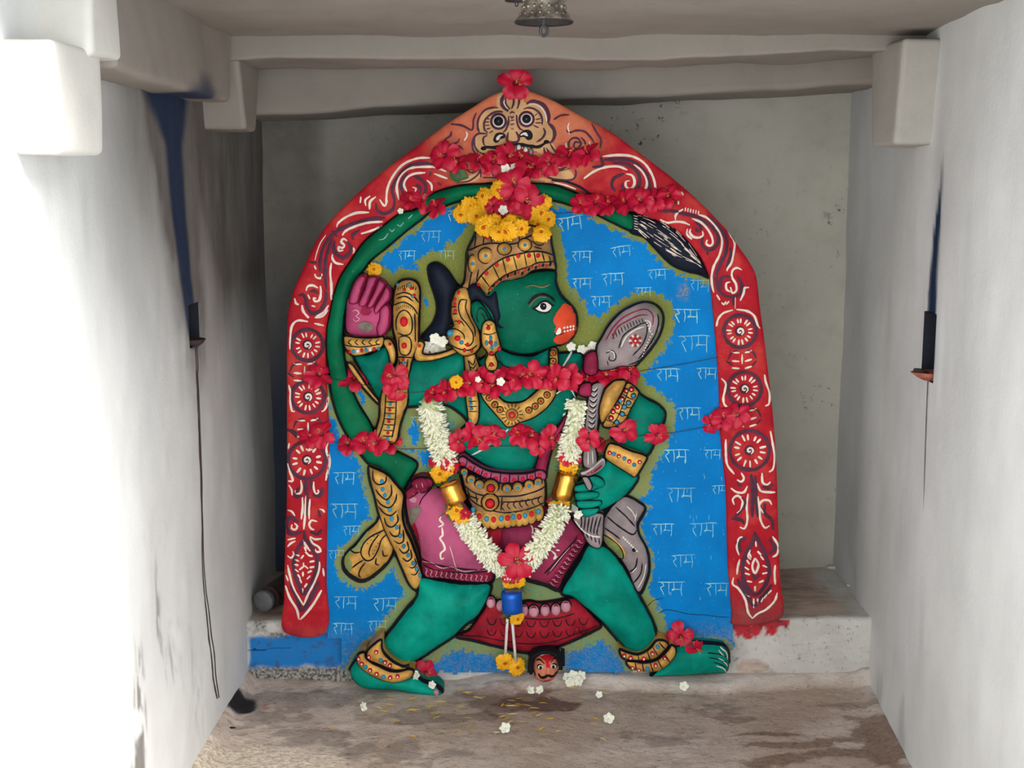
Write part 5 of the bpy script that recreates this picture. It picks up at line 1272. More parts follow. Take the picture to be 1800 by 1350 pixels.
# left shoulder of the arch
V1 = 1
bd.strokes(1, 3.0, CR, [(710, 1030), (720, 920), (760, 830), (830, 750), (930, 708), (1020, 705)], [(800, 1000), (785, 910), (810, 830), (870, 780), (960, 768), (1050, 770), (1130, 800)], [(855, 940), (835, 890), (860, 840), (910, 815), (985, 808)], [(995, 860), (1025, 890), (1030, 935)], [(895, 910), (920, 920), (910, 945)], [(1045, 815), (1140, 850)],
           [(535, 975), (530, 1020)], [(600, 970), (565, 1000), (570, 1040)], [(640, 975), (600, 1010), (595, 1065)], [(665, 995), (700, 1040), (720, 1000)])
bd.strokes(1, 4.0, PL, [(770, 1000), (755, 920), (800, 830), (880, 760), (960, 745), (1040, 750)], [(900, 830), (960, 860), (990, 910), (970, 980)], [(920, 890), (950, 920), (945, 965)], [(640, 1020), (650, 1070), (700, 1095), (760, 1060), (770, 990)], [(830, 960), (815, 880), (860, 810)], [(1070, 880), (1095, 895)], [(1020, 800), (1020, 830)])
bd.strokes(1, 2.4, PL, [(1060, 690), (1075, 630), (1120, 600)], [(1130, 630), (1210, 595), (1220, 570)], [(1115, 580), (1160, 550), (1165, 520)], [(1160, 650), (1220, 625), (1250, 650)], [(1160, 470), (1240, 480), (1310, 510), (1320, 440), (1340, 390)])
bd.strokes(1, 2.4, CR, [(1255, 585), (1275, 550), (1270, 520)])
bd.strokes(17, 3.2, CR, [(480, 515), (490, 480), (560, 425), (660, 385), (775, 380)], [(530, 590), (560, 550), (640, 510), (760, 475), (900, 465)], [(700, 575), (800, 545), (900, 505)], [(540, 725), (500, 730), (495, 695), (530, 705), (550, 680), (520, 650), (540, 620), (575, 640)],
           [(440, 760), (440, 800), (470, 840), (540, 855)], [(630, 700), (640, 740), (625, 755)], [(430, 840), (420, 930), (430, 1050), (430, 1180)], [(275, 865), (290, 900)], [(280, 940), (290, 970), (330, 980), (345, 940)], [(200, 1095), (215, 1055), (260, 1045), (310, 1070)], [(330, 1050), (335, 1110), (320, 1180), (280, 1190), (270, 1160), (295, 1165)],
           [(100, 1170), (105, 1210), (130, 1225)], [(165, 1225), (170, 1270), (200, 1320), (220, 1345)], [(250, 1230), (285, 1240)], [(280, 1340), (350, 1325), (400, 1270)], [(215, 1130), (235, 1170)])
bd.strokes(17, 1.4, CR, [(380, 585), (330, 660), (300, 740), (280, 820)])
bd.strokes(17, 4.4, PL, [(330, 920), (330, 820), (350, 720), (400, 630), (470, 560), (560, 510), (680, 470), (800, 440), (920, 430)], [(430, 550), (460, 570), (480, 600)], [(385, 1080), (375, 950), (380, 820), (410, 700), (440, 620)], [(460, 640), (455, 720), (490, 770), (540, 790), (590, 760), (610, 700), (580, 650)], [(630, 630), (625, 590), (690, 540)],
           [(130, 1140), (170, 1130), (200, 1170), (210, 1240), (250, 1300), (310, 1290), (360, 1230), (385, 1150), (380, 1090)], [(230, 1110), (270, 1095), (310, 1120)], [(230, 835), (300, 840)], [(535, 790), (535, 820)], [(330, 940), (345, 980)])
# right shoulder of the arch
bd.strokes(2, 3.2, CR, [(630, 695), (740, 685), (840, 695), (920, 740), (970, 810), (995, 880), (1000, 950)], [(500, 850), (570, 800), (650, 770), (740, 765), (805, 790)], [(795, 815), (840, 830), (855, 880), (830, 920), (795, 905), (795, 870), (820, 865)], [(850, 750), (910, 800), (940, 870), (925, 930), (875, 975)], [(1180, 940), (1190, 960), (1175, 970)], [(1075, 915), (1090, 918)], [(1160, 1005), (1160, 1030)])
bd.strokes(2, 4.2, PL, [(640, 720), (760, 715), (860, 740), (930, 810), (960, 890), (955, 950)], [(700, 740), (800, 750), (870, 800), (890, 870), (860, 950)], [(720, 940), (695, 900), (710, 850), (780, 815)], [(770, 880), (770, 920), (800, 950), (850, 950)], [(620, 700), (630, 760), (560, 770)])
bd.strokes(2, 2.6, PL, [(380, 510), (400, 530), (450, 515), (510, 525), (560, 580), (570, 605)], [(470, 600), (440, 595), (430, 630), (455, 640), (480, 610), (460, 570), (420, 570), (395, 600), (400, 640)], [(555, 465), (590, 530), (620, 580), (615, 640)], [(290, 440), (340, 410), (400, 405)], [(500, 660), (510, 600), (480, 560)])
bd.strokes(2, 2.2, CR, [(400, 460), (390, 490), (400, 540)], [(540, 590), (545, 640), (530, 660)], [(380, 660), (375, 600)])
bd.strokes(18, 3.0, CR, [(0, 445), (60, 475), (140, 465), (210, 470), (270, 495)], [(350, 400), (430, 430), (500, 500), (550, 580), (565, 660), (540, 770), (490, 870), (470, 960), (475, 1050), (490, 1110)], [(290, 435), (370, 470), (430, 530), (470, 600), (480, 660), (455, 685), (420, 665), (430, 630)], [(280, 530), (270, 560), (300, 600), (350, 610), (390, 590), (385, 550)], [(250, 530), (245, 580), (290, 625)],
           [(620, 555), (650, 600), (680, 660), (670, 750), (650, 840), (615, 890), (610, 915)], [(745, 905), (700, 885), (660, 910), (655, 970), (690, 1030), (695, 1090), (660, 1115), (640, 1060)], [(640, 1015), (605, 1025), (605, 1080), (640, 1105)], [(810, 1065), (770, 1070), (760, 1120), (730, 1185)], [(515, 1130), (545, 1180)], [(560, 1200), (580, 1220), (600, 1190)], [(600, 1220), (630, 1190)], [(140, 450), (145, 400), (210, 350)])
for k in range(6): bd.strokes(18, 2.4, CR, [(232 + k * 24, 335 + k * 6), (228 + k * 24, 370 + k * 6)])
bd.strokes(18, 1.4, CR, [(685, 1150), (685, 1210), (683, 1260)])
bd.strokes(18, 4.2, PL, [(0, 375), (120, 370), (220, 395), (330, 420), (430, 480), (510, 560), (530, 640), (500, 700), (440, 725), (390, 690), (380, 640), (395, 605)], [(430, 410), (530, 510), (600, 620), (600, 740), (550, 850), (510, 960), (530, 1080), (590, 1140), (660, 1150), (730, 1120), (740, 1030), (700, 960)], [(330, 520), (330, 550), (360, 545), (370, 510), (320, 470)], [(430, 720), (430, 770)], [(640, 700), (640, 780), (600, 890)], [(560, 1080), (550, 1000), (600, 965), (650, 975)], [(660, 1150), (670, 1230)], [(70, 310), (120, 330)])

def medallion(cx, cy, r, n, wide=1.0, spiral=1):
    for s_ in range(1): bd.stroke([(cx + (r + 3.5) * math.cos(t), cy + (r + 3.5) * math.sin(t)) for t in np.linspace(0, 2 * math.pi, 19)[:-1]], 4.4, PL, closed=True)
    for k in range(n):
        t = 2 * math.pi * (k + 0.35) / n + 0.06 * math.sin(k * 3)
        a, b = r * 0.58, r * (0.92 + 0.05 * math.sin(k * 5))
        bd.stroke([(cx + a * math.cos(t), cy + a * math.sin(t)), (cx + b * math.cos(t), cy + b * math.sin(t))], 4.2 * wide, CR, taper=0.6)
    bd.dot(cx, cy, 9, 9, PL, h=0.002); 
    bd.stroke([(cx + (1.4 + 5.4 * f) * math.cos(7.5 * f), cy + (1.4 + 5.4 * f) * math.sin(7.5 * f)) for f in np.linspace(0, 1, 9)], 2.8, CR, eps=0.004)
medallion(541, 606, 24, 14); medallion(542, 697, 25, 15); medallion(540, 808, 29, 12, 1.25)
medallion(1300, 582, 25, 16); medallion(1308, 683, 26, 16); medallion(1317, 791, 31, 14, 1.15)

def cross(cx, cy, s_=1.0):
    bd.stroke([(cx - 26 * s_, cy), (cx - 20 * s_, cy - 12 * s_), (cx - 8 * s_, cy - 17 * s_)], 2.6, PL); bd.stroke([(cx + 26 * s_, cy - 2), (cx + 20 * s_, cy - 14 * s_), (cx + 8 * s_, cy - 17 * s_)], 2.6, PL)
    bd.stroke([(cx - 30 * s_, cy + 2), (cx - 18 * s_, cy + 10 * s_)], 3.2, PL); bd.stroke([(cx + 26 * s_, cy + 2), (cx + 18 * s_, cy + 12 * s_)], 3.2, PL)
    for dy in (-14, 2, 15):
        bd.stroke([(cx - 19 * s_, cy + dy * s_), (cx - 5 * s_, cy + dy * s_ + 1)], 3.4, CR); bd.stroke([(cx + 5 * s_, cy + dy * s_ + 1), (cx + 18 * s_, cy + (dy - 3) * s_)], 3.4, CR)
    bd.stroke([(cx, cy - 10 * s_), (cx, cy + 8 * s_)], 2.4, CR)
cross(536, 653); cross(542, 752); cross(1304, 632, 0.95); cross(1312, 734, 0.95)
# side brackets round the medallions
bd.strokes(3, 3.0, CR, [(100, 970), (105, 850), (120, 760), (170, 715), (260, 725)], [(315, 740), (400, 760)], [(140, 520), (155, 560), (180, 575)], [(205, 580), (220, 640), (270, 690)], [(330, 680), (400, 640), (440, 580)])
bd.strokes(6, 3.0, CR, [(90, 180), (105, 250), (105, 340), (120, 410), (145, 410)], [(430, 290), (425, 360), (400, 405), (380, 415)], [(95, 690), (85, 740)], [(80, 870), (105, 950), (125, 1020), (85, 1025)], [(435, 690), (420, 750), (445, 850), (430, 950), (415, 1020)], [(195, 1015), (205, 1080), (190, 1130), (150, 1135), (150, 1105)], [(310, 1030), (310, 1090), (330, 1140), (355, 1120), (345, 1100)], [(90, 1060), (115, 1100), (120, 1150)], [(240, 740), (265, 755), (300, 745)])
bd.strokes(6, 4.4, PL, [(250, 1000), (245, 1080), (250, 1180), (250, 1330)], [(285, 1000), (290, 1100)], [(130, 1150), (160, 1165), (200, 1150)], [(300, 1150), (350, 1160), (390, 1110), (380, 1080)], [(60, 575), (120, 590), (160, 640)])
bd.strokes(5, 3.0, CR, [(1255, 690), (1270, 630), (1310, 585), (1385, 560)], [(1410, 555), (1500, 570), (1555, 610), (1580, 680), (1600, 705)], [(1295, 1100), (1330, 1150), (1310, 1250), (1320, 1310), (1360, 1335)], [(1635, 1070), (1645, 1130), (1675, 1220), (1670, 1300), (1640, 1320)])
bd.strokes(8, 3.0, CR, [(1290, 620), (1290, 700), (1300, 800), (1350, 870)], [(1610, 560), (1625, 640), (1640, 740), (1630, 830), (1600, 855)], [(1400, 860), (1420, 900), (1400, 925), (1370, 910)], [(1550, 860), (1555, 930), (1590, 945), (1610, 925)], [(1325, 970), (1370, 1000), (1420, 1000), (1445, 955)], [(1515, 935), (1540, 990), (1600, 1000), (1645, 1000)], [(1350, 1090), (1340, 1050), (1375, 1025), (1410, 1060), (1400, 1120), (1370, 1150)], [(1620, 1090), (1600, 1060), (1555, 1060), (1530, 1100), (1560, 1150)], [(1450, 1010), (1440, 1100), (1445, 1200), (1425, 1260), (1390, 1250)], [(1520, 1030), (1530, 1120), (1540, 1200), (1570, 1255), (1605, 1240)])
bd.strokes(8, 4.4, PL, [(1470, 870), (1480, 960), (1480, 1080), (1480, 1180)], [(1500, 880), (1505, 1000), (1510, 1080), (1520, 1180)], [(1370, 930), (1400, 960)], [(1550, 960), (1600, 970), (1630, 940)], [(1400, 1040), (1430, 1080), (1380, 1150), (1350, 1180)], [(1570, 1080), (1570, 1150), (1620, 1200), (1630, 1270)], [(1330, 1190), (1400, 1200), (1420, 1230)])
# buds at the foot of the two sides
bd.strokes(9, 3.0, CR, [(260, 265), (262, 360), (250, 460)], [(328, 280), (318, 370), (320, 460)], [(292, 250), (285, 400), (272, 550)], [(130, 380), (165, 390), (195, 430)], [(410, 370), (440, 380), (455, 400)], [(190, 495), (215, 520), (200, 550), (165, 540), (170, 505)], [(390, 480), (340, 470), (320, 510), (340, 545), (365, 550)], [(130, 640), (200, 625)], [(325, 610), (370, 635), (430, 630)], [(200, 650), (160, 670), (130, 700)], [(325, 620), (350, 670), (400, 700), (420, 740), (380, 745), (375, 720)], [(130, 780), (160, 800), (185, 770), (175, 740)],
           [(265, 640), (290, 690), (330, 740)], [(130, 860), (150, 950), (180, 1060), (230, 1150), (270, 1215)], [(410, 830), (405, 900), (370, 1000), (310, 1120), (270, 1215)], [(110, 1040), (150, 1150), (210, 1250), (230, 1340)], [(430, 1080), (360, 1200), (290, 1290), (240, 1340)], [(440, 890), (450, 960)], [(115, 950), (135, 1000)])
bd.strokes(9, 5.0, PL, [(290, 100), (290, 240)], [(230, 180), (200, 240), (260, 260)], [(350, 230), (400, 250), (430, 200)], [(230, 480), (140, 450), (120, 540), (170, 590), (260, 570)], [(330, 570), (390, 590), (430, 550)], [(280, 560), (275, 640), (220, 720), (185, 850), (200, 960), (250, 1080), (275, 1110), (340, 1020), (385, 900), (390, 800), (340, 700), (285, 620)], [(150, 1020), (220, 1170), (265, 1260), (350, 1120), (410, 1000)], [(400, 380), (420, 440)])
for q, a in [((215, 775), 0.3), ((210, 820), 0.4), ((205, 860), 0.2), ((210, 910), 0.6), ((230, 960), 1.0), ((245, 1000), 1.2), ((262, 1085), 1.5), ((330, 780), 0.2), ((345, 830), -0.2), ((345, 880), -0.2), ((325, 920), -0.5), ((315, 970), -0.8), ((290, 1040), -1.0), ((260, 790), -0.9), ((300, 760), 0.8), ((270, 860), 1.57), ((250, 890), -0.7), ((295, 880), 0.7), ((265, 940), 1.57), ((285, 720), 1.2)]:
    x, y = K(9, q)[0]
    bd.stroke([(x - 4.2 * math.cos(a), y - 4.2 * math.sin(a)), (x + 4.2 * math.cos(a), y + 4.2 * math.sin(a))], 3.2, CR, taper=0.4)
bd.strokes(11, 3.0, CR, [(1385, 470), (1370, 420), (1385, 350), (1410, 340)], [(1625, 335), (1665, 400), (1660, 460), (1625, 485)], [(1390, 500), (1375, 560), (1370, 610)], [(1645, 540), (1640, 600), (1645, 680)], [(1345, 630), (1340, 680), (1380, 710), (1430, 790), (1450, 880), (1480, 925)], [(1660, 740), (1640, 800), (1580, 860), (1520, 890), (1480, 925)], [(1505, 370), (1508, 410)], [(1465, 430), (1450, 480), (1470, 500)], [(1500, 490), (1480, 550), (1500, 600), (1525, 540), (1500, 490)], [(1490, 780), (1490, 850)], [(1460, 770), (1430, 750)])
bd.strokes(11, 5.0, PL, [(1500, 300), (1480, 380), (1430, 470), (1410, 580), (1430, 680), (1500, 755), (1570, 690), (1600, 590), (1575, 470), (1530, 380), (1500, 310)], [(1400, 450), (1380, 380), (1440, 340)], [(1600, 460), (1640, 420), (1600, 350)], [(1370, 640), (1430, 740), (1490, 830), (1560, 760), (1620, 680)], [(1480, 600), (1500, 640), (1530, 610)])
for q, a in [((1465, 470), 1.2), ((1450, 520), 1.0), ((1440, 565), 0.6), ((1445, 605), 0.3), ((1460, 660), 0.2), ((1500, 710), 1.57), ((1545, 660), -0.4), ((1570, 600), -0.2), ((1570, 550), 0.4), ((1550, 490), 0.9), ((1530, 455), 0.8), ((1550, 790), -1.2), ((1575, 765), -0.9), ((1605, 735), -0.8), ((1520, 800), 1.5)]:
    x, y = K(11, q)[0]
    bd.stroke([(x - 4.6 * math.cos(a), y - 4.6 * math.sin(a)), (x + 4.6 * math.cos(a), y + 4.6 * math.sin(a))], 3.2, CR, taper=0.4)
bo = bd.build(stele, 'red painted border with cream scrolls and a great face at the top')
me = bo.data
co = np.empty(len(me.vertices) * 3, np.float32); me.vertices.foreach_get('co', co); co = co.reshape(-1, 3)
q = at(905, 235, -0.01)
d = np.hypot((co[:, 0] - q.x) / 0.235, (co[:, 2] - q.z) / 0.17)
a_ = me.attributes.new('orange', 'FLOAT', 'POINT'); a_.data.foreach_set('value', sstep(1.15, 0.62, d).astype(np.float32))
zb = at(1330, 1090, 0).z
wv = sstep(zb + 0.10, zb, co[:, 2]) * sstep(0.4, 0.5, co[:, 0]) * 0.8 + sstep(0.012, 0.0, np.abs(co[:, 0] - np.interp(co[:, 2], [0.15, 0.6], [0.53, 0.50]))) * 0.3 + sstep(at(530, 1085, 0).z, at(530, 1110, 0).z, co[:, 2]) * (co[:, 0] < 0) * 0.35
a_ = me.attributes.new('worn', 'FLOAT', 'POINT'); a_.data.foreach_set('value', np.clip(wv, 0, 1).astype(np.float32))

# ---------------------------------------------------------------- blossoms
F_HIB = plain('hibiscus_petal', (198, 12, 54), 0.5, var=0.14, scale=45, trans=0.05)
F_HIBD = plain('hibiscus_throat', (120, 8, 34), 0.5)
F_PIST = plain('hibiscus_pistil', (214, 60, 74), 0.5)
F_POLL = plain('pollen', (236, 190, 70), 0.7)
F_GRN = plain('flower_green', (82, 112, 52), 0.6)
F_LEAF = plain('leaf_green', (58, 92, 44), 0.5)
F_MAR = plain('marigold_petal', (244, 176, 8), 0.6, var=0.12)
F_MARC = plain('marigold_heart', (222, 124, 8), 0.65, var=0.15)
F_WHT = plain('jasmine_white', (236, 236, 218), 0.55, var=0.05)
F_BUD = plain('jasmine_bud', (242, 241, 216), 0.55, var=0.08, scale=120)
F_BUDG = plain('jasmine_bud_base', (196, 206, 150), 0.6, var=0.12)
F_YST = plain('petal_stalk', (226, 206, 110), 0.6)
F_FOIL = plain('gold_foil', (236, 170, 76), 0.2, metallic=0.95, var=0.1, scale=30, bump=0.4)
F_BLUE = plain('blue_foil', (10, 86, 186), 0.28, metallic=0.35, var=0.06, scale=30, bump=0.2)
F_THR = plain('dark_thread', (52, 50, 40), 0.8)
F_COT = plain('cotton_cord', (228, 220, 216), 0.8, var=0.05)

def hib_meshes(seed):
    r = random.Random(seed); B = Bag(); cup = r.uniform(0.05, 0.4); nu, nv = 7, 7
    for k in range(5):
        t0 = 2 * math.pi * k / 5 + r.uniform(-.18, .18); L = r.uniform(0.86, 1.05); W = r.uniform(0.36, 0.46); ph = r.uniform(0, 6); cp = cup + r.uniform(-.14, .16); tw = r.uniform(-.18, .18)
        V = []
        for i in range(nu):
            u = i / (nu - 1)
            w_ = W * (0.22 + 0.78 * math.sin(min(1.0, u * 1.18) * math.pi * 0.5) ** 1.2) * (1.0 if u < 0.72 else math.sqrt(max(0.02, 1 - ((u - 0.72) / 0.34) ** 2)))
            for j in range(nv):
                v = 2.0 * j / (nv - 1) - 1
                x = L * u * (1 - 0.07 * v * v * u) + 0.03 * u * math.sin(ph + v * 7); y = w_ * v
                z = cp * math.sin(u * 1.9) * 0.7 - 0.22 * u ** 3 + 0.06 * u * math.sin(ph + v * 4.5 + u * 3) + tw * v * u + 0.02 * k + 0.05 * abs(v) * u
                V.append((x * math.cos(t0) - y * math.sin(t0), x * math.sin(t0) + y * math.cos(t0), z))
        for i in range(nu - 1):
            for j in range(nv - 1):
                B.add([], [], 0)
        o = len(B.V); B.V += V
        for i in range(nu - 1):
            for j in range(nv - 1):
                B.F.append((o + i * nv + j, o + (i + 1) * nv + j, o + (i + 1) * nv + j + 1, o + i * nv + j + 1)); B.M.append(1 if i == 0 else 0)
    P = Bag(); d = Vector((r.uniform(-.25, .25), r.uniform(-.25, .25), 1)).normalized()
    pts = [d * (0.1 * i) + Vector((0, 0.015 * i * i * r.uniform(-.3, .3), 0)) for i in range(8)]
    P.add(*tube(pts, [0.035] * 5 + [0.03, 0.03, 0.02], 6), 0)
    for i in range(14):
        a = r.uniform(0, 6.28); c = pts[4 + i % 4] + Vector((0.07 * math.cos(a), 0.07 * math.sin(a), 0))
        V, F = tube([c - Vector((0, 0, .025)), c, c + Vector((0, 0, .025))], [0.012, 0.028, 0.012], 5); P.add(V, F, 1)
    C = Bag(); b = Vector((r.uniform(-.4, .4), -0.2 + r.uniform(-.2, .2), -1)).normalized()
    C.add(*tube([Vector((0, 0, 0.02)), b * 0.16, b * 0.3, b * 0.38, b * 0.95], [0.06, 0.12, 0.1, 0.04, 0.032], 7), 0)
    return B, P, C

HIB = []
def hib_proto(seed):
    B, P, C = hib_meshes(seed); root = thing('hibiscus_flower', 'red hibiscus', 'flower')
    B.build('petals', [F_HIB, F_HIBD], root); P.build('pistil', [F_PIST, F_POLL], root); C.build('calyx', [F_GRN], root, )
    return root
def copy_tree(src):
    r = src.copy(); COL.objects.link(r)
    for c in src.children:
        d = c.copy(); COL.objects.link(d); d.parent = r
    return r
_hib = [hib_proto(s) for s in range(7)]
_used = set()
rf = random.Random(77)
ORD = 'first second third fourth fifth sixth seventh eighth ninth tenth eleventh twelfth thirteenth fourteenth fifteenth sixteenth seventeenth eighteenth nineteenth twentieth'.split()

def surf_at(px, py, extra): 
    h = float(surface([(px, py)])[0]); return at(px, py, -(h + extra))

def axis_rot(ax, roll):
    q = Vector(ax).normalized().to_track_quat('Z', 'Y')
    return (q @ Matrix.Rotation(roll, 3, 'Z').to_quaternion()).to_euler()

def hibiscus(px, py, size, label, group, ax=None, roll=None, lift=0.012, var=None):
    k = var if var is not None else rf.randrange(7)
    if k not in _used: o = _hib[k]; _used.add(k)
    else: o = copy_tree(_hib[k])
    p = surf_at(px, py, lift)
    o.location = p
    ax = ax or (rf.uniform(-.75, .75), -1, rf.uniform(-.2, 1.0))
    o.rotation_euler = axis_rot(ax, rf.uniform(0, 6.28) if roll is None else roll)
    s_ = size * 0.00147 * 0.5 * 1.08
    o.scale = (s_,) * 3
    o['label'] = label
    if group: o['group'] = group
    elif 'group' in o: del o['group']
    return o

hibiscus(906, 147, 58, 'red hibiscus standing on the tip of the arch', None, (0.05, -1, 0.15), 0.3, 0.02, 0)
def row(items, tmpl, group, lift=0.014):
    n = len(items)
    for i, it in enumerate(sorted(items, key=lambda t: t[0])):
        px, py, s_ = it[:3]
        hibiscus(px, py, s_, tmpl % (ORD[i] if i < n - 1 else 'last'), group, it[3] if len(it) > 3 else None, None, lift + 0.004 * (i % 3))
row([(783, 274, 50, (-.3, -1, .2)), (806, 288, 40), (838, 284, 46), (866, 287, 46), (892, 276, 50), (915, 280, 48), (940, 296, 48), (966, 288, 42), (1000, 275, 52), (1034, 270, 46)],
    'red hibiscus, %s from the left in the row below the painted face', 'hibiscus row on top of the arch')
for px, py, s_, lab, ax in [(905, 326, 56, 'upper red hibiscus of the cluster above the marigolds', (0, -1, .3)), (893, 352, 60, 'lower left red hibiscus of the cluster above the marigolds', (-.3, -1, .2)),
                            (925, 354, 60, 'lower right red hibiscus of the cluster above the marigolds', (.4, -1, 0)), (868, 362, 30, 'small pinkish red hibiscus at the left of the crown cluster', (-.5, -1, .3))]:
    hibiscus(px, py, s_, lab, 'hibiscus cluster on the crown', ax, None, 0.045)
row([(722, 354, 40), (742, 353, 44), (768, 364, 40)], 'red hibiscus, %s from the left on the tail, left of the crown', 'hibiscus left of the crown')
row([(1022, 360, 40), (1046, 358, 44), (1072, 360, 44), (1100, 356, 46), (1128, 354, 44), (1152, 352, 42), (1176, 346, 44)], 'red hibiscus, %s from the left on the tail, right of the crown', 'hibiscus right of the crown')
hibiscus(560, 660, 50, 'red hibiscus on the left red border above the middle medallion', None, (.2, -1, .8)); hibiscus(622, 667, 52, 'lone red hibiscus hanging beside the left elbow', None, (.1, -1, .9))
hibiscus(694, 663, 50, 'upper of two red hibiscus on the raised gold sash', None, (-.2, -1, .3), 0.9); hibiscus(696, 683, 44, 'lower of two red hibiscus on the raised gold sash', None, (.2, -1, -.3))
row([(764, 692, 38), (786, 688, 42), (808, 680, 44), (828, 674, 44), (850, 668, 46), (872, 676, 48), (893, 668, 50), (914, 664, 52), (936, 660, 48), (958, 664, 46), (980, 664, 46), (1002, 664, 48), (1024, 670, 48), (1046, 662, 46), (1066, 662, 46), (1086, 650, 50), (1106, 656, 44)],
    'red hibiscus, %s from the left in the row across the chest', 'hibiscus row across the chest', 0.016)
row([(545, 768, 42), (566, 764, 46)], 'red hibiscus, %s of two on the left border beside the lowest medallion', 'hibiscus on the left border')
row([(612, 782, 40), (640, 780, 42), (664, 778, 46), (688, 780, 42)], 'red hibiscus, %s from the left in the row crossing the tail', 'hibiscus row over the tail')
row([(806, 776, 40), (830, 764, 46), (850, 770, 46), (868, 766, 40)], 'red hibiscus, %s from the left at the left of the navel', 'hibiscus row left of the navel')
row([(912, 762, 42), (930, 768, 46), (948, 784, 40), (966, 770, 44)], 'red hibiscus, %s from the left at the right of the navel', 'hibiscus row right of the navel')
hibiscus(1034, 772, 42, 'red hibiscus behind the right white strand, beside the mace handle', None); hibiscus(1054, 780, 34, 'small red hibiscus at the right of the mace handle', None)
hibiscus(1096, 757, 46, 'red hibiscus on the lower edge of the jewelled armband', None, (0, -1, .3)); hibiscus(1154, 763, 44, 'pinkish red hibiscus at the right arm elbow', None, (.3, -1, -.2))
row([(1250, 746, 36), (1272, 736, 42), (1298, 730, 44)], 'red hibiscus, %s from the left on the right border between two medallions', 'hibiscus on the right border')
hibiscus(908, 985, 62, 'large open red hibiscus at the point of the white garland', None, (-.05, -1, .15), 0.55, 0.05, 3)
hibiscus(1196, 1118, 52, 'shaggy red hibiscus above the right foot', None, (-.2, -1, .2), None, 0.02); hibiscus(1222, 1138, 36, 'drooping red hibiscus on the instep of the right foot', None, (.6, -1, -.6), None, 0.012)
hibiscus(748, 1182, 46, 'red hibiscus tucked beside the left anklet', None, (.3, -1, .2), None, 0.015)
for k in range(7):
    if k not in _used: 
        for c in list(_hib[k].children): bpy.data.objects.remove(c)
        bpy.data.objects.remove(_hib[k])

# marigolds
def marigold_bag(seed, n=5):
    r = random.Random(seed); B = Bag()
    for ring in range(n):
        f = ring / (n - 1); m = 9 + 4 * ring if ring else 7
        R0, R1 = 0.12 + 0.5 * f * 0.9, 0.36 + 0.66 * f
        for k in range(m):
            t = 2 * math.pi * (k + r.uniform(-.25, .25)) / m + ring * 0.7
            w_ = 0.5 * R1 * 2 * math.pi / m * r.uniform(0.9, 1.35); z0 = 0.42 - 0.2 * f; z1 = 0.62 - 0.5 * f + r.uniform(-.08, .1)
            l = R1 * r.uniform(0.9, 1.1)
            V = []
            for (rr, zz, ww) in [(R0, z0, 0.35), (0.5 * (R0 + l), 0.5 * (z0 + z1) + 0.12, 1.0), (l * 0.96, z1 + 0.02, 0.95), (l * 1.06, z1 - 0.07, 0.45)]:
                for s_ in (-1, 0, 1):
                    x, y = rr, s_ * w_ * ww
                    V.append((x * math.cos(t) - y * math.sin(t), x * math.sin(t) + y * math.cos(t), zz + (0.05 if s_ == 0 else 0)))
            F = [(i * 3 + j, (i + 1) * 3 + j, (i + 1) * 3 + j + 1, i * 3 + j + 1) for i in range(3) for j in range(2)]
            B.add(V, F, 0)
    B.add([(0.92 * math.cos(2 * math.pi * k / 12), 0.92 * math.sin(2 * math.pi * k / 12), 0.1) for k in range(12)] + [(0, 0, -0.3)], [(k, 12, (k + 1) % 12) for k in range(12)] , 0)
    B.add([(0.8 * math.cos(2 * math.pi * k / 12), 0.8 * math.sin(2 * math.pi * k / 12), 0.22) for k in range(12)] + [(0, 0, 0.42)], [((k + 1) % 12, 12, k) for k in range(12)], 0)
    H = Bag()
    for k in range(26):
        a = 2.4 * k; rr = 0.055 * math.sqrt(k) ; c = Vector((rr * math.cos(a), rr * math.sin(a), 0.44))
        H.add(*tube([c, c + Vector((0.02 * math.cos(a), 0.02 * math.sin(a), 0.2)), c + Vector((.04 * math.cos(a), .04 * math.sin(a), 0.25))], [0.04, 0.05, 0.015], 5), 0)
    return B, H
_mar = []
for s_ in range(3):
    B, H = marigold_bag(s_); root = thing('marigold_flower', 'marigold', 'flower')
    B.build('ray_petals', [F_MAR], root); H.build('flower_heart', [F_MARC], root); _mar.append(root)
_mu = set(); rm = random.Random(9)
def marigold(px, py, r_, label, group, lift=0.02, ax=None):
    k = rm.randrange(3)
    if k not in _mu: o = _mar[k]; _mu.add(k)
    else: o = copy_tree(_mar[k])
    o.location = surf_at(px, py, lift); o.scale = (r_ * 0.00147,) * 3
    o.rotation_euler = axis_rot(ax or (rm.uniform(-.5, .5), -1, rm.uniform(-.3, .5)), rm.uniform(0, 6))
    o['label'] = label
    if group: o['group'] = group
    return o
ring = [(812, 376), (824, 361), (836, 378), (852, 346), (842, 372), (853, 398), (866, 394), (878, 333), (874, 410), (884, 386), (893, 405), (898, 392), (911, 383), (915, 400), (929, 372), (937, 390), (947, 396), (948, 372), (956, 356), (961, 385), (952, 411)]
for i, (px, py) in enumerate(sorted(ring)):
    lab = 'yellow marigold, %s from the left in the garland on the crown' % (ORD[i] if i < 20 else 'last')
    marigold(px, py, rm.uniform(13, 17), lab, 'marigolds on the crown', 0.022 + 0.006 * (i % 3))
marigold(658, 474, 11.5, 'single yellow marigold above the raised pink palm', None, 0.012, (0, -1, .2))
marigold(802, 671, 10.5, 'single yellow marigold among the red hibiscus on the chest', None, 0.05, (0, -1, 0))

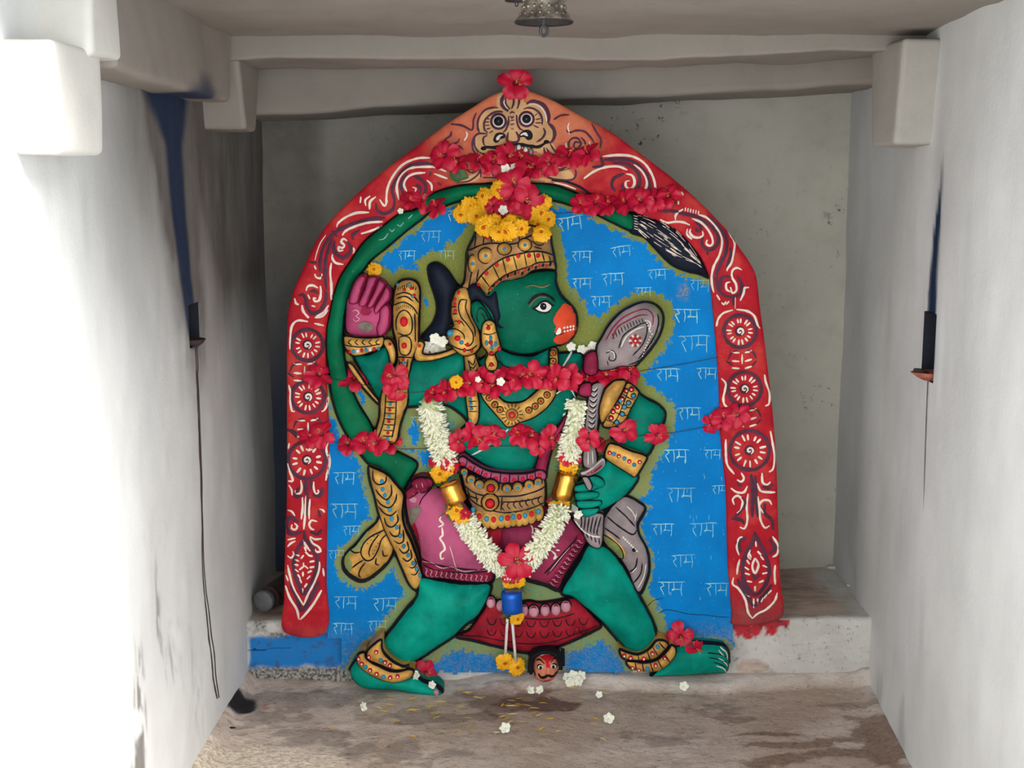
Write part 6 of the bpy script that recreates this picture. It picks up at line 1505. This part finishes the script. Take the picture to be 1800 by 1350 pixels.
# white pinwheel flowers
def pin_bag(seed):
    r = random.Random(seed); B = Bag()
    for k in range(5):
        t = 2 * math.pi * k / 5; V = []
        for i in range(5):
            u = i / 4.0; w_ = 0.52 * math.sin(math.pi * (0.10 + 0.76 * u ** 1.25))
            for v in (-1, -0.3, 0.4, 1):
                x, y = u, w_ * v + 0.18 * u * u; z = 0.22 * math.sin(u * 2.2) + 0.14 * v * u + r.uniform(-.02, .02)
                V.append((x * math.cos(t) - y * math.sin(t), x * math.sin(t) + y * math.cos(t), z))
        B.add(V, [(i * 4 + j, (i + 1) * 4 + j, (i + 1) * 4 + j + 1, i * 4 + j + 1) for i in range(4) for j in range(3)], 0)
    T = Bag().add(*tube([(0, 0, 0.08), (0.05, 0, -0.5), (0.12, 0.05, -1.3)], [0.1, 0.1, 0.08], 6), 0)
    return B, T
_pin = []
for s_ in range(2):
    B, T = pin_bag(s_); root = thing('jasmine_flower', 'jasmine', 'flower'); B.build('petals', [F_WHT], root); T.build('flower_tube', [F_YST], root); _pin.append(root)
_pu = set()
def pin(loc, r_, label, group, ax):
    k = rm.randrange(2)
    if k not in _pu: o = _pin[k]; _pu.add(k)
    else: o = copy_tree(_pin[k])
    o.location = loc; o.scale = (r_ * 0.00147,) * 3; o.rotation_euler = axis_rot(ax, rm.uniform(0, 6)); o['label'] = label
    if group: o['group'] = group
    return o
for i, (x, y) in enumerate([(744, 616), (749, 606), (762, 612), (765, 595), (775, 614), (777, 600)]):
    pin(surf_at(x, y, 0.012 + .002 * (i % 2)), 9.5, 'white jasmine, %s from the left in the bunch on the raised arm' % ORD[i], 'white bunch on the raised arm', (rm.uniform(-.4, .4), -1, rm.uniform(-.2, .5)))
for i, (x, y) in enumerate([(1004, 609), (1022, 614), (1034, 617), (1042, 608)]):
    pin(surf_at(x, y, 0.012), 8, 'white jasmine, %s from the left below the orange muzzle' % ORD[i], 'white flowers below the muzzle', (rm.uniform(-.4, .4), -1, rm.uniform(-.2, .5)))
for lab, x, y, r_, l in [('white jasmine pressed among the red hibiscus at the chest centre', 880, 671, 7, .055), ('small white jasmine left of the chest centre among hibiscus', 840, 667, 5, .05), ('white jasmine on the marigolds under the crown hibiscus', 884, 369, 8, .062),
                         ('white jasmine, left one under the top hibiscus row', 889, 296, 8, .03), ('white jasmine, middle one under the top hibiscus row', 905, 293, 8, .03), ('white jasmine, right one under the top hibiscus row', 916, 297, 7, .03),
                         ('pale jasmine left of the resting hand, upper', 1012, 893, 9, .02), ('pale jasmine left of the resting hand, lower', 1016, 904, 8, .02), ('white jasmine on the left border beside the tail top', 704, 371, 5, .012)]:
    pin(surf_at(x, y, l), r_, lab, None, (rm.uniform(-.4, .4), -1, rm.uniform(-.2, .4)))
for i, (x, y) in enumerate([(998, 1191), (1002, 1199), (1007, 1187), (1017, 1197), (1021, 1188)]):
    pin(at(x, y, -0.02 - .012 * (i % 2)), 9, 'white jasmine, %s from the left in the bunch beside the small head' % ORD[i], 'white bunch beside the small head', (rm.uniform(-.5, .5), -1, rm.uniform(0, .7)))
for lab, x, y, r_, ax in [('white jasmine lying on the floor in front of the left foot', 638, 1242, 8, (.9, -.5, .4)), ('left of two white jasmine on the floor below the small head', 932, 1213, 7.5, (.5, -.6, .6)), ('right of two white jasmine on the floor below the small head', 949, 1213, 7.5, (-.5, -.6, .6)),
                          ('white jasmine on the floor below the bunch beside the small head', 1053, 1221, 6, (0, -.8, .5)), ('white jasmine lying alone on the floor, below the right thigh', 1070, 1263, 9, (0, -.7, .7)), ('white jasmine nearest the camera on the floor', 888, 1280, 9, (-.2, -.7, .7)),
                          ('white jasmine at the edge of the pale mortar below the right anklet', 1202, 1206, 8, (0, -.8, .4)), ('white jasmine on the toes of the left foot', 759, 1204, 7, (.4, -.7, .5)), ('white jasmine leaning on the left anklet beside the red hibiscus', 732, 1187, 8, (-.6, -.8, .3))]:
    z = 0.012 if y > 1215 else 0.03
    p = at_floor(x, y, z + 0.006) if y > 1206 else at(x, y, -0.075)
    pin(p, r_, lab, None, ax)

# yellow petals strewn on the floor
pm = Bag().add([(-1, -.12, 0), (-.4, -.28, .12), (.3, -.26, .16), (1, -.05, .05), (-1, .12, 0), (-.4, .26, .1), (.3, .22, .14), (1, .08, .03), (-.4, 0, .02), (.3, 0, .04)],
               [(0, 1, 8, 4), (1, 2, 9, 8), (2, 3, 7, 9), (4, 8, 5), (8, 9, 6, 5), (9, 7, 6)], 0)
p0 = pm.build('fallen_petal', [plain('fallen_yellow', (246, 200, 60), 0.6)]); F_PAL = plain('faded_petal', (238, 214, 130), 0.6); p1 = pm.build('fallen_petal', [F_PAL])
rp = random.Random(31); spots = []
for k in range(74):
    if k < 52: px, py = rp.gauss(890, 75), rp.uniform(1214, 1292)
    elif k < 66: px, py = rp.uniform(660, 800), rp.uniform(1228, 1262)
    else: px, py = rp.uniform(560, 1240), rp.uniform(1225, 1320)
    spots.append((px, py))
for k, (px, py) in enumerate(spots):
    y_ = k % 3 != 0
    src = p0 if y_ else p1
    o = (p1, p0)[k] if k in (0, 1) else src.copy()
    if k > 1: COL.objects.link(o)
    q = at_floor(px, py, 0.004); hz = 0.012 if q.y > -0.06 else 0.007
    o.location = (q.x, q.y, hz + 0.003); s_ = rp.uniform(0.009, 0.016); o.scale = (s_, s_ * rp.uniform(.55, .9), s_)
    o.rotation_euler = (rp.uniform(-.3, .3), rp.uniform(-.2, .2), rp.gauss(0, 0.5))
    tag(o, ('bright yellow fallen petal lying on the floor below the slab' if o.data.materials[0] != F_PAL else 'faded cream fallen petal lying on the floor below the slab'), 'petal', 'fallen petals on the floor')
q = at_floor(467, 1243, 0.01); o = p0.copy(); o.data = p0.data.copy(); o.data.materials[0] = plain('orange_petal', (226, 92, 40)); COL.objects.link(o); o.location = q + Vector((0, 0, .004)); o.scale = (.009, .012, .009); o.rotation_euler = (0, 0, .6)
tag(o, 'single orange petal beside the black oil stain on the floor', 'petal'); del o['group']
q = at_floor(874, 1291, 0.01); o = p0.copy(); o.data = p0.data.copy(); o.data.materials[0] = F_WHT; COL.objects.link(o); o.location = q + Vector((0, 0, .004)); o.scale = (.008, .011, .009); o.rotation_euler = (0, 0, .2)
tag(o, 'single white petal on the floor left of the nearest jasmine', 'petal'); del o['group']

# leaf on the arch
def leaf(px, py, L, ang, label):
    V = []
    for i in range(9):
        u = i / 8; w_ = 0.36 * math.sin(math.pi * u ** 0.8) * (1 + 0.12 * math.sin(i * 3.1))
        for v in (-1, 0, 1): V.append((u, w_ * v, 0.1 * abs(v) + 0.12 * math.sin(u * 3)))
    F = [(i * 3 + j, (i + 1) * 3 + j, (i + 1) * 3 + j + 1, i * 3 + j + 1) for i in range(8) for j in range(2)]
    o = mesh_obj('hibiscus_leaf', V, F, [F_LEAF]); o.location = surf_at(px, py, 0.006)
    o.scale = (L * 0.00147,) * 3
    o.rotation_euler = (Matrix.Rotation(math.pi / 2, 4, 'X') @ Matrix.Rotation(ang, 4, 'Z')).to_euler()
    return tag(o, label, 'leaf')
leaf(790, 300, 34, -0.35, 'green leaf below the left end of the top hibiscus row'); leaf(796, 297, 26, -1.2, 'smaller green leaf hanging under the leaf on the arch')

# threads the blossoms hang on
def thread_thing(name, pts, label, r_=0.0008):
    P = smooth_line(pts, False, 12)
    h = surface(P)
    for _ in range(3): h = np.maximum(h, np.convolve(np.pad(h, 2, 'edge'), np.ones(5) / 5, 'valid'))
    V, F = tube([at(x, y, -(z + 0.006)) for (x, y), z in zip(P, h)], r_, 5)
    return tag(mesh_obj(name, V, F, [F_THR]), label, 'thread')
thread_thing('flower_thread', [(540, 660), (620, 672), (700, 690), (800, 684), (900, 680), (1000, 676), (1110, 655), (1190, 642), (1262, 628)], 'dark thread carrying the hibiscus row across the chest')
thread_thing('flower_thread', [(545, 768), (640, 786), (740, 789), (830, 786), (900, 784), (970, 786), (1040, 780), (1110, 768), (1200, 758), (1300, 738)], 'dark thread carrying the hibiscus row at navel height')
thread_thing('flower_thread', [(770, 290), (840, 300), (905, 298), (970, 304), (1050, 280)], 'dark thread carrying the top hibiscus row')
thread_thing('flower_thread', [(970, 376), (1030, 372), (1120, 366), (1190, 356)], 'dark thread carrying the hibiscus right of the crown')

# ---------------------------------------------------------------- the white garland
gar = thing('flower_garland', 'white jasmine bud garland with gold foil wraps hanging in a V on the slab', 'garland', tuple(at(900, 850, -0.10)))
INV = gar.location.copy()
def rel(p): return Vector(p) - INV
def strand(pts, wid, seed, n):
    r = random.Random(seed); P = smooth_line(pts, False, 6); B = Bag(); h = surface(P)
    for _ in range(3): h = np.maximum(h, np.convolve(np.pad(h, 3, 'edge'), np.ones(7) / 7, 'valid'))
    C = [at(x, y, -(z + 0.022)) for (x, y), z in zip(P, h)]
    V, F = tube([rel(c) for c in C], wid * 0.00147 * 0.26, 8); B.add(V, F, 1)
    for k in range(n):
        f = (k + r.random()) / n * (len(C) - 1); i = min(int(f), len(C) - 2); c = C[i].lerp(C[i + 1], f - i)
        d = (C[min(i + 1, len(C) - 1)] - C[max(i - 1, 0)]).normalized(); a = d.orthogonal().normalized(); b = d.cross(a)
        t = r.uniform(0, 6.28); out = a * math.cos(t) + b * math.sin(t)
        if out.y > 0.55: out = -out
        dr = (out + d * r.uniform(-.35, .9)).normalized()
        L = wid * 0.00147 * r.uniform(0.27, 0.38); s_ = c + out * wid * 0.00147 * 0.12
        side = dr.cross(d).normalized() * r.uniform(-.004, .004)
        pts_ = [rel(s_), rel(s_ + dr * L * 0.45 + side * .4), rel(s_ + dr * L * 0.8 + side * .8), rel(s_ + dr * L + side)]
        V, F = tube(pts_, [0.0020, 0.0036, 0.0031, 0.0008], 5); o = len(B.F); B.add(V, F, 0)
        for q in range(o, o + 5): B.M[q] = 1 if r.random() < 0.5 else 0
    st = B.build('jasmine_strand', [F_BUD, F_BUDG], gar); st['kind'] = 'stuff'
    return st
strand([(754, 706), (762, 740), (774, 785), (786, 814)], 54, 1, 420)
strand([(1014, 702), (1010, 745), (1003, 780), (999, 804)], 52, 2, 380)
strand([(816, 912), (838, 946), (866, 982), (896, 1004)], 48, 3, 420)
strand([(988, 893), (968, 930), (944, 966), (918, 998)], 48, 4, 420)
def wrap(a, b, rad, mat, name, lift):
    p, q = Vector(surf_at(*a, lift)), Vector(surf_at(*b, lift)); yy = min(p.y, q.y); p.y = q.y = yy
    pts = [p.lerp(q, f) for f in (0, .04, .25, .5, .75, .96, 1)]; rr = rad * 0.00147
    V, F = tube([rel(x) for x in pts], [rr * .9, rr, rr * 1.02, rr * 1.0, rr * 1.02, rr, rr * .9], 22)
    return mesh_obj(name, V, F, [mat], gar)
wrap((790, 842), (804, 884), 17.5, F_FOIL, 'gold_foil_wrap', 0.035); wrap((999, 831), (987, 876), 18.5, F_FOIL, 'gold_foil_wrap', 0.035); wrap((899, 1033), (901, 1076), 17.5, F_BLUE, 'blue_foil_wrap', 0.06)
GB, GH = marigold_bag(11)
def gmar(px, py, r_, lift):
    B = Bag(); R = axis_rot((rm.uniform(-.4, .4), -1, rm.uniform(-.1, .4)), rm.uniform(0, 6)).to_matrix(); c = surf_at(px, py, lift)
    f = lambda v: rel(c + (R @ Vector(v)) * (r_ * 0.00147))
    B.add([f(v) for v in GB.V], GB.F, 0); B.add([f(v) for v in GH.V], GH.F, 1)
    B.build('marigold', [F_MAR, F_MARC], gar)
for a in [(772, 832, 15, .035), (786, 826, 13, .04), (800, 898, 15, .03), (812, 910, 12, .03), (996, 817, 13, .035), (1004, 822, 11, .03), (974, 890, 11, .03), (990, 888, 11, .035), (896, 1022, 13, .06), (910, 1020, 13, .06), (908, 1086, 12, .05), (886, 1163, 15, .035), (908, 1172, 15, .03)]: gmar(*a)
HB, HP_, HC = hib_meshes(40)
def rosette(px, py, r_, lift):
    R = axis_rot((rm.uniform(-.5, .5), -1, rm.uniform(-.2, .6)), rm.uniform(0, 6)).to_matrix(); c = surf_at(px, py, lift)
    Bag().add([rel(c + (R @ Vector(v)) * (r_ * 0.00147)) for v in HB.V], HB.F, 0).build('rose_petals', [F_HIB], gar)
for a in [(772, 816, 20, .035), (794, 818, 18, .04), (818, 904, 11, .045), (996, 806, 15, .04), (1014, 808, 11, .03), (899, 1012, 17, .055), (969, 882, 9, .03)]: rosette(*a)
def sprig(px, py, n, seed, lift, size=20):
    r = random.Random(seed); B = Bag(); c = surf_at(px, py, lift)
    for k in range(n):
        d = Vector((r.uniform(-1, 1), r.uniform(-.6, .1), r.uniform(-1, 1))).normalized(); L = size * 0.00147 * r.uniform(.5, 1)
        B.add(*tube([rel(c), rel(c + d * L * .5 + Vector((0, 0, .002))), rel(c + d * L)], [.0012, .0022, .0004], 4), 0)
    B.build('green_sprig', [F_GRN], gar)
for k, a in enumerate([(764, 852, 26), (806, 832, 26), (794, 892, 16), (788, 900, 16), (1010, 826, 20), (992, 830, 14), (1004, 884, 22), (978, 882, 12), (896, 1080, 20), (914, 1030, 10)]): sprig(a[0], a[1], a[2], k, .03)
for a, b, r_ in [((892, 1088), (888, 1156), 0.0036), ((900, 1088), (907, 1166), 0.0036)]:
    p, q = surf_at(*a, .045), surf_at(*b, .035)
    mesh_obj('cotton_cord', *tube([rel(p.lerp(q, f)) for f in (0, .3, .6, 1)], r_, 8), [F_COT], gar)
mesh_obj('cotton_cord', *tube([rel(surf_at(x, y, .02)) for x, y in [(1014, 704), (1006, 688), (996, 680), (978, 692)]], .0015, 6), [F_COT], gar)

# ---------------------------------------------------------------- bells under the ceiling
M_BELL = None
def mat_bell():
    w = NT('tarnished_bronze'); n = w.noise(70, 5, 0.7); n2 = w.noise(22, 4)
    col = w.mix(w.ramp(n, 0.35, 0.66), lin((84, 76, 68)), lin((158, 148, 134)))
    col = w.mix(w.ramp(n2, 0.5, 0.7, 0, .5), col, lin((58, 54, 52)))
    return w.done(col, w.ramp(n2, .3, .7, .25, .55), n, 0.5, 0.002, metallic=0.75)
M_BELL = mat_bell(); M_IRON = plain('dark_iron', (62, 60, 62), 0.45, 0.6)
M_BIN = plain('bell_inside', (46, 42, 40), 0.6, 0.3)
def bell(px, py, Y, s_, label, mat=None):
    mat = mat or M_BELL
    p = at(px, py, Y); root = thing('temple_bell', label, 'bell', tuple(p))
    prof = [(0.030, 0.074), (0.036, 0.068), (0.0385, 0.058), (0.0365, 0.050), (0.033, 0.046), (0.030, 0.040), (0.0285, 0.030), (0.030, 0.020), (0.034, 0.010), (0.040, 0.003), (0.0425, 0.000), (0.0415, -0.0025), (0.039, 0.0005), (0.033, 0.008), (0.0275, 0.02), (0.026, 0.04), (0.028, 0.062), (0.0, 0.068)]
    prof = [(0.0, 0.086), (0.010, 0.086), (0.018, 0.082)] + prof
    V, F = lathe([(r * s_, z * s_) for r, z in prof], 48); inner = 13 * 48; b = mesh_obj('bell_body', V, F, [mat, M_BIN], root, [1 if k >= inner else 0 for k in range(len(F))])
    B = Bag()
    for k in range(18):
        t = 2 * math.pi * k / 18
        for rr, zz, d in ((0.0288, 0.030, .0032), (0.0300, 0.0405, .0026), (0.0302, 0.0185, .003), (0.0345, 0.0085, .0024), (0.0372, 0.0525, .003)):
            c = Vector((rr * math.cos(t + zz * 40), rr * math.sin(t + zz * 40), zz)) * s_
            B.add(*tube([c - Vector((0, 0, d)) * s_, c, c + Vector((0, 0, d)) * s_], [d * .4 * s_, d * s_, d * .4 * s_], 6), 0)
    B.build('embossed_beads', [M_BELL], b)
    C = Bag().add(*tube([Vector((0, 0, 0.06)) * s_, Vector((0, 0, 0.02)) * s_, Vector((0, 0, -0.006)) * s_], 0.0032 * s_, 8), 0)
    ringp = [Vector((0.005 * math.cos(t), 0, -0.0125 + 0.0075 * math.sin(t))) * s_ for t in np.linspace(math.pi / 2, math.pi / 2 + 2 * math.pi, 17)]
    C.add(*tube(ringp, 0.0022 * s_, 6), 0); C.build('clapper', [M_IRON], root)
    zt = 0.086 * s_
    mesh_obj('hanger', *tube([Vector((0, 0, zt - .002)), Vector((0, 0, zt + 0.012)), Vector((0, 0, max(zt + .02, Z_CEIL - p.z + 0.01)))], 0.0035 * s_, 8), [M_IRON], root)
    return root
bell(956, 38, -1.20, 1.02, 'tarnished bronze bell hanging from the ceiling above the arch')
bell(908, 1, -1.12, 0.42, 'small dark bell at the frame top, left of the bronze bell', M_IRON)

# ---------------------------------------------------------------- small things
M_CAP = plain('dull_grey_plastic', (92, 92, 94), 0.5); M_BOT = plain('dark_brown_plastic', (62, 50, 46), 0.35)
bt = thing('plastic_bottle', 'dark bottle with a grey cap lying behind the slab on the left', 'bottle', (-0.652, 0.06, Z_PLAT + 0.032))
V, F = lathe([(0.0, 0), (0.021, 0), (0.0225, 0.0012), (0.0262, 0.0016), (0.0272, 0.004), (0.0272, 0.022), (0.026, 0.024)], 48, 'Y'); cp_ = mesh_obj('cap', V, [f[::-1] for f in F], [M_CAP], bt)
B = Bag()
for k in range(40):
    t = 2 * math.pi * k / 40; B.add(*tube([(0.0272 * math.cos(t), .004, 0.0272 * math.sin(t)), (0.0272 * math.cos(t), .022, 0.0272 * math.sin(t))], 0.0009, 4), 0)
B.build('cap_ridges', [M_CAP], cp_)
V, F = lathe([(0.024, 0.024), (0.024, 0.034), (0.029, 0.036), (0.029, 0.042), (0.026, 0.046), (0.030, 0.06), (0.033, 0.075), (0.033, 0.2), (0.030, 0.215), (0.0, 0.216)], 40, 'Y'); mesh_obj('bottle_body', V, [f[::-1] for f in F], [M_BOT], bt)
bt.rotation_euler = (0, 0, -0.30)

M_TERRA = plain('terracotta', (150, 84, 66), 0.8, var=0.2, bump=0.3); M_SOOTC = plain('burnt_clay', (52, 42, 40), 0.85)
def clay_lamp(loc, r_, mats, label, wick=True):
    root = thing('clay_lamp', label, 'oil lamp', loc)
    V, F = lathe([(0.0, 0), (r_ * .55, 0), (r_ * .8, r_ * .18), (r_, r_ * .48), (r_ * .94, r_ * .5), (r_ * .72, r_ * .28), (0, r_ * .16)], 28)
    V = [(x * (1.0 + 0.35 * max(0, (-x / r_)) ** 3), y, z) for x, y, z in V]
    mesh_obj('bowl', V, F, [mats[0]], root)
    if wick: mesh_obj('wick', *tube([(-r_ * .3, 0, r_ * .35), (-r_ * .8, 0, r_ * .5), (-r_ * 1.15, 0, r_ * .62)], [r_ * .14, r_ * .2, r_ * .1], 8), [mats[1]], root)
    return root
clay_lamp((XR(NR[0]) + 0.012, 0.5 * (NR[0] + NR[1]) + 0.0, NR[2] + 0.001), 0.036, (M_TERRA, M_SOOTC), 'terracotta oil lamp at the foot of the right wall niche')
clay_lamp((XL - 0.006, 0.5 * (NL[0] + NL[1]), NL[2] + 0.001), 0.030, (M_SOOTC, F_COT), 'small sooty oil lamp with a white wick in the left niche')
def chip(loc, s_, label, m, cat='chip', name='plaster_chip'):
    r = random.Random(int(loc[0] * 1e4)); V = []; F = []
    for i, (rr, zz) in enumerate([(0.7, 0), (1, .3), (.8, .6)]):
        for k in range(8):
            t = 2 * math.pi * k / 8; q = rr * r.uniform(.75, 1.2); V.append((s_[0] * q * math.cos(t), s_[1] * q * math.sin(t), s_[2] * zz))
    for i in range(2):
        for k in range(8): F.append((i * 8 + k, i * 8 + (k + 1) % 8, i * 8 + 8 + (k + 1) % 8, i * 8 + 8 + k))
    F += [tuple(range(16, 24)), tuple(range(7, -1, -1))]
    o = mesh_obj(name, V, F, [m], smooth=False); o.location = loc; return tag(o, label, cat)
q = at_floor(1448, 986, Z_PLAT); chip((q.x, min(q.y, .435), Z_PLAT + .003), (.016, .010, .014), 'white plaster chip at the back right of the ledge', M_WHITE)
q = at_floor(1494, 1032, Z_PLAT); chip((q.x, q.y, Z_PLAT + .003), (.012, .010, .010), 'pale plaster chip near the right wall on the ledge', M_WHITE)
q = at_floor(406, 1277, 0.01); chip((q.x, q.y, 0.006), (.012, .004, .004), 'black splinter on the floor in front of the oil stain', M_DARK, 'splinter', 'charcoal_splinter')
